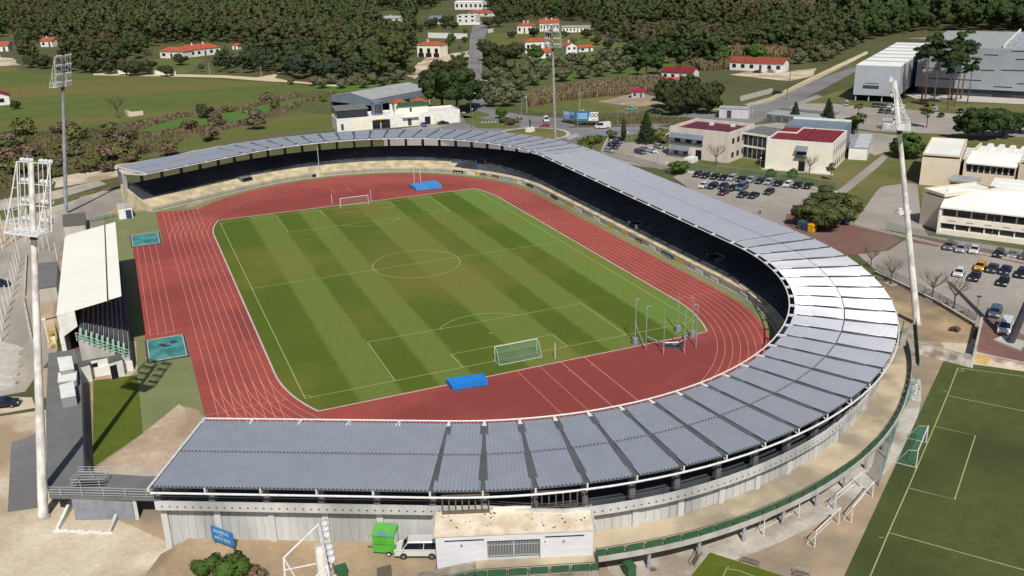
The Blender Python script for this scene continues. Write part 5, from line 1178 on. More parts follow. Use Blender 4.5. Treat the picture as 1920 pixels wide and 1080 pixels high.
# --- school on the right: two stepped blocks
b = Bld('school_block', 'sand coloured school block with white sloping roof and two bands of windows', (1761, 438), (1920, 458), 16, 6.4)
W = b.W+30
b.walls(m_sand, 0, W, .6, b.D, 0, 6.0); b.part('floor_band', MB().box(0, W, -.3, .598, 2.6, 4.0), m_cream); b.part('base_band', MB().box(0, W, -.35, .597, 0, 1.1), m_cream)
b.part('roof', MB().hexa([(-.4, -.9, 6.0), (W, -.9, 6.0), (W, b.D*.55, 8.4), (-.4, b.D*.55, 8.4)], [(-.4, -.9, 6.3), (W, -.9, 6.3), (W, b.D*.55, 8.7), (-.4, b.D*.55, 8.7)]), m_flatw)
b.part('roof', MB().hexa([(7, b.D*.55, 7.6), (W, b.D*.55, 7.6), (W, b.D+10, 7.6), (7, b.D+10, 7.6)], [(7, b.D*.55, 8.0), (W, b.D*.55, 8.0), (W, b.D+10, 8.0), (7, b.D+10, 8.0)]), m_flatw)
for i in range(3): b.part('roof_ridge', MB().box(8, W, b.D*.55+4+i*4, b.D*.55+4.4+i*4, 8.002, 8.25), m_flatw)
b.part('end_pier', MB().box(-.55, 0, -.6, b.D, 0, 6.0), m_cream)
n = 16
for i in range(n):
    k = W/n; b.win(k*i+.1, k*(i+1)-.1, 4.05, 5.7, off=.6); b.win(k*i+.1, k*(i+1)-.1, 1.15, 2.55, off=.6, glass=m_glass if i % 4 < 2 else m_glass2)
    b.part('pier', MB().box(k*(i+1)-.12, k*(i+1)+.12, .1, .595, 1.1, 2.6), m_white)
for i in range(9): b.part('wall_vent', MB().box(1.5+i*3.6, 2.9+i*3.6, -.33, -.302, 3.15, 3.35), m_gframe)
pp = G(1762, 450); MB().tube((0, 0, 0), (0, 0, 6), .07, None, 6).build('flag_pole', m_gframe, label='thin grey pole before the sand coloured school block', cat='pole').location = G(1858, 450)
b = Bld('school_block', 'sand block with white flat roof and slanted side wall beside the windowed school block', (1723, 420), (1762, 434), 15, 8.5)
b.walls(m_sand, z1=7.4); b.flat(m_flatw, .5, .3, m_sand)
b.part('slanted_wall', MB().hexa([(b.W, -.3, 0), (b.W+.3, -.3, 0), (b.W+.3, b.D*.6, 0), (b.W, b.D*.6, 0)], [(b.W, b.D*.4, 8.3), (b.W+.3, b.D*.4, 8.3), (b.W+.3, b.D*.6, 8.3), (b.W, b.D*.6, 8.3)]), m_cream)
b = Bld('school_block', 'tall plain sand block with white flat roof, highest of the right hand school', (1723, 346), (1794, 352), 24, 8.5)
b.walls(m_sand, z1=7.4); b.flat(m_flatw, .4, .3, m_sand)
b.part('service_recess', MB().box(b.W+.01, b.W+3, 6, b.D, 0, 6.2), m_dgrey)
for i in range(5): b.part('roof_slab', MB().box(b.W+.2, b.W+2.8, 7+i*3.4, 8.6+i*3.4, 6.2, 6.5), m_white)
b = Bld('school_block', 'set back school block with sloping white roof and a dark row of windows', (1806, 352), (1897, 362), 20, 8.0)
b.walls(m_sand, z1=6.2); b.part('roof', MB().hexa([(-.3, -1, 6.6), (b.W+.3, -1, 6.6), (b.W+.3, 7, 8.3), (-.3, 7, 8.3)], [(-.3, -1, 6.9), (b.W+.3, -1, 6.9), (b.W+.3, 7, 8.6), (-.3, 7, 8.6)]), m_flatw)
for i in range(8): k = b.W/8; b.win(k*i+.15, k*(i+1)-.1, 4.4, 6.2)
b.part('roof', MB().box(0, b.W, 7.01, b.D, 6.2, 7.6), m_flatw)
for i in range(4): x = 1.5+i*b.W/4.2; b.part('roof_light', MB().hexa([(x, 9, 7.6), (x+1.8, 9, 7.6), (x+1.8, b.D-1, 7.6), (x, b.D-1, 7.6)], [(x+.4, 9.2, 8.7), (x+1.5, 9.2, 8.7), (x+1.5, b.D-1.2, 8.7), (x+.4, b.D-1.2, 8.7)]), m_flatw)
b.part('side_fin', MB().box(-.5, -.02, -1, b.D, 0, 8.4), m_sand)
b = Bld('school_block', 'sand school block with white roof cut off by the right edge', (1903, 362), (1960, 370), 26, 8.6)
b.walls(m_sand, z1=7.5); b.flat(m_flatw, .4, .3, m_sand)
b = Bld('covered_way', 'low pale grey roofed passage between the right hand school blocks', (1776, 372), (1824, 378), 6, 5.0); b.walls(m_conc, z1=4.4); b.part('roof', MB().box(-.4, b.W, -.4, b.D, 4.401, 4.9), m_greyroof)
# --- big grey warehouse
b = Bld('warehouse_wing', 'projecting pale grey warehouse wing on posts with white roof', (1605, 122), (1690, 125), 98, 14.4, z=14.4)
m_clad_l = M('light_grey_cladding', (184, 188, 194), (172, 177, 184), .15, .55)
b.walls(m_clad_l, 0, b.W, 0, b.D, 2.6, 14.4); b.part('roof', MB().box(.2, b.W-.2, .2, b.D-.2, 14.402, 14.6), m_flatw)
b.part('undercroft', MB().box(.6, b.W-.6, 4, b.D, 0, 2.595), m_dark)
for i in range(4): x = 1+i*(b.W-2)/3; b.part('post', MB().box(x-.2, x+.2, .6, 1.0, 0, 2.59), m_conc)
b.part('ribbon_window', MB().box(b.W*.2, b.W*.56, -.03, -.002, 5.2, 6.6), m_dgrey); b.part('louvre_slot', MB().box(b.W*.24, b.W*.56, -.03, -.002, 7.2, 7.5), m_dgrey)
for i in range(6): b.part('roof_kerb', MB().box(.3, b.W-.3, 14+i*14, 14.6+i*14, 14.602, 14.9), m_galv)
b2 = Bld('warehouse', 'huge grey clad warehouse with thin dark window slots behind the tall pines', (1715, 162), (1920, 171.7), 80, 19.5, z=3)
W = b2.W+50
b2.walls(m_clad, 0, W, 0, b2.D, 3.0, 19.5); b2.part('recessed_base', MB().box(1, W, 1.2, b2.D, 0, 2.995), m_dgrey); b2.part('roof', MB().box(.2, W, .2, b2.D, 19.502, 19.7), m_greyroof)
fx = lambda x: (x/6+1700-1715)/205*b2.W
for x0, y0, x1 in ((145, 268, 335), (235, 352, 420), (145, 424, 335), (470, 327, 585), (450, 474, 670), (215, 545, 840), (830, 300, 985), (820, 456, 965), (1040, 465, 1500), (1175, 356, 1500), (985, 628, 1185), (1230, 598, 1400), (1115, 272, 1400)):
    
    z = max(3.6, min(18.6, 3+(162+((x0+x1)/12+1700-1715)*.047-(y0/6+60))/70*16.5)); b2.part('window_slot', MB().box(fx(x0), fx(x1), -.04, -.002, z, z+.38), m_dark)
b2.part('entrance_glazing', MB().box(fx(980), fx(1190), 1.15, 1.198, .1, 2.9), m_glass2)
for i in range(7): y = 4+i*9; b2.part('roof_monitor', MB().hexa([(fx(1040), y, 19.7), (W-2, y, 19.7), (W-2, y+4, 19.7), (fx(1040), y+4, 19.7)], [(fx(1040), y+.1, 21.0), (W-2, y+.1, 21.0), (W-2, y+.5, 21.0), (fx(1040), y+.5, 21.0)]), m_galv)
b2.part('roof_upstand', MB().box(fx(1025), fx(1040), 0.2, b2.D, 19.7, 21.2), m_white)
# --- sheds of the car park
b = Bld('bicycle_shelter', 'long open shelter with flat grey roof behind the school', (1436, 227), (1540, 238), 9, 2.9)
b.part('roof', MB().box(-.3, b.W+.3, -.4, b.D, 2.6, 2.9), m_greyroof); b.part('roof', MB().box(-.3, b.W+.3, b.D+.02, b.D+5, 2.9, 3.15), m_felt); b.part('back_wall', MB().box(0, b.W, b.D-.3, b.D-.02, 0, 2.59), m_dgrey)
for i in range(8): x = .2+i*(b.W-.4)/7; b.part('post', MB().box(x-.1, x+.1, 0, .2, 0, 2.59), m_conc)
b.part('end_wall', MB().box(0, b.W*.1, .01, .19, 0, 2.58), m_dark)
b = Bld('transformer_hut', 'small white hut with pale pitched roof by the fenced car park', (1654, 243), (1681, 244), 5, 3.0); b.walls(m_concl); b.gable(m_greyroof, .5, .3); b.win(1.0, 2.6, .05, 2.3, name='door', glass=m_white)
b = Bld('grey_shed', 'long low pale grey shed beside the tree group by the access road', (1348, 221), (1403, 223), 6, 3.6); b.walls(m_concl); b.gable(m_greyroof, .3, .2); b.win(b.W*.26, b.W*.42, .05, 3.0, name='door', glass=m_dgrey)
# --- north-west: white restaurant and open blue-grey hall
b = Bld('white_building', 'long white single storey building with glazed front behind the far canopy', (633, 248), (863, 229), 12, 4.9)
b.walls(m_white, z1=4.3); b.flat(m_wht2, .5, .3, m_white)
for x0, x1, z0, z1, g in ((640, 645, .6, 2.9, m_dgrey), (697, 712, .05, 3.4, m_glass2), (713, 730, .05, 3.4, m_glass2), (763, 770, .3, 2.8, m_dgrey), (795, 806, .2, 3.2, m_glass2), (815, 828, .1, 3.4, m_cream)): b.win(b.u(x0), b.u(x1), z0, z1, glass=g)
b.part('cream_panel', MB().box(b.u(660), b.u(697), -.06, -.002, 0, 4.2), m_cream); b.part('canopy', MB().box(b.u(753), b.u(783), -1.2, -.01, 3.5, 3.8), m_wht2); b.part('yellow_awning', MB().box(b.u(704), b.u(722), -1.0, -.01, 3.5, 3.75), m_by)
b.part('terrace_glazing', MB().box(.5, b.u(692), 2.2, 11, 4.9, 7.4), m_glass); b.part('terrace_roof', MB().hexa([(.2, 1.9, 7.4), (b.u(694), 1.9, 7.4), (b.u(694), 11.5, 7.9), (.2, 11.5, 7.9)], [(.2, 1.9, 7.6), (b.u(694), 1.9, 7.6), (b.u(694), 11.5, 8.1), (.2, 11.5, 8.1)]), m_felt)
for i in range(12): x = .6+i*(b.u(692)-.7)/11; b.part('mullion', MB().box(x-.06, x+.06, 2.1, 2.19, 4.9, 7.39), m_dgrey)
b.part('round_turret', MB().lathe([(2.2, 4.3), (2.2, 9.2), (2.4, 9.2), (2.4, 9.6), (0, 9.6)], (b.u(713), 6, 0), 14), m_bluer)
for i in range(4): x = b.u(713)-1+i*.66; b.part('turret_window', MB().box(x-.22, x+.22, 3.72, 3.8, 5.2, 8.6), m_glass2)
b.part('upper_storey', MB().box(b.u(748), b.u(806), 3, 12, 4.4, 7.0), m_cream); b.part('upper_roof', MB().box(b.u(746), b.u(808), 2.6, 12.4, 7.0, 7.35), m_green); b.part('upper_window', MB().box(b.u(771), b.u(775), 2.96, 2.998, 4.9, 6.5), m_dgrey)
for x0, x1 in ((749, 782), (792, 818)): b.hip(m_terra, 1.7, .3, b.u(x0), b.u(x1), 12.5, 20, 6.6)
for x in (b.u(737), b.u(746)): b.chimney(x, 4, 4.4, 8.0, .9)
b = Bld('open_hall', 'large open sided hall with pale grey pitched roof and blue-grey fascia', (697, 187.4), (806, 166.5), 24, 6.5, z=6.5)
b.gable(m_greyroof, 2.0, .1); W, D = b.W, b.D
b.part('fascia', MB().box(0, W, -.02, .25, 4.2, 6.4), m_bluer); b.part('gable_fascia', MB().hexa([(-.05, 0, 4.2), (.2, 0, 4.2), (.2, D, 4.2), (-.05, D, 4.2)], [(-.05, D*.02, 6.5), (.2, D*.02, 6.5), (.2, D*.98, 6.5), (-.05, D*.98, 6.5)]), m_bluer)
b.part('gable_fascia', MB().hexa([(-.06, .2, 6.4), (.19, .2, 6.4), (.19, D-.2, 6.4), (-.06, D-.2, 6.4)], [(-.06, D/2-.05, 8.35), (.19, D/2-.05, 8.35), (.19, D/2+.05, 8.35), (-.06, D/2+.05, 8.35)]), m_bluer)
b.part('back_wall', MB().box(0, W, D-.3, D, 0, 6.3), m_dgrey)
for i in range(7):
    for y in (.1, D/2): b.part('post', MB().box(i*(W-.4)/6, i*(W-.4)/6+.35, y+.2, y+.5, 0, 4.19 if y < 1 else 6.2), m_concl)
# --- houses
def house(label, A, B, depth, h, roof='hip', rise=2.2, wins=3, storeys=1, chim=1, rm=None, wall=None, name='house', doors=True, over=.5, cat='house'):
    b = Bld(name, label, A, B, depth, h, cat, 'red roofed houses among the trees'); b.walls(wall or m_white); rm = rm or m_terra
    if roof == 'hip': b.hip(rm, rise, over)
    elif roof == 'gable': b.gable(rm, rise, over, wall or m_white)
    elif roof == 'gabley': b.gable(rm, rise, over, wall or m_white, 'y')
    hs = h/storeys
    for s_ in range(storeys):
        for i in range(wins):
            k = b.W/wins; z0 = s_*hs+hs*.3
            if doors and s_ == 0 and i == wins//2: b.win(k*i+k*.35, k*i+k*.65, .05, hs*.75, name='door', glass=m_dgrey)
            else: b.win(k*i+k*.28, k*i+k*.72, z0, z0+hs*.45)
    for i in range(chim): b.chimney(b.W*(.35+.3*i), depth*.4, h+.2, h+rise+1.0)
    return b
b = house('cream house with orange hip roof above three dark garage doors', (783, 107), (826, 108), 10, 7.4, wins=3, chim=1, wall=m_cream, doors=False)
for i in range(3): k = b.W/3; b.win(k*i+k*.12, k*i+k*.86, .05, 2.6, name='garage_door', glass=m_dark, off=-.06)
b = house('long white house at the top centre with a row of tall windows', (853, 18), (905, 18), 12, 8.2, roof='none', rise=0, wins=6, chim=0, doors=False); b.gable(m_flatw, 1.2, .3, m_white)
b = house('grey roofed shed in front of the long white house', (806, 46), (845, 45), 22, 4.5, roof='gable', rise=2.4, wins=3, chim=0, rm=m_bluer, wall=m_cream)
b = house('modern white cube house beside the avenue with big windows', (857, 42), (892, 42), 11, 6.8, roof='none', rise=0, wins=3, storeys=2, chim=0); b.flat(m_wht2, .4, .3, m_white)
house('small red roofed house beside the modern white cube', (878, 30), (918, 31), 9, 3.5, rise=2.2, wins=3, chim=1)
house('white house with twin chimneys above the olive grove, left of the balconied one', (970, 63), (997, 63), 11, 6.0, wins=3, chim=2, rise=2.6)
b = house('white balconied house with a row of arched openings behind the far mast', (1012, 59), (1048, 58), 10, 6.6, roof='gable', wins=6, storeys=1, chim=2, rise=2.6, doors=False)
house('long low pale shed right of the balconied house', (1054, 61), (1106, 60), 9, 4.0, roof='gable', rise=.8, wins=8, chim=0, rm=m_greyroof, wall=m_cream)
b = house('orange roofed house with a lower front wing in the olive grove', (992, 110), (1033, 109), 8, 3.6, roof='gable', wins=3, chim=1, rise=1.8)
b2_ = house('two storey orange roofed house rising behind the lower wing', (985, 100), (1030, 98), 9, 7.0, wins=4, chim=0, rise=2.0)
house('narrow white gabled house right of the far mast', (1062, 106), (1082, 105), 10, 6.2, roof='gabley', wins=2, storeys=2, chim=1, rise=2.0)
house('low tiled outhouse right of the narrow gabled house', (1086, 98), (1112, 96), 6, 2.8, roof='gable', wins=2, chim=0, rise=1.2)
b = house('long white farm building with a red roof by the chalk track', (1368, 131), (1467, 136), 9, 4.4, roof='gable', wins=6, chim=0, rise=1.9, rm=M('red_tile_roof', (160, 74, 54), (140, 60, 46), .5, .85))
house('white house with dark red roof behind the pine group', (1240, 150), (1297, 153), 9, 4.2, roof='gable', wins=4, chim=0, rise=1.8, rm=m_redr)
b = house('tiny shed with crimson roof beside the bare field', (1184, 184), (1208, 184), 4, 3.0, roof='gable', wins=2, chim=0, rise=.7, rm=M('crimson_roof', (170, 40, 70), (150, 34, 60), .8, .6), wall=m_conc)
house('brown tiled lean-to left of the dark red roofed house', (1241, 160), (1275, 161), 6, 2.6, roof='gable', wins=2, chim=0, rise=.9, wall=m_conc)
house('white villa with long orange roof behind the meadow, right part', (345, 109), (414, 101), 11, 4.6, wins=6, chim=2, rise=3.2)
house('white villa with orange roof behind the meadow, left part', (301, 109), (344, 110), 9, 4.4, wins=3, chim=0, rise=2.6)
house('small white house with orange roof in the dark trees at the far left', (77, 88), (99, 88), 9, 4.6, roof='gable', wins=2, chim=1, rise=2.2)
house('white house with orange roof cut by the left edge', (-14, 97), (16, 96), 9, 4.2, roof='gable', wins=2, chim=0, rise=2.6)
house('white gabled shed at the left edge in the meadow', (-16, 199), (20, 196), 9, 4.2, roof='gabley', wins=1, chim=0, rise=1.6, rm=m_redr, doors=False)
house('orange roofed hut half hidden in the forest right of the villa', (436, 93), (446, 93), 6, 3.0, wins=1, chim=0, rise=1.6)
house('white farmhouse at the top edge among dark trees', (720, 42), (750, 42), 8, 4.0, roof='gable', wins=3, chim=1, rise=1.8, rm=m_greyroof)
def wall_(label, px, h, t=.25, mat=None):
    pts = [G(*q) for q in px]; o = pts[0]; mb = MB()
    r = thing('boundary_wall', label, 'wall', o)
    for a, b in zip(pts, pts[1:]): wallseg(mb, a-o, b-o, t, h, h)
    mb.build('wall', mat or m_white, r); mb = MB()
    for a, b in zip(pts, pts[1:]): wallseg(mb, a-o, b-o, t+.1, h+.1, h+.1, h)
    mb.build('coping', m_kerb, r)
wall_('white garden wall at the edge of the meadow, left stretch', ((222, 138), (262, 139)), 2.4); wall_('white garden wall at the edge of the meadow before the villa', ((277, 138.5), (330, 141)), 2.2)
wall_('white boundary wall left of the avenue above the orange hip roof', ((803, 71), (876, 73)), 4.0); wall_('white wall below the modern cube house', ((860, 47), (900, 46)), 2.0)
wall_('low white wall before the house with twin chimneys', ((915, 62), (925, 60)), 3.0); wall_('grey yard wall along the chalk track', ((1388, 190), (1448, 174)), 2.0, mat=m_conc)
q = G(252, 216); rb_ = thing('ruined_hut', 'ruined roofless hut of pale rubble in the hedge strip', 'ruin', q, .3)
mb = MB(); mb.box(-3, 3, -2.4, -2, 0, 1.8).box(-3, -2.6, -2, 2, 0, 2.4).box(2.6, 3, -2, 1, 0, 1.1).build('wall', m_sand, rb_); MB().hexa([(-3, -1, 2.4), (0, -1, 1.2), (0, 2, 1.2), (-3, 2, 2.4)], [(-3, -1, 2.5), (0, -1, 1.3), (0, 2, 1.3), (-3, 2, 2.5)]).build('fallen_roof', m_white, rb_)
# ------------------------------------------------------------------ billboards, statue, lamps, bins
def billboard(label, a, b, z0, z1, fn):
    p, q = G(*a), G(*b); r = thing('billboard', label, 'billboard', p, math.atan2(q.y-p.y, q.x-p.x)); L = (q-p).length
    MB().box(0, L, -.12, .12, z0, z1).build('panel_back', m_dgrey, r)
    for x in (.4, L/2, L-.4): MB().box(x-.12, x+.12, .13, .4, 0, z1).build('post', m_dgrey, r)
    fn(r, L, z0, z1)
m_sky = M('poster_blue', (60, 120, 190), (40, 96, 170), .3, .5); m_pale = M('poster_pale_blue', (150, 180, 215), (120, 156, 205), .25, .5); m_cyan = M('poster_cyan', (40, 140, 190), (30, 120, 175), .3, .5)
def f1(r, L, z0, z1):
    MB().box(.1, L-.1, -.15, -.122, z0+.1, z1-.1).build('poster', m_pale, r); MB().box(L*.6, L*.92, -.165, -.151, z0+.3, z0+1.8).build('printed_shape', m_sky, r)
    for i in range(2): MB().box(L*.1, L*.5, -.165, -.151, z1-.8-i*.6, z1-.5-i*.6).build('printed_line', m_white, r)
def f2(r, L, z0, z1):
    MB().box(.1, L*.6, -.15, -.122, z0+.1, z1-.1).build('poster', m_cyan, r)
    MB().hexa([(L*.55, -.17, z0+.1), (L-.1, -.17, z0+.1), (L-.1, -.152, z0+.1), (L*.55, -.152, z0+.1)], [(L*.63, -.17, z1-.1), (L-.1, -.17, z1-.1), (L-.1, -.152, z1-.1), (L*.63, -.152, z1-.1)]).build('white_field', m_white, r)
    for i in range(3): MB().box(L*.08, L*.5, -.165, -.151, z1-.9-i*.75, z1-.65-i*.75).build('printed_line', m_white, r)
    for s in (-1, 1):
        x, z = L*.8+s*.75, (z0+z1)/2+.4; mb = MB(); k = 18
        for i in range(k):
            a0, a1 = 2*PI*i/k, 2*PI*(i+1)/k; mb.face([(x+.72*math.cos(a0), -.176, z+.72*math.sin(a0)), (x+.72*math.cos(a1), -.176, z+.72*math.sin(a1)), (x+.45*math.cos(a1), -.176, z+.45*math.sin(a1)), (x+.45*math.cos(a0), -.176, z+.45*math.sin(a0))])
        mb.build('ring_logo', m_bk, r)
    MB().box(L*.72, L*.88, -.178, -.172, z0+.35, z0+.6).build('printed_line', m_bgy, r)
billboard('billboard with a pale blue poster, left of the pair by the roundabout', (1056, 230), (1078, 234), 1.6, 4.8, f1)
billboard('billboard in blue and white with two black rings, right of the pair by the roundabout', (1080, 236), (1122, 236), 1.8, 5.2, f2)
# figures: one continuous skinned body
def figure(name, parent, pts, edges, radii, mat, root=0):
    me = bpy.data.meshes.new(name); me.from_pydata(pts, edges, []); o = bpy.data.objects.new(name, me); C.objects.link(o)
    m = o.modifiers.new('skin', 'SKIN'); sv = me.skin_vertices[0].data
    for i, r in enumerate(radii): sv[i].radius = (r, r) if not isinstance(r, tuple) else r
    sv[root].use_root = True
    o.modifiers.new('sub', 'SUBSURF').levels = 1
    dg = bpy.context.evaluated_depsgraph_get(); me2 = bpy.data.meshes.new_from_object(o.evaluated_get(dg)); bpy.data.objects.remove(o)
    me2.materials.clear(); me2.materials.append(mat); me2.polygons.foreach_set('use_smooth', [True]*len(me2.polygons))
    o = bpy.data.objects.new(name, me2); C.objects.link(o); o.parent = parent; return o
def body(arm=(( .22, .05, 1.15), (.27, .12, .88)), arm2=((-.22, -.06, 1.15), (-.26, -.02, .88)), stride=.22):
    pts = [(0, 0, .95), (0, 0, 1.15), (0, 0, 1.38), (0, .01, 1.5), (0, .02, 1.6), (0, .03, 1.72),
           (.1, 0, .9), (.11, stride*.5, .5), (.11, stride, .08), (.11, stride+.16, .04), (-.1, 0, .9), (-.11, -stride*.3, .5), (-.11, -stride*1.1, .1), (-.11, -stride*1.1+.16, .04),
           (.19, 0, 1.4), arm[0], arm[1], (-.19, 0, 1.4), arm2[0], arm2[1]]
    e = [(0, 1), (1, 2), (2, 3), (3, 4), (4, 5), (0, 6), (6, 7), (7, 8), (8, 9), (0, 10), (10, 11), (11, 12), (12, 13), (2, 14), (14, 15), (15, 16), (2, 17), (17, 18), (18, 19)]
    r = [.15, .13, .15, .06, .085, .09, .09, .065, .045, .035, .09, .065, .045, .035, .06, .045, .03, .06, .045, .03]
    return pts, e, r
m_skin = M('skin', (206, 160, 130), (196, 150, 120), 3, .6); m_shirt = M('white_shirt', (240, 240, 240), (225, 225, 225), 3, .9); m_trou = M('dark_trousers', (50, 52, 60), (40, 42, 50), 3, .9); m_hair = solid('dark_hair', (40, 30, 24), .8)
pr_ = thing('person', 'person in a white top and dark trousers walking across the car park', 'person', G(1425, 402), rad(60))
figure('body', pr_, *body(), m_skin)
sp_, se, sr = body(); 
figure('shirt', pr_, [sp_[i] for i in (0, 1, 2, 14, 15, 17, 18)], [(0, 1), (1, 2), (2, 3), (3, 4), (2, 5), (5, 6)], [.165, .15, .17, .08, .06, .08, .06], m_shirt)
figure('trousers', pr_, [sp_[i] for i in (0, 6, 7, 8, 10, 11, 12)], [(0, 1), (1, 2), (2, 3), (0, 4), (4, 5), (5, 6)], [.165, .11, .085, .065, .11, .085, .065], m_trou)
MB().lathe([(.0, .13), (.06, .12), (.1, .07), (.11, 0), (.09, -.05)], (0, .02, 1.7), 10).build('hair', m_hair, pr_, smooth=True)
m_bron = M('dark_bronze', (62, 66, 64), (48, 52, 52), 2, .5, .4)
sp0 = G(994, 247); st0 = thing('monument', 'dark bronze statue with raised arms on a cream block in the roundabout', 'statue', sp0, rad(-150))
MB().box(-1.4, 1.4, -1.0, 1.0, 0, 1.5).box(-1.5, 1.5, -1.1, 1.1, 0, .3).build('pedestal', m_cream, st0)
o = figure('figure', st0, *body(((.34, .05, 1.6), (.42, .08, 1.95)), ((-.34, .05, 1.6), (-.42, .08, 1.95)), .08), m_bron); o.location = (0, 0, 1.5); o.scale = (1.7,)*3
def lamp(label, foot, top, kind='globe', group='street lamps'):
    p = G(*foot); h = max(2.2, H(foot, top)); r = thing('street_lamp', label, 'street lamp', p, 0, group)
    MB().tube((0, 0, 0), (0, 0, h), .07 if kind != 'arm' else .1, .05, 6).build('post', m_gframe if kind != 'dark' else m_dgrey, r)
    if kind == 'globe': MB().lathe([(0, -.2), (.24, -.14), (.3, 0), (.24, .16), (0, .24)], (0, 0, h+.1), 10).build('globe', m_white, r, smooth=True)
    elif kind == 'dark': MB().lathe([(.1, -.15), (.42, -.05), (.42, .05), (0, .1)], (0, 0, h), 10).build('lamp_head', m_dgrey, r)
    elif kind == 'arm':
        MB().tube((0, 0, h), (1.5, -.6, h+.2), .05, None, 5).build('arm', m_gframe, r); MB().obox((1.7, -.7, h+.1), .8, .3, .18, -.38).build('lamp_head', m_white, r)
    elif kind == 'twin':
        for s in (-1, 1): a = MB().path([(0, 0, h-.9), (s*1.2, 0, h-.3), (s*1.9, 0, h)], .06, 5).build('arm', m_dgrey, r); MB().obox((s*2.0, 0, h), .8, .35, .16, 0).build('lamp_head', m_gframe, a)
    return r
for a in [('white globe lamp at the foot of the conical fir in the small car park', (1177, 271), 249), ('white globe lamp beside the row of four cars in the small car park', (1145.5, 281), 264), ('white globe lamp at the corner of the pinkish school building', (1252, 285), 251), ('white globe lamp in front of the blue-grey car', (1232.4, 311), 287),
          ('white globe lamp beside the round shrub by the car park entrance', (1250, 320), 306), ('white globe lamp before the cream school building', (1425, 315), 297), ('white globe lamp on the white kerb fence of the car park', (1486, 342), 314.6, ), ('white globe lamp on the pavement left of the avenue', (887, 244), 205), ('white globe lamp by the traffic island', (975, 236), 220)]: lamp(*a)
lamp('black disc lamp on the fence line by the grey car at the right', (1829, 600), 556, 'dark'); lamp('twin armed dark lamp beside the conical fir', (1183.5, 268), 212, 'twin')
for a in [('arm lamp on the avenue verge, left of the far mast', (978, 220), 183), ('arm lamp beyond the blue and white billboard', (1158, 236), 196), ('arm lamp between the two billboards', (1083, 262), 208), ('arm lamp at the mouth of the avenue', (883, 215), 176), ('arm lamp on the avenue beside the big round pine', (905, 186), 152), ('arm lamp on the crossing behind the far canopy', (862, 248), 212), ('arm lamp before the pale grey warehouse wing', (1577, 212), 190), ('arm lamp in the middle of the warehouse car park', (1653, 236), 200)]: lamp(*a, 'arm')
def pole(label, foot, top, r=.13, mat=None, lean=0):
    p = G(*foot); h = H(foot, top); o = thing('utility_pole', label, 'pole', p, 0, 'utility poles'); MB().tube((0, 0, 0), (lean, 0, h), r, r*.7, 7).build('pole', mat or m_conc, o); MB().tube((lean-.7, 0, h-.4), (lean+.7, 0, h-.4), .05, None, 5).build('crossarm', m_dgrey, o)
for a in [('concrete utility pole on the chalk track before the forest, left one', (394, 142), 118), ('concrete utility pole on the chalk track before the forest, right one', (491, 149), 123), ('concrete utility pole beside the avenue verge', (988, 211), 176), ('concrete utility pole behind the billboards', (1087, 211), 168), ('concrete utility pole in the olive grove by the avenue', (932, 191), 169), ('pale post in front of the access road shed', (1410, 218), 194), ('concrete utility pole by the bare field left', (283, 139), 119)]: pole(*a)
pole('tall leaning wooden utility pole beside the chalk track', (1474, 187), 96, .17, m_wood, 2.2)
for lab, px, m in (('green recycling bin under the big tree', (1503, 429), m_green), ('dark blue recycling bin between a green and a yellow one', (1512, 432), m_bn), ('yellow recycling bin nearest to the canopy', (1522, 435), M('bin_yellow', (230, 170, 30), (214, 156, 24), 1, .5))):
    p = G(*px); r = thing('recycling_bin', lab, 'recycling bin', p, .3, 'recycling bins under the big tree')
    MB().box(-.75, .75, -.65, .65, .1, 1.7).build('body', m, r); MB().hexa([(-.8, -.7, 1.7), (.8, -.7, 1.7), (.8, .7, 1.7), (-.8, .7, 1.7)], [(-.5, -.4, 2.1), (.5, -.4, 2.1), (.5, .4, 2.1), (-.5, .4, 2.1)]).build('lid', m, r); MB().box(-.5, .5, -.68, -.652, 1.2, 1.45).build('slot', m_dark, r)
# fences and kerb walls of the east side
wall_('white kerb wall along the top of the first car park', ((1288, 323), (1400, 336), (1500, 349), (1568, 362)), .5); fence('fence', 'wire mesh fence on the white kerb wall above the first car park', P((1290, 321), (1400, 334), (1500, 347), (1566, 359)), 2.6, 6, m_galv, m_meshg, (.5, 2.4), (2.5,))
fence('fence', 'wire fence along the school side of the east car park', P((1660, 434), (1720, 448), (1800, 466), (1990, 505)), 2.4, 5, m_galv, m_mesh, (.3, 2.2), (2.3,)); wall_('pale kerb along the fence of the east car park', ((1592, 420), (1660, 436), (1720, 450), (1800, 468), (1990, 507)), .3)
fence('fence', 'dark fence between the sandy corner and the east car park', P((1640, 512), (1700, 540), (1760, 570), (1826, 608)), 2.0, 4, m_dgrey, m_mesh, (.1, 1.8), (1.9,)); wall_('dark low wall under the fence of the sandy corner', ((1640, 514), (1700, 542), (1760, 572), (1826, 612)), .6, mat=m_concs)
fence('fence', 'grey fence behind the canopy along the small car park', P((1120, 290), (1180, 303), (1240, 320), (1260, 327)), 2.0, 4, m_galv, m_mesh, (.1, 1.9), (1.9,))
fence('fence', 'tall wire fence round the warehouse car park', P((1430, 228), (1560, 240), (1650, 248), (1700, 252)), 2.8, 7, m_galv, m_mesh, (.1, 2.6), (2.7,))
fence('fence', 'wire fence along the access road', P((1345, 217), (1450, 190), (1530, 152), (1600, 122)), 2.2, 8, m_galv, m_mesh, (.1, 2.0), (2.1,))
p, q = G(1130, 290), G(1142, 266); wall_('pale slanted ramp wall beside the planting of the small car park', ((1128, 291), (1140, 266)), 1.6)
MB().box(-1, 1, -.5, .5, 0, .6).box(1.4, 2.6, -.4, .4, 0, .9).box(.2, 1.2, 1, 1.8, 0, 1.1).build('white_furniture', m_white, label='white furniture stacked on the grey school yard by the thick mast', cat='furniture').location = G(1690, 402)
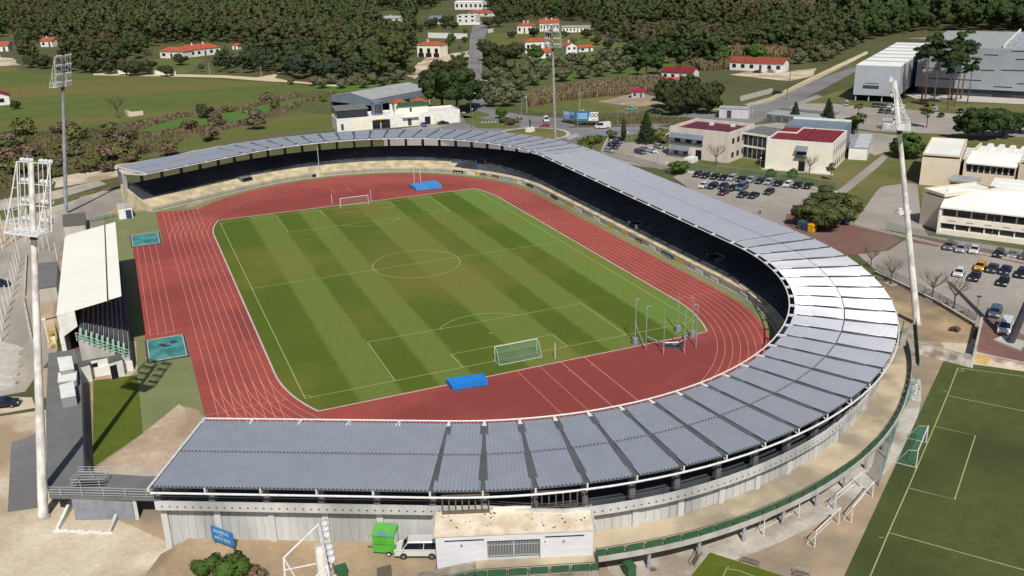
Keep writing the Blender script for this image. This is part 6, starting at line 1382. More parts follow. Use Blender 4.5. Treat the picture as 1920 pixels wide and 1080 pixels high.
# ------------------------------------------------------------------ vehicles
def car_template(kind):
    L, Wd, prof, cab = {'hatchback': (3.9, 1.7, [(-1.95, .3), (1.95, .3), (1.97, .62), (1.85, .78), (.95, .93), (-1.75, .98), (-1.95, .75)], ((.98, .92), (.3, 1.42), (-1.45, 1.45), (-1.85, .97))),
        'saloon': (4.4, 1.75, [(-2.2, .3), (2.2, .3), (2.2, .6), (2.05, .76), (1.1, .9), (-1.5, .95), (-2.15, .9), (-2.22, .6)], ((1.1, .9), (.35, 1.38), (-.85, 1.4), (-1.55, .95))),
        'estate': (4.4, 1.75, [(-2.2, .3), (2.2, .3), (2.2, .6), (2.05, .78), (1.1, .92), (-2.1, 1.0), (-2.22, .7)], ((1.1, .92), (.4, 1.42), (-1.85, 1.46), (-2.15, .99))),
        'van': (4.9, 1.9, [(-2.45, .35), (2.45, .35), (2.48, .8), (2.3, 1.0), (1.75, 1.15), (-2.45, 1.15)], ((1.75, 1.14), (1.05, 1.95), (-2.35, 2.0), (-2.44, 1.14))),
        'panel': (5.6, 2.0, [(-2.8, .4), (2.8, .4), (2.82, .95), (2.6, 1.15), (2.1, 1.3), (-2.8, 1.3)], ((2.1, 1.29), (1.35, 2.3), (-2.75, 2.45), (-2.79, 1.29)))}[kind]
    r = thing('parked_car', 'x', 'car'); w = Wd/2
    mb = MB(); n = len(prof); k = len(mb.v)
    for y, s_ in ((-w+.1, .97), (-w, 1), (w, 1), (w-.1, .97)):
        for x, z in prof: mb.v.append((x*(s_ if abs(y) < w else 1) if 0 else x, y, z if abs(y) >= w or z < .5 else z+.05))
    for i in range(3):
        for j in range(n):
            e = (j+1) % n; a = i*n; mb.f.append((a+j, a+e, a+n+e, a+n+j)); mb.mi.append(0)
    mb.f.append(tuple(range(n-1, -1, -1))); mb.f.append(tuple(range(3*n, 4*n))); mb.mi += [0, 0]
    mb.build('body', m_white, r)
    (x0, z0), (x1, z1), (x2, z2), (x3, z3) = cab; t = w-.08; u = w-.24
    gl = MB(); gl.hexa([(x0, -t, z0), (x3, -t, z3), (x3, t, z3), (x0, t, z0)][::-1], [(x1, -u, z1-.04), (x2, -u, z2-.04), (x2, u, z2-.04), (x1, u, z1-.04)][::-1]); gm = gl.build('windows', m_glass2, r)
    MB().hexa([(x1+.06, -u-.03, z1-.05), (x1+.06, u+.03, z1-.05), (x2-.06, u+.03, z2-.05), (x2-.06, -u-.03, z2-.05)][::-1], [(x1-.1, -u+.08, z1+.05), (x1-.1, u-.08, z1+.05), (x2+.1, u-.08, z2+.05), (x2+.1, -u+.08, z2+.05)][::-1]).build('roof', m_white, r)
    if kind == 'panel': MB().box(x2, x1-1.2, -t+.005, t-.005, 1.28, z1+.02).build('load_box', m_white, r)
    else:
        pm_ = MB()
        for s_ in (-1, 1):
            for xa, xb in ((x0-.1, x1-.02), ((x1+x2)/2+.05, (x1+x2)/2-.05), (x3+.05, x2+.02)): pm_.tube((xa if xa != (x1+x2)/2+.05 else xa, s_*(t+.0), z0), (xb, s_*(u+.02), z1-.04), .05, None, 4)
        pm_.build('window_pillars', m_white, r)
    wr = .31 if kind not in ('van', 'panel') else .36
    we = MB().lathe([(0, -.1), (wr*.6, -.1), (wr, -.09), (wr, .09), (wr*.6, .1), (0, .1)], n=14); we.v = [(x, z, y) for x, y, z in we.v]; wm = we.mesh('wheel', m_black)
    hb = MB().lathe([(0, -.02), (wr*.62, -.01), (wr*.62, .01), (0, .02)], n=10); hb.v = [(x, z, y) for x, y, z in hb.v]; hm = hb.mesh('rim', m_chrome)
    for x in (L*.31, -L*.3):
        for s_ in (-1, 1):
            o = bpy.data.objects.new('wheel', wm); C.objects.link(o); o.parent = r; o.location = (x, s_*(w-.07), wr)
            q = bpy.data.objects.new('rim', hm); C.objects.link(q); q.parent = o; q.location = (0, s_*.1, 0)
    fx_ = max(p[0] for p in prof); bx_ = min(p[0] for p in prof); zf = .62 if kind not in ('van', 'panel') else .85
    for s_ in (-1, 1):
        MB().box(fx_-.12, fx_+.015, s_*(w-.32)-.18, s_*(w-.32)+.18, zf, zf+.14).build('headlight', m_lamp, r)
        MB().box(bx_-.015, bx_+.1, s_*(w-.2)-.12, s_*(w-.2)+.12, zf+.08, zf+.28).build('tail_light', m_red, r)
        MB().obox((x0-.25, s_*(w+.06), z0+.02), .12, .18, .12, 0).build('mirror', m_white, r)
    MB().box(fx_-.05, fx_+.02, -w*.45, w*.45, .42, .56).build('grille', m_dgrey, r)
    return r
CT = {}; CARS = {}
PAINT = {'white': (240, 240, 240), 'silver': (176, 180, 186), 'grey': (110, 114, 120), 'black': (34, 36, 40), 'navy': (36, 42, 66), 'dark red': (96, 30, 36), 'dark purple': (62, 36, 52), 'dark green': (34, 50, 46), 'blue-grey': (92, 106, 126), 'yellow': (236, 168, 20), 'blue': (50, 80, 150), 'red': (176, 76, 72), 'dark grey': (64, 66, 72), 'pale green': (140, 196, 186)}
PM = {}
for k_, c_ in PAINT.items():
    m, t, b = new('car_paint_'+k_.replace(' ', '_').replace('-', '_')); b.inputs['Base Color'].default_value = (*alb(c_), 1); b.inputs['Roughness'].default_value = .28; b.inputs['Metallic'].default_value = .25; b.inputs['Coat Weight'].default_value = .5; PM[k_] = m
PAINTED = ('body', 'roof', 'window_pillars', 'mirror', 'load_box')
def car(px, vec, col, kind, label, group, flip=False):
    """vec: pixel direction along the car, towards its front"""
    p = G(*px); q = G(px[0]+vec[0], px[1]+vec[1]); ang = math.atan2(q.y-p.y, q.x-p.x)+(PI if flip else 0)
    first = kind not in CT
    if first: CT[kind] = car_template(kind); CARS[kind] = tree_of(CT[kind]); r = CT[kind]; r.location = p; r.rotation_euler = (0, 0, ang); r['label'] = label; r['group'] = group
    else: r = dup(CT[kind], p, ang, label, None, group, CARS[kind])
    r['category'] = 'van' if kind in ('van', 'panel') else 'car'; r.name = 'parked_van' if kind in ('van', 'panel') else 'parked_car'
    for o in (tree_of_fast(r)):
        if o.name.split('.')[0] in PAINTED: o.material_slots[0].link = 'OBJECT'; o.material_slots[0].material = PM[col]
    return r
def tree_of_fast(r): return r.children
ORD = ['first', 'second', 'third', 'fourth', 'fifth', 'sixth', 'seventh', 'eighth', 'ninth', 'tenth', 'eleventh', 'twelfth', 'thirteenth', 'fourteenth']
g1 = 'cars in the first car park'
for i, (x, y, c_, k_) in enumerate([(765, 55, 'dark purple', 'hatchback'), (855, 70, 'dark green', 'hatchback'), (960, 80, 'black', 'hatchback'), (1060, 90, 'navy', 'saloon'), (1155, 95, 'silver', 'estate'), (1260, 108, 'black', 'saloon'), (1365, 118, 'silver', 'hatchback'), (1468, 130, 'dark grey', 'hatchback'), (1570, 142, 'silver', 'hatchback'), (1675, 155, 'black', 'saloon'), (1785, 168, 'white', 'hatchback'), (1885, 180, 'black', 'hatchback'), (2010, 185, 'black', 'saloon')]):
    car((x/6+1180, y/6+321.5), (-17, 9), c_, k_, f'{c_} {k_}, {ORD[i]} from the left in the row along the white kerb wall', g1)
for i, (x, y, c_, k_) in enumerate([(835, 180, 'white', 'hatchback'), (935, 185, 'navy', 'estate'), (1055, 190, 'navy', 'hatchback'), (1160, 210, 'dark green', 'hatchback'), (1265, 205, 'blue-grey', 'van')]):
    car((x/6+1180, y/6+321.5), (-17, 9), c_, k_, f'{c_} {k_}, {ORD[i]} from the left in the middle row of the first car park', g1)
for x, y, c_, k_, l in [(1060, 255, 'dark red', 'saloon', 'dark red saloon in front of the middle row, nearest to the canopy'), (1275, 283, 'dark grey', 'saloon', 'dark grey saloon left of its black twin in the front row'), (1395, 293, 'black', 'saloon', 'black saloon, right one of the front pair in the first car park'), (1570, 252, 'black', 'hatchback', 'black hatchback standing alone by the posts of the first car park')]:
    car((x/6+1180, y/6+321.5), (-17, 9), c_, k_, l, g1)
g2 = 'cars in the east car park'
for x, y, c_, k_, l in [(935, 240, 'grey', 'estate', 'grey estate, left end of the row along the school fence'), (1085, 275, 'silver', 'hatchback', 'silver hatchback between a grey estate and a white hatchback'), (1260, 290, 'white', 'hatchback', 'white hatchback in the row along the school fence'), (1570, 335, 'black', 'hatchback', 'black hatchback in the row along the school fence'), (1745, 345, 'silver', 'saloon', 'silver saloon in the row along the school fence'), (1900, 375, 'dark red', 'hatchback', 'dark red car cut by the right edge'),
                          (1065, 580, 'white', 'hatchback', 'white hatchback standing alone left of the yellow car'), (1330, 500, 'yellow', 'hatchback', 'bright yellow hatchback behind a black car'), (1260, 630, 'black', 'saloon', 'black saloon nose to tail with the yellow car'), (1485, 525, 'dark grey', 'saloon', 'dark grey saloon right of the yellow car'), (1650, 550, 'navy', 'saloon', 'navy saloon in the middle of the east car park'), (1850, 590, 'black', 'estate', 'black estate at the right end of the middle row'), (1620, 695, 'black', 'hatchback', 'black hatchback nearest to the bare trees side of the middle row')]:
    car((x/6.75+1640, y/6.75+430), (-9, 14), c_, k_, l, g2)
car((1865, 590), (-7, 14), 'blue-grey', 'estate', 'blue-grey estate near the red brick paving, behind the white van', g2); car((1884, 620), (-5, 14), 'white', 'van', 'white van parked on the red brick paving beside the dark mast', g2)
g3 = 'cars in the small car park behind the canopy'
for i, (px, c_, k_) in enumerate([((1141, 285), 'silver', 'estate'), ((1148, 279), 'dark grey', 'saloon'), ((1152, 274), 'navy', 'saloon'), ((1157, 269), 'blue-grey', 'saloon')]): car(px, (14, 3), c_, k_, f'{c_} {k_}, {ORD[i]} from the canopy in the row of four', g3)
for px, c_, k_, l in [((1200, 288), 'blue-grey', 'estate', 'blue-grey estate on the grass edge of the small car park'), ((1208, 283), 'silver', 'saloon', 'silver saloon behind the blue-grey estate'), ((1222, 286), 'white', 'hatchback', 'white hatchback beside the grass of the small car park'), ((1235, 278), 'silver', 'hatchback', 'silver hatchback nearest to the pinkish school building')]: car(px, (14, 4), c_, k_, l, g3)
g4 = 'vehicles on the roads'
car((1130, 241), (-14, 1), 'white', 'panel', 'white panel van passing the billboards', g4); car((1021, 239), (-14, 0), 'red', 'hatchback', 'faded red car on the roundabout behind the statue', g4); car((1024, 228), (4, 9), 'white', 'van', 'white minibus leaving the avenue at the roundabout', g4)
car((1185, 207), (-16, 1), 'pale green', 'saloon', 'white and pale green car on the road behind the twin armed lamp', g4); car((1222, 210), (-16, 0), 'black', 'estate', 'black estate in the shade of the dark trees', g4); car((1232, 213), (-16, 0), 'black', 'saloon', 'black saloon behind the black estate in the tree shade', g4)
car((795, 237), (8, 5), 'blue', 'hatchback', 'blue hatchback before the long white building', g4); car((831, 233), (16, -1), 'black', 'saloon', 'black saloon at the right end of the long white building', g4)
car((8, 762), (20, -2), 'navy', 'saloon', 'navy car at the left edge on the asphalt, nearer one', g4); car((0, 537), (20, -1), 'navy', 'hatchback', 'navy car at the left edge among the white posts, farther one', g4)
car((1446, 136), (14, 1), 'silver', 'hatchback', 'silver car before the red roofed farm building', g4); car((1420, 137), (14, 1), 'dark grey', 'saloon', 'dark grey car before the red roofed farm building', g4); car((1457, 176), (14, -1), 'black', 'saloon', 'black car on the chalk track by the leaning pole', g4); car((1393, 202), (14, -3), 'dark grey', 'hatchback', 'dark grey car beside the pale grey shed', g4)
g5 = 'cars in the warehouse car park'
for px, c_, k_, l in [((1556, 195), 'silver', 'hatchback', 'silver hatchback alone on the lawn edge of the warehouse lot'), ((1588, 198), 'silver', 'saloon', 'silver saloon left of the warehouse wing'), ((1639, 200), 'black', 'hatchback', 'black hatchback at the left end of the row under the warehouse wing'), ((1647, 200.5), 'navy', 'hatchback', 'navy hatchback second in the row under the warehouse wing'), ((1656, 202), 'dark grey', 'hatchback', 'dark grey hatchback third in the row under the warehouse wing'), ((1668, 202.5), 'silver', 'hatchback', 'silver hatchback fourth in the row under the warehouse wing'), ((1692, 204), 'white', 'hatchback', 'white hatchback right of the mast head under the warehouse wing'),
                      ((1652, 211), 'black', 'saloon', 'black saloon at the left of the second warehouse row'), ((1664, 212), 'dark green', 'saloon', 'dark green saloon in the second warehouse row'), ((1677, 213), 'grey', 'saloon', 'grey saloon in the second warehouse row behind the mast'), ((1764, 219), 'black', 'saloon', 'black saloon in front of the tall pines'), ((1800, 211), 'black', 'hatchback', 'black hatchback on the lawn edge by the tall pines'), ((1829, 213), 'dark red', 'hatchback', 'dark red hatchback right of the tall pines'), ((1753, 208), 'white', 'hatchback', 'white hatchback behind the tall pine trunks')]: car(px, (-8, 6), c_, k_, l, g5)
v = car((786, 1043), (-14, 0), 'white', 'van', 'white minibus with dark side windows parked against the gate building', 'vehicles on the roads'); v.location = G(786, 1039, ZG); v.name = 'white_minibus'
MB().box(-1.8, .9, -.965, -.952, .98, 1.06).build('side_lettering', m_bgy, v)
for x0, x1 in ((.05, .95), (-1.0, -.1), (-2.1, -1.2)): pass

# ------------------------------------------------------------------ road and parking markings
rm = MB(); zm = .05
def rl_(*px, wd=.15): line(rm, P(*px), wd, zm)
def dash(a, b, n, wd=.15):
    p, q = G(*a), G(*b)
    for i in range(n): line(rm, [p.lerp(q, (i+.15)/n), p.lerp(q, (i+.6)/n)], wd, zm)
dash((893, 60), (890, 180), 22); dash((1250, 213), (1120, 228), 12); rl_((884, 60), (880, 110), (883, 180), wd=.12); rl_((903, 100), (901, 170), wd=.12)
for k in range(7):
    p, q = G(1068+k*3.2, 262-k*1.0), G(1060+k*3.2, 256-k*1.0); line(rm, [p, q], .5, zm)
for k in range(6):
    p, q = G(905+k*6, 228-k*.2), G(903+k*6, 231-k*.2); line(rm, [p, q], .5, zm)
rl_((985, 262), (1020, 266), (1052, 258), (1062, 246)); rl_((940, 246), (970, 238), (1000, 236), (1035, 240))
for i in range(14):
    t = i/13; a = (1292+t*232, 329+t*29); rl_(a, (a[0]+17, a[1]-9), wd=.1)
for i in range(9):
    t = i/8; a = (1755+t*170, 472+t*46); rl_(a, (a[0]+10, a[1]-16), wd=.1)
for i in range(8):
    t = i/7; a = (1785+t*140, 522+t*38); rl_(a, (a[0]+12, a[1]-18), wd=.1)
for i in range(12):
    t = i/11; a = (1630+t*70, 203+t*6); rl_(a, (a[0]+8, a[1]-6), wd=.12)
rl_((1900, 640), (1908, 622), wd=.12)
struct('road_markings', rm, M('worn_road_paint', (214, 212, 206), (170, 168, 164), .8, .8))
# ------------------------------------------------------------------ vegetation
NR = np.random.default_rng(5)
def leaves(clumps, n, size, rng, shell=.45, flat=0.0, tall=1.0):
    """leaf-clump faces spread through the crown: clumps = (x, y, z, rx, ry, rz)"""
    cl = np.array(clumps, float); vol = (cl[:, 3]*cl[:, 4]*cl[:, 5])**.75; pick = rng.choice(len(cl), n, p=vol/vol.sum())
    d = rng.normal(size=(n, 3)); d /= np.linalg.norm(d, axis=1)[:, None]; d[:, 2] = np.where(d[:, 2] < -.35, -d[:, 2]*.5, d[:, 2]); d /= np.linalg.norm(d, axis=1)[:, None]
    rad_ = (shell+(1-shell)*rng.random(n)**.6)*(.86+.28*rng.random(n))
    c = cl[pick, :3]+d*rad_[:, None]*cl[pick, 3:]
    nn = d+rng.normal(size=(n, 3))*.38; nn[:, 2] += .25+flat; nn /= np.linalg.norm(nn, axis=1)[:, None]
    a = np.cross(nn, rng.normal(size=(n, 3))); a /= np.linalg.norm(a, axis=1)[:, None]; b = np.cross(nn, a)
    s = size*(.6+.8*rng.random(n))[:, None]
    k = rng.uniform(.55, 1, (n, 1))
    global LN
    cen = cl[:, :3].mean(0); o = c-cen; o /= np.linalg.norm(o, axis=1)[:, None]+1e-6; LN = d*.55+o*.45+nn*.22; LN /= np.linalg.norm(LN, axis=1)[:, None]; LN = np.repeat(LN, 4, 0)
    return np.stack([c-a*s-b*s*k*.6, c+a*s*.3-b*s*k, c+a*s+b*s*k*.5, c-a*s*.4+b*s*k], 1).reshape(-1, 3)
def cores(clumps, k=.8, nu=6, nv=3):
    """the dense inside of each leaf clump, as small closed shells"""
    Q, Nq = [], []; cl = np.array(clumps, float); cen = cl[:, :3].mean(0)
    for c in cl:
        f = lambda i, j: np.array([math.sin(PI*j/nv)*math.cos(2*PI*i/nu), math.sin(PI*j/nv)*math.sin(2*PI*i/nu), -math.cos(PI*j/nv)])
        for i in range(nu):
            for j in range(nv):
                for p in (f(i, j), f(i+1, j), f(i+1, j+1), f(i, j+1)):
                    Q.append(c[:3]+p*c[3:]*k); n_ = p*.6+(Q[-1]-cen)/(np.linalg.norm(Q[-1]-cen)+1e-6)*.4; Nq.append(n_/(np.linalg.norm(n_)+1e-6))
    return np.array(Q), np.array(Nq)
def arr_mesh(name, V, mats, mi=None, nper=4, nrm=None):
    n = len(V)//nper; me = bpy.data.meshes.new(name); me.vertices.add(len(V)); me.vertices.foreach_set('co', V.astype(np.float32).ravel())
    me.loops.add(n*nper); me.loops.foreach_set('vertex_index', np.arange(n*nper, dtype=np.int32)); me.polygons.add(n)
    me.polygons.foreach_set('loop_start', np.arange(0, n*nper, nper, dtype=np.int32)); me.polygons.foreach_set('loop_total', np.full(n, nper, np.int32))
    for m in mats: me.materials.append(m)
    if mi is not None: me.polygons.foreach_set('material_index', np.asarray(mi, np.int32))
    me.update(); me.validate()
    if nrm is not None and len(nrm) == len(me.vertices): me.normals_split_custom_set_from_vertices(nrm.astype(np.float32))
    return me
lf_olive = leafmat('olive_leaves', (108, 108, 80), (90, 92, 64)); lf_dark = leafmat('dark_pine_needles', (66, 84, 44), (50, 66, 34)); lf_green = leafmat('green_leaves', (82, 106, 44), (60, 84, 32))
lf_oak = leafmat('dark_oak_leaves', (74, 80, 48), (58, 64, 38)); lf_mid = leafmat('olive_green_leaves', (98, 104, 60), (80, 86, 48)); lf_fir = leafmat('fir_needles', (58, 74, 46), (40, 54, 34)); lf_brown = leafmat('brown_twigs', (126, 106, 84), (102, 84, 66)); lf_greyb = leafmat('grey_brown_twigs', (130, 118, 98), (106, 96, 78))
lf_shrub = leafmat('shrub_leaves', (112, 112, 66), (90, 92, 50)); lf_bright = leafmat('bright_green_leaves', (84, 112, 40), (62, 90, 28)); lf_euc = M('eucalyptus_leaves', (78, 86, 50), (66, 76, 42), .02, .75, spec=.15, c3=(84, 80, 52), scale3=.012); lf_euc2 = M('blue_green_leaves', (62, 74, 55), (54, 65, 48), .03, .75, spec=.15); lf_fdark = M('forest_pine_needles', (62, 82, 42), (52, 70, 36), .02, .75, spec=.15); lf_foak = M('forest_oak_leaves', (74, 82, 46), (64, 70, 40), .02, .75, spec=.15, c3=(80, 76, 50), scale3=.015); lf_mar = leafmat('pale_green_leaves', (104, 112, 62), (82, 92, 48))
m_bark = M('bark', (110, 96, 82), (82, 70, 58), 2, .9); m_barkp = M('pine_bark', (128, 104, 88), (96, 76, 62), 2, .9)
def limbs(mb, base, tips, r):
    for t in tips:
        b, t = Vector(base), Vector(t); m = b.lerp(t, .5)+Vector((R.uniform(-.2, .2), R.uniform(-.2, .2), R.uniform(0, .3)))
        mb.tube(b, m, r, r*.7, 6); mb.tube(m, t, r*.7, r*.25, 5)
def rnd_clumps(n, R_, zc, rz, r0, r1, rng, rr=None):
    out = []
    for i in range(n):
        a = rng.uniform(0, 2*PI); q = R_*math.sqrt(rng.random()); z = zc+rng.uniform(-rz, rz)*math.sqrt(max(0, 1-(q/(R_*1.05))**2)); s = rng.uniform(r0, r1); out.append((q*math.cos(a), q*math.sin(a), z, s, s, s*.8))
    return out
def tree_kind(kind, seed):
    global LN
    rng = np.random.default_rng(seed); mb = MB()
    if kind == 'olive': cl = rnd_clumps(10, 1.9, 2.3, 1.1, 1.0, 1.5, rng)+[(0, 0, 1.6, 1.9, 1.9, 1.3)]; V = leaves(cl, 900, .30, rng); V[:, 2] = np.maximum(V[:, 2], .3); mat = lf_olive; mb.tube((0, 0, 0), (.1, 0, 1.6), .3, .2, 7); limbs(mb, (.1, 0, 1.5), [c[:3] for c in cl[:4]], .14)
    elif kind == 'oak': cl = rnd_clumps(17, 3.4, 4.2, 2.6, 1.4, 2.2, rng)+[(0, 0, 3, 2.8, 2.8, 2.4)]; V = leaves(cl, 2000, .40, rng); V[:, 2] = np.maximum(V[:, 2], .5); mat = lf_oak; mb.tube((0, 0, 0), (0, 0, 3), .4, .28, 8); limbs(mb, (0, 0, 2.8), [c[:3] for c in cl[:6]], .2)
    elif kind == 'green': cl = rnd_clumps(17, 3.3, 4.2, 2.6, 1.4, 2.1, rng)+[(0, 0, 3, 2.8, 2.8, 2.4)]; V = leaves(cl, 2000, .40, rng); V[:, 2] = np.maximum(V[:, 2], .5); mat = lf_green; mb.tube((0, 0, 0), (0, 0, 3), .35, .25, 8); limbs(mb, (0, 0, 2.8), [c[:3] for c in cl[:6]], .18)
    elif kind == 'mid': cl = rnd_clumps(17, 3.3, 4.2, 2.6, 1.3, 2.0, rng)+[(0, 0, 3, 2.8, 2.8, 2.4)]; V = leaves(cl, 3200, .28, rng); V[:, 2] = np.maximum(V[:, 2], .4); mat = lf_mid; mb.tube((0, 0, 0), (0, 0, 3), .35, .25, 8); limbs(mb, (0, 0, 2.8), [c[:3] for c in cl[:6]], .18)
    elif kind == 'stone_pine': cl = rnd_clumps(20, 4.8, 6.6, 2.2, 1.6, 2.3, rng)+[(0, 0, 5, 4.2, 4.2, 3.2)]+[(4.2*math.cos(a), 4.2*math.sin(a), 4.2, 1.7, 1.7, 1.5) for a in range(7)]; V = leaves(cl, 3200, .40, rng, flat=.2); mat = lf_dark; mb.tube((0, 0, 0), (.2, 0, 5.6), .42, .3, 8); limbs(mb, (.2, 0, 5.3), [c[:3] for c in cl[:8]], .2)
    elif kind == 'tall_pine':
        cl = [(c[0], c[1], c[2], c[3], c[4], c[5]*.75) for c in rnd_clumps(17, 3.6, 20.0, 6.0, 1.3, 2.3, rng)]; V = leaves(cl, 2000, .38, rng, flat=.2); mat = lf_dark
        k = Vector((0, 0, 0)); 
        for i in range(5): q = k+Vector((rng.uniform(-.1, .45), rng.uniform(-.3, .3), 4.4)); mb.tube(k, q, .34-.05*i, .29-.05*i, 8); k = q
        limbs(mb, k-Vector((0, 0, 3.5)), [c[:3] for c in cl[:7]], .12)
    elif kind == 'fir':
        V = []; Ns = []
        for i in range(15):
            z = .8+i*.62; r_ = 3.2*(1-i/15.5)**.85; cl = [(r_*.62*math.cos(a+i), r_*.62*math.sin(a+i), z, r_*.5, r_*.5, .34) for a in np.arange(0, 6.2, 2*PI/7)]; V.append(leaves(cl, int(70+r_*45), .26, rng, .2, .2)); Ns.append(LN)
        V = np.concatenate(V); LN = np.concatenate(Ns); mat = lf_fir; mb.tube((0, 0, 0), (0, 0, 9.8), .24, .05, 7)
    elif kind == 'cypress': cl = [(0, 0, z, .8*(1-abs(z-2.5)/6), .8*(1-abs(z-2.5)/6), .8) for z in np.arange(.8, 6, .6)]; V = leaves(cl, 520, .24, rng); mat = lf_oak; mb.tube((0, 0, 0), (0, 0, 5), .14, .05, 6)
    elif kind == 'slender': cl = rnd_clumps(10, 1.5, 4.6, 2.4, .7, 1.1, rng); V = leaves(cl, 520, .26, rng, .2); mat = lf_mar; mb.tube((0, 0, 0), (0, 0, 3), .15, .1, 6); limbs(mb, (0, 0, 2.6), [c[:3] for c in cl[:7]], .07)
    elif kind == 'forest_pine': cl = rnd_clumps(11, 2.6, 6.6, 4.4, 1.4, 2.1, rng); V = leaves(cl, 1100, .46, rng); mat = lf_dark; mb.tube((0, 0, 0), (.2, 0, 9), .3, .1, 7); limbs(mb, (.1, 0, 6), [c[:3] for c in cl[:4]], .12)
    elif kind in ('shrub', 'brown_shrub', 'grey_shrub', 'bush', 'bright_shrub'):
        cl = rnd_clumps(7, 1.2, 1.0, .5, .6, 1.0, rng); V = leaves(cl, 420 if kind != 'bush' else 1400, .20 if kind != 'bush' else .13, rng, .25); V[:, 2] = np.maximum(V[:, 2], .03); mat = {'shrub': lf_shrub, 'brown_shrub': lf_brown, 'grey_shrub': lf_greyb, 'bush': lf_green, 'bright_shrub': lf_bright}[kind]; limbs(mb, (0, 0, 0), [c[:3] for c in cl[:5]], .06)
    elif kind == 'bare':
        V = None; mat = None; mb.tube((0, 0, 0), (0, 0, 1.9), .12, .1, 7); tw = MB()
        for i in range(9):
            a = 2*PI*i/9+rng.uniform(-.3, .3); e = Vector((rng.uniform(1.0, 1.9)*math.cos(a), rng.uniform(1.0, 1.9)*math.sin(a), rng.uniform(3.0, 4.2))); mb.tube((0, 0, 1.85), e, .055, .03, 5)
            for j in range(9):
                s_ = Vector((0, 0, 1.85)).lerp(e, rng.uniform(.45, 1)); f_ = s_+Vector((rng.uniform(-.7, .7)+math.cos(a)*.4, rng.uniform(-.7, .7)+math.sin(a)*.4, rng.uniform(.3, 1.1))); tw.tube(s_, f_, .018, .01, 3)
                for q in range(2): g_ = s_.lerp(f_, rng.uniform(.4, 1)); tw.tube(g_, g_+Vector((rng.uniform(-.4, .4), rng.uniform(-.4, .4), rng.uniform(.1, .5))), .012, .007, 3)
    r = thing('tree', 'x', 'tree')
    mb.build('trunk' if 'shrub' not in kind and kind != 'bush' else 'stems', m_bark if 'pine' not in kind else m_barkp, r)
    if V is not None and kind not in ('shrub', 'brown_shrub', 'grey_shrub', 'bright_shrub', 'fir', 'slender', 'tall_pine'): q_, n_ = cores(cl, .78, 8, 5); V = np.concatenate([V, q_]); LN = np.concatenate([LN, n_])
    if V is not None: o = bpy.data.objects.new('crown' if 'shrub' not in kind and kind != 'bush' else 'foliage', arr_mesh('crown', V, [mat], nrm=LN)); C.objects.link(o); o.parent = r
    else: tw.build('twigs', lf_greyb, r)
    return r
TT = {}; NAMES = {'mid': 'leafy_tree', 'olive': 'olive_tree', 'oak': 'oak_tree', 'green': 'leafy_tree', 'stone_pine': 'stone_pine', 'tall_pine': 'tall_pine', 'fir': 'fir_tree', 'cypress': 'cypress_tree', 'slender': 'slender_tree', 'forest_pine': 'pine_tree', 'shrub': 'shrub', 'brown_shrub': 'shrub', 'grey_shrub': 'shrub', 'bush': 'bush', 'bright_shrub': 'shrub', 'bare': 'bare_tree'}
def tree(kind, px, scale, label, group=None, z=1.0, var=3):
    v = R.randrange(var) if var > 1 else 0; key = (kind, v); p = G(*px); rz = R.uniform(0, 6.28); sc_ = (scale, scale, scale*z)
    if key not in TT: t = tree_kind(kind, 100+7*v+sum(map(ord, kind))); TT[key] = (t, tree_of(t)); r = t; r.location = p; r.rotation_euler = (0, 0, rz); r.scale = sc_
    else: r = dup(TT[key][0], p, rz, None, sc_, None, TT[key][1])
    if 'group' in r: del r['group']
    r.name = NAMES[kind]; tag(r, label, 'shrub' if 'shrub' in kind or kind == 'bush' else 'tree', group); return r
for i, q in enumerate([(1001, 160), (1015, 149), (1056, 153), (1092, 148), (1123, 144), (1162, 138), (1137, 135), (1024, 136), (1065, 134), (971, 151), (944, 161), (921, 171), (953, 179), (935, 146), (958, 134), (930, 187), (985, 138), (1040, 126), (1085, 122), (1105, 130), (1118, 120), (1150, 124), (1176, 126), (975, 170), (940, 172), (916, 155), (966, 192), (1000, 126), (1070, 118), (1135, 114), (1160, 112), (950, 200), (922, 200)]):
    tree('olive', q, R.uniform(1.35, 1.7), 'round grey-green olive tree in the grove right of the avenue', 'olive trees of the grove')
for q, s_, l in [((830, 209), 1.5, 'big round dark pine behind the white building, left of three'), ((858, 212), 1.6, 'big round dark pine behind the white building, middle of three'), ((882, 203), 1.0, 'smaller round pine at the avenue edge, right of three')]: tree('stone_pine', q, s_, l, 'round pines behind the white building', z=1.25)
for q, s_, l in [((826, 147), 1.4, 'dark oak in front of the garage house'), ((858, 140), 1.25, 'dark oak between the garage house and the avenue'), ((800, 150), .8, 'small dark oak below the garage house'), ((918, 114), 1.5, 'dark oak right beside the avenue bend'), ((948, 118), 1.5, 'spreading dark oak among the trees right of the avenue'), ((930, 138), 1.4, 'dark oak right of the avenue, in front of the others'), ((968, 110), 1.3, 'dark oak left of the round green tree by the orange roof')]: tree('oak', q, s_, l)
tree('green', (1004, 114), 1.25, 'round dark green tree touching the lower wing of the orange roofed house'); tree('green', (903, 92), .9, 'round green tree overhanging the avenue'); tree('oak', (838, 48), 1.3, 'tall dark tree before the grey roofed shed'); tree('oak', (915, 52), 1.2, 'dark tree at the top of the avenue'); tree('oak', (935, 50), 1.3, 'dark tree behind the white wall stub at the top of the avenue')
for q in [(1196, 142), (1212, 145), (1232, 140), (1180, 122), (1208, 124), (1240, 128), (1222, 112), (1256, 120), (1275, 130), (1190, 108)]: tree('forest_pine', q, R.uniform(.95, 1.25), 'dense mid green pine at the right end of the olive grove', 'pines right of the olive grove')
tree('green', (1345, 118), 1.75, 'wide round bright green tree left of a lower twin above the farm building', z=.8); tree('green', (1415, 112), 1.6, 'wide round green tree right behind the farm building roof', z=.75)
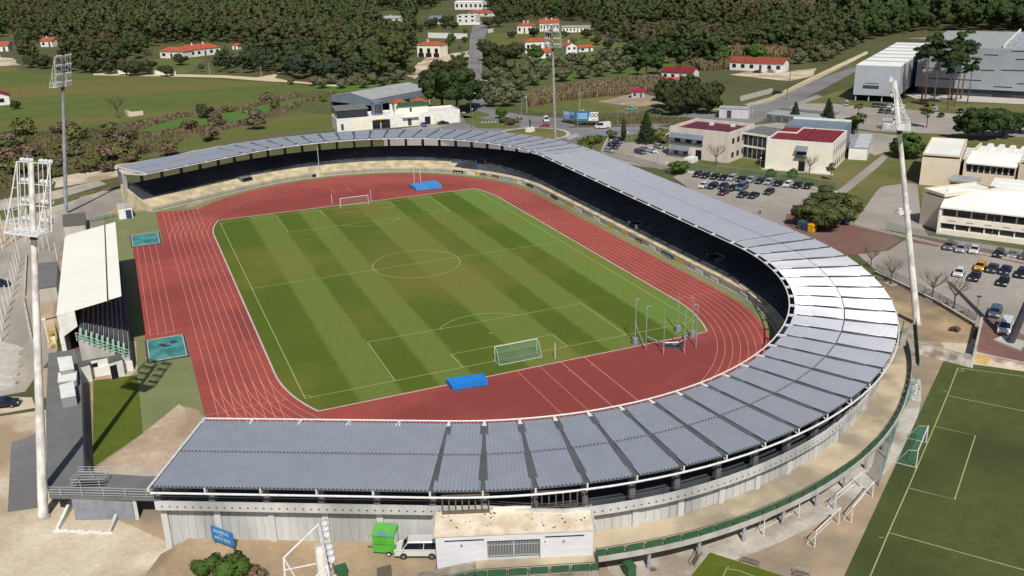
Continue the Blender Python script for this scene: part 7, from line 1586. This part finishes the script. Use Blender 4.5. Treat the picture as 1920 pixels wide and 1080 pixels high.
for q in [(1250, 203), (1275, 198), (1300, 208), (1322, 202), (1262, 217), (1312, 188), (1335, 195), (1290, 182), (1246, 190), (1330, 214), (1285, 214)]: tree('oak', q, R.uniform(.85, 1.15), 'dark tree in the dense group beside the road, left of the access road', 'dark trees left of the access road', z=R.uniform(1, 1.35))
for i, (q, s_) in enumerate([((1727, 193), 1.0), ((1752, 184), .98), ((1777, 205), .95), ((1783, 188), 1.02), ((1790, 199), .92), ((1801, 186), 1.08), ((1813, 195), .72), ((1735, 184), 1.02)]): tree('tall_pine', q, s_, 'tall bare trunked pine with a high dark crown before the grey warehouse', 'tall pines before the grey warehouse', var=4)
for q, s_, l in [((1842, 262), 1.15, 'broad dark pine at the left of the clump behind the school blocks'), ((1880, 258), 1.0, 'broad dark pine in the middle of the clump behind the school blocks'), ((1815, 262), .85, 'low broad pine at the front left of the clump behind the school blocks'), ((1912, 250), .8, 'broad pine at the right end of the clump behind the school blocks')]: tree('stone_pine', q, s_, l)
tree('green', (1709, 298), 1.05, 'round green tree left of the school blocks, behind the thick mast'); tree('green', (1690, 292), .8, 'smaller round tree beside the one behind the thick mast'); tree('slender', (1737, 240), 1.3, 'light slender tree right of the mast head'); tree('slender', (1606, 254), 1.5, 'tall loose yellowish tree behind the cream school'); tree('oak', (1594, 247), .7, 'dark narrow tree left of the yellowish one behind the cream school')
tree('fir', (1551, 234), .95, 'broad fir behind the cream school roof'); tree('fir', (1490, 229), .75, 'small fir left of the broad one behind the school'); tree('fir', (1211, 269), 1.05, 'conical fir in the small car park'); tree('cypress', (1169, 264), 1.2, 'narrow dark cypress left of the conical fir')
for q, s_, l in [((1516, 424), .85, 'leafy tree beside the recycling bins, left of the clump'), ((1550, 432), 1.0, 'leafy tree in the middle of the clump by the recycling bins'), ((1582, 418), .95, 'leafy tree at the right of the clump by the recycling bins'), ((1548, 400), .9, 'leafy tree at the back of the clump by the recycling bins')]: tree('mid', q, s_*1.12, l, z=.85)
tree('green', (1272, 326), .72, 'round green bush tree at the corner of the first car park', z=.75)
for q, s_, l in [((1342, 312), 1.5, 'bare branching tree before the pinkish school building'), ((1517, 327), 1.2, 'bare tree by the door of the cream school'), ((1670, 532), 1.15, 'bare pollarded tree left of the thick mast'), ((1747, 562), 1.25, 'bare pollarded tree right of the thick mast, left of two'), ((1788, 578), 1.25, 'bare pollarded tree right of the thick mast, right of two'), ((1632, 503), 1.0, 'bare tree just beyond the bright canopy edge')]: tree('bare', q, s_, l)
for q in [(1670, 533), (1747, 563), (1788, 579)]:
    p = G(*q); mb = MB()
    for a in ((-.8, .8, -.8, -.65), (-.8, .8, .65, .8), (-.8, -.65, -.65, .65), (.65, .8, -.65, .65)): mb.box(*a, 0, .2)
    mb.build('tree_surround', m_kerb, label='square kerb round the foot of a bare pollarded tree', cat='tree surround', group='kerbs round the bare trees').location = p
for q, k_, s_, l in [((1447, 331), 'bush', 1.1, 'low clipped bush at the corner of the cream school'), ((1487, 333), 'bush', 1.2, 'dark round bush by the fence before the cream school'), ((1557, 338), 'slender', .7, 'small pine-like tree at the right corner of the cream school'), ((941, 222), 'green', .55, 'small round tree on the traffic island'), ((943, 230), 'bright_shrub', 1.3, 'shrub at the left of the traffic island'), ((956, 234), 'shrub', 1.4, 'shrub in the middle of the traffic island'), ((968, 231), 'shrub', 1.2, 'shrub at the right of the traffic island'),
                  ((1092, 276), 'bright_shrub', 1.5, 'green shrub in the planting behind the canopy, left one'), ((1106, 271), 'shrub', 1.5, 'olive shrub in the planting behind the canopy'), ((1120, 268), 'bright_shrub', 1.5, 'green shrub in the planting behind the canopy, right one'), ((1100, 283), 'shrub', 1.3, 'olive shrub at the kerb of the planting'), ((1146, 258), 'shrub', 1.4, 'shrub behind the row of four cars'), ((1235, 262), 'shrub', 2.0, 'tall loose shrub left of the pinkish school building'), ((1246, 268), 'shrub', 1.6, 'loose shrub touching the pinkish school building'),
                  ((434, 1086), 'bush', 1.4, 'big dark green bush below the blue sign'), ((391, 1072), 'bush', .95, 'small green bush left of the big one below the blue sign'), ((480, 1085), 'brown_shrub', .7, 'dry twiggy shrub right of the big bush'), ((1697, 628), 'brown_shrub', .5, 'dry sapling on the sandy corner, left one'), ((1790, 622), 'brown_shrub', .5, 'dry sapling on the sandy corner, right one')]:
    t_ = tree(k_, q, s_, l)
    if 'blue sign' in l or 'big bush' in l: t_.location = G(q[0], q[1], ZG)
for q in [(130, 134), (160, 136), (205, 139), (238, 141), (255, 142), (313, 143), (110, 130), (180, 137), (85, 129), (60, 127), (277, 140), (340, 122)]: tree('oak', q, R.uniform(.9, 1.2), 'round dark oak along the far edge of the meadow', 'dark oaks at the far edge of the meadow')
for q, k_, s_ in [((354, 245), 'brown_shrub', 2.2), ((395, 264), 'brown_shrub', 2.2), ((476, 243), 'brown_shrub', 2.6), ((472, 222), 'grey_shrub', 2.2), ((410, 236), 'brown_shrub', 2.2), ((318, 290), 'brown_shrub', 2.4), ((390, 262), 'grey_shrub', 1.8), ((430, 210), 'shrub', 1.4), ((516, 205), 'shrub', 2.0), ((498, 190), 'grey_shrub', 2.0), ((545, 158), 'shrub', 1.6), ((607, 190), 'shrub', 1.6), ((205, 300), 'brown_shrub', 2.6), ((225, 272), 'brown_shrub', 2.8)]: tree(k_, q, s_, 'twiggy brown shrub standing apart in the scrubby field', 'shrubs in the scrubby field')
tree('oak', (385, 221), .75, 'small dark tree standing alone in the hedge strip', z=1.1); tree('bare', (222, 222), 2.0, 'bare grey tree in the meadow left of the ruined hut'); tree('oak', (30, 205), .5, 'lone small bush tree in the meadow near the white gabled shed')
for i in range(52):
    x, y = R.uniform(-30, 270), R.uniform(238, 345)
    if y < 238+max(0, (x-150))*.1 or y > 352-x*.12: continue
    tree(R.choice(['grey_shrub', 'brown_shrub', 'shrub', 'grey_shrub', 'shrub']), (x, y), R.uniform(1.3, 2.9), 'tangled shrub in the thicket left of the far canopy', 'tangled shrubs of the left thicket')
for q in [(590, 160), (605, 166), (622, 158), (640, 166), (660, 160), (682, 165), (700, 158), (720, 163), (740, 156), (750, 150), (612, 152), (672, 152)]: tree('olive', q, R.uniform(1.1, 1.5), 'grey-green olive tree in front of the forest behind the open hall', 'olive trees before the forest')
for q in [(1500, 108), (1515, 100), (1535, 106), (1552, 98), (1570, 102), (1585, 92), (1525, 116), (1545, 114), (1498, 120), (1600, 88), (1487, 100), (1560, 110)]: tree('olive', q, R.uniform(1.2, 1.8), 'grey-green scrub tree on the slope between the farm building and the chalk track', 'scrub trees on the slope')
for q in [(842, 86), (862, 92), (868, 106), (850, 112), (838, 100), (872, 80), (866, 120), (788, 146), (770, 140), (758, 132), (872, 62), (848, 78)]: tree(R.choice(['oak', 'green', 'olive']), q, R.uniform(.5, .85), 'small garden tree between the garage house and the avenue', 'garden trees left of the avenue')
for q in [(770, 62), (788, 60), (805, 55), (850, 55), (765, 78), (772, 92), (815, 52), (835, 54)]: tree('oak', q, R.uniform(.8, 1.2), 'dark tree at the forest edge above the white boundary wall', 'dark trees above the white boundary wall')
for q in [(960, 72), (1000, 70), (1060, 70), (1100, 72), (1118, 84), (1075, 80), (1140, 92), (1030, 72), (1160, 100), (1180, 98)]: tree(R.choice(['olive', 'oak']), q, R.uniform(.5, 1.0), 'small scattered tree in the pasture behind the olive grove', 'scattered trees in the pasture')
for q in [(1562, 86), (1575, 80), (1590, 76), (1605, 72), (1622, 70), (1640, 74), (1580, 92), (1598, 84), (1540, 92), (1615, 80), (1530, 100), (1655, 68), (1510, 92), (1550, 88)]: tree(R.choice(['oak', 'forest_pine']), q, R.uniform(.9, 1.3), 'dark tree at the forest foot left of the grey warehouse', 'dark trees at the forest foot')
# ---- woods that read as one mass
PROT = [(72, 64, 113, 89), (-30, 76, 20, 98), (286, 82, 398, 108), (222, 124, 335, 142), (432, 82, 450, 92), (778, 66, 834, 108), (786, -10, 925, 48), (800, 56, 884, 74), (958, 38, 1004, 64), (1008, 36, 1054, 60), (1052, 46, 1112, 62), (976, 76, 1042, 112), (1056, 80, 1116, 108), (1364, 104, 1482, 138), (1234, 128, 1302, 154), (1178, 162, 1212, 186), (1596, 88, 1990, 190), (720, 24, 752, 40)]
AV = [(38, 911, 16), (60, 899, 20), (90, 893, 22), (130, 890, 22), (200, 895, 26)]
def on_avenue(x, y):
    if not 30 < y < 210: return False
    for (y0, x0, w0), (y1, x1, w1) in zip(AV, AV[1:]):
        if y0 <= y <= y1: t = (y-y0)/(y1-y0); return abs(x-(x0+(x1-x0)*t)) < w0+(w1-w0)*t
    return abs(x-911) < 18
def inpoly(x, y, P_):
    c = False; j = len(P_)-1
    for i in range(len(P_)):
        if (P_[i][1] > y) != (P_[j][1] > y) and x < (P_[j][0]-P_[i][0])*(y-P_[i][1])/(P_[j][1]-P_[i][1])+P_[i][0]: c = not c
        j = i
    return c
def wood(name, label, poly, spacing, hgt, mix, clear=(), nl=(150, 80, 48), seed=1):
    rng = np.random.default_rng(seed); pts = [G(*q) for q in poly]; x0, x1 = min(p.x for p in pts), max(p.x for p in pts); y0, y1 = min(p.y for p in pts), max(p.y for p in pts)
    tmpl = {}
    for m in set(mix):
        for lod, n in enumerate(nl):
            for v in range(3):
                r2 = np.random.default_rng(40+v+lod*7+m*31); f = (1, 1.25, 1.6)[lod]
                if m == 0: cl = rnd_clumps(9, 1.9, 8.2, 4.4, 1.0, 1.7, r2)      # eucalyptus: tall and loose
                elif m == 1: cl = rnd_clumps(8, 2.3, 6.4, 2.8, 1.4, 2.1, r2)    # pine
                elif m == 2: cl = rnd_clumps(7, 2.2, 4.2, 2.0, 1.2, 1.9, r2)    # oak and scrub
                else: cl = rnd_clumps(8, 1.9, 6.0, 3.4, 1.0, 1.6, r2)           # young blue-green eucalyptus
                L0 = leaves(cl, n, .42*f, r2, .7); n0 = LN; q_, n_ = cores(cl, .86, *((6, 4), (5, 3), (4, 3))[lod]); tmpl[(m, lod, v)] = (np.concatenate([L0, q_]), np.concatenate([n0, n_]))
    Vs, Ms, Nn = [], [], []; y = y0; cnt = 0
    while y < y1:
        dist = math.hypot(y-CY, 200); sp = spacing*(1 if dist < 550 else 1.25 if dist < 850 else 1.7)
        x = x0
        while x < x1:
            px_, py_ = x+rng.uniform(-.45, .45)*sp, y+rng.uniform(-.45, .45)*sp; x += sp
            u, v = PX((px_, py_, 0))
            if u < -45 or u > 1965 or v < -7 or not inpoly(u, v, poly): continue
            if any(inpoly(u, v, c) for c in clear) and rng.random() < .94: continue
            d = math.hypot(px_-CX, py_-CY); lod = 0 if d < 520 else 1 if d < 800 else 2
            k = rng.uniform(.6, 1.4)*hgt*(1 if lod < 2 else 1.2); topv = v-13*k*FOC/d; hw_ = 2.6*k*FOC/d
            if on_avenue(u, v) or any(a[0]-hw_ < u < a[2]+hw_ and not (v < a[1] or topv > a[3]) and v > a[3]-2 for a in PROT) or any(a[0]-2 < u < a[2]+2 and a[1]+(a[3]-a[1])*.5 < v < a[3] for a in PROT): continue
            m = mix[rng.integers(len(mix))]; V, NN_ = tmpl[(m, lod, int(rng.integers(3)))]; a = rng.uniform(0, 6.28); ca, sa = math.cos(a), math.sin(a); kz = k*rng.uniform(.85, 1.25)
            W_ = np.empty_like(V); W_[:, 0] = (V[:, 0]*ca-V[:, 1]*sa)*k+px_; W_[:, 1] = (V[:, 0]*sa+V[:, 1]*ca)*k+py_; W_[:, 2] = V[:, 2]*kz; Q_ = np.empty_like(V); Q_[:, 0] = NN_[:, 0]*ca-NN_[:, 1]*sa; Q_[:, 1] = NN_[:, 0]*sa+NN_[:, 1]*ca; Q_[:, 2] = NN_[:, 2]; Nn.append(Q_)
            Vs.append(W_); Ms.append(np.full(len(V)//4, m, np.int32)); cnt += 1
        y += sp
    V = np.concatenate(Vs); o = bpy.data.objects.new(name, arr_mesh(name, V, [lf_euc, lf_fdark, lf_foak, lf_euc2], np.concatenate(Ms), nrm=np.concatenate(Nn))); C.objects.link(o); tag(o, label, 'forest', None, 'stuff')
    print('WOOD', name, cnt, len(V)//4)
wood('forest', 'dark mixed forest covering the far left behind the meadow', [(-60, -20), (-60, 50), (-20, 74), (25, 74), (40, 112), (60, 126), (215, 134), (236, 122), (275, 104), (290, 84), (300, 60), (300, -20)], 6.0, .95, [0, 0, 2, 1, 2, 0], clear=[[(-60, 70), (30, 70), (40, 115), (-60, 130)]], seed=2)
wood('forest', 'olive brown eucalyptus forest left of the avenue', [(300, -20), (300, 60), (290, 84), (425, 82), (442, 104), (470, 100), (560, 90), (620, 130), (690, 150), (748, 150), (772, 112), (776, 68), (800, 60), (800, 20), (850, -5), (850, -20)], 5.6, 1.05, [0, 0, 0, 0, 1, 2], clear=[[(325, -8), (445, -8), (440, 9), (330, 12)], [(700, 20), (755, 20), (755, 46), (715, 46)]], seed=3)
wood('forest', 'young blue-green wood above the chalk track', [(442, 104), (395, 112), (366, 135), (430, 139), (512, 139), (560, 150), (610, 156), (690, 152), (620, 130), (560, 90), (470, 100)], 4.6, .85, [3, 3, 3, 0, 2], seed=4)
wood('forest', 'dark wood right of the avenue and behind the red roofed houses', [(900, -20), (900, 0), (922, 32), (950, 46), (1000, 38), (1110, 42), (1112, 66), (1160, 80), (1225, 100), (1262, 110), (1300, 122), (1340, 128), (1362, 112), (1370, 96), (1480, 98), (1512, 112), (1528, 88), (1600, 84), (1640, 70), (1700, 64), (1700, -20)], 5.6, .95, [2, 0, 1, 2, 0], clear=[[(1385, 4), (1575, 2), (1570, 26), (1480, 34), (1385, 30)], [(1120, 60), (1300, 40), (1390, 78), (1230, 88)]], seed=5)
wood('forest', 'tall dark forest beyond the grey warehouse', [(1560, -20), (1560, 20), (1600, 60), (1640, 68), (1720, 60), (1860, 58), (1980, 62), (1980, -20)], 6.0, 1.35, [1, 1, 0, 2], seed=6)
# reeds and low scrub
def tufts(name, label, poly, n, h, wd, mats, seed, cat='reeds'):
    rng = np.random.default_rng(seed); pts = [G(*q) for q in poly]; x0, x1 = min(p.x for p in pts), max(p.x for p in pts); y0, y1 = min(p.y for p in pts), max(p.y for p in pts); L = []; k = 0
    while len(L) < n and k < n*12:
        k += 1; x, y = rng.uniform(x0, x1), rng.uniform(y0, y1); u, v = PX((x, y, 0))
        if inpoly(u, v, poly): L.append((x, y))
    L = np.array(L); n = len(L); a = rng.uniform(0, PI, n); d = np.stack([np.cos(a), np.sin(a), np.zeros(n)], 1); hh = h*rng.uniform(.5, 1.2, n); c = np.stack([L[:, 0], L[:, 1], np.zeros(n)], 1)
    lean = rng.normal(size=(n, 3))*np.array([.25, .25, 0]); up = np.stack([lean[:, 0], lean[:, 1], np.ones(n)], 1)*hh[:, None]; s = (wd*rng.uniform(.6, 1.3, n))[:, None]
    V = np.stack([c-d*s*.5, c+d*s*.5, c+d*s+up, c-d*s+up], 1).reshape(-1, 3); o = bpy.data.objects.new(name, arr_mesh(name, V, mats, rng.integers(0, len(mats), n))); C.objects.link(o); tag(o, label, cat, None, 'stuff')
m_reed = leafmat('dry_reeds', (128, 112, 84), (106, 92, 66)); m_reed2 = leafmat('pale_reeds', (146, 128, 98), (120, 106, 80))
tufts('reed_bed', 'brownish reed bed between the olive grove and the bare field', [(988, 182), (1060, 165), (1180, 152), (1245, 148), (1240, 170), (1160, 178), (1060, 188), (995, 200)], 9000, 2.4, .35, [m_reed, m_reed2, lf_greyb], 1)
tufts('reed_bed', 'tall pale reeds around the farm building', [(1295, 120), (1330, 112), (1365, 106), (1370, 92), (1480, 90), (1510, 106), (1484, 108), (1372, 104), (1362, 130), (1320, 135)], 3500, 3.6, .5, [m_reed, m_reed2], 2)
tufts('reed_bed', 'brown reed field at the top edge right of centre', [(1388, 4), (1572, 0), (1570, 24), (1480, 32), (1390, 28)], 5000, 5, 1.6, [m_reed, lf_brown, m_reed2], 3)
tufts('reed_bed', 'dark brown bramble strip behind the red roofed houses', [(1125, 62), (1300, 44), (1390, 76), (1240, 90)], 5000, 4, 1.4, [lf_brown, lf_greyb, lf_oak], 4)
tufts('low_scrub', 'low dry scrub covering the field beside the far canopy', [(-40, 252), (120, 246), (235, 244), (300, 250), (360, 258), (300, 285), (200, 310), (100, 332), (-40, 372)], 4500, .8, .35, [lf_shrub, lf_brown, lf_greyb, lf_shrub], 5, 'scrub')
tufts('low_scrub', 'brown bramble strip along the hedge lines of the meadow', [(232, 236), (330, 215), (460, 198), (560, 175), (566, 180), (470, 204), (330, 224), (242, 250)], 700, 1.2, .5, [lf_brown, lf_greyb], 6, 'scrub')
tufts('low_scrub', 'brown bramble strip above the far canopy roof', [(252, 262), (330, 242), (400, 237), (470, 223), (560, 192), (628, 174), (628, 180), (560, 200), (478, 232), (400, 248), (330, 252)], 700, 1.2, .5, [lf_brown, lf_greyb], 7, 'scrub')
tufts('rough_grass', 'rough yellowish grass on the verges round the billboards', [(1052, 227), (1110, 222), (1230, 219), (1300, 222), (1300, 231), (1130, 234), (1060, 231)], 2500, .5, .3, [lf_shrub, m_reed], 8, 'grass')
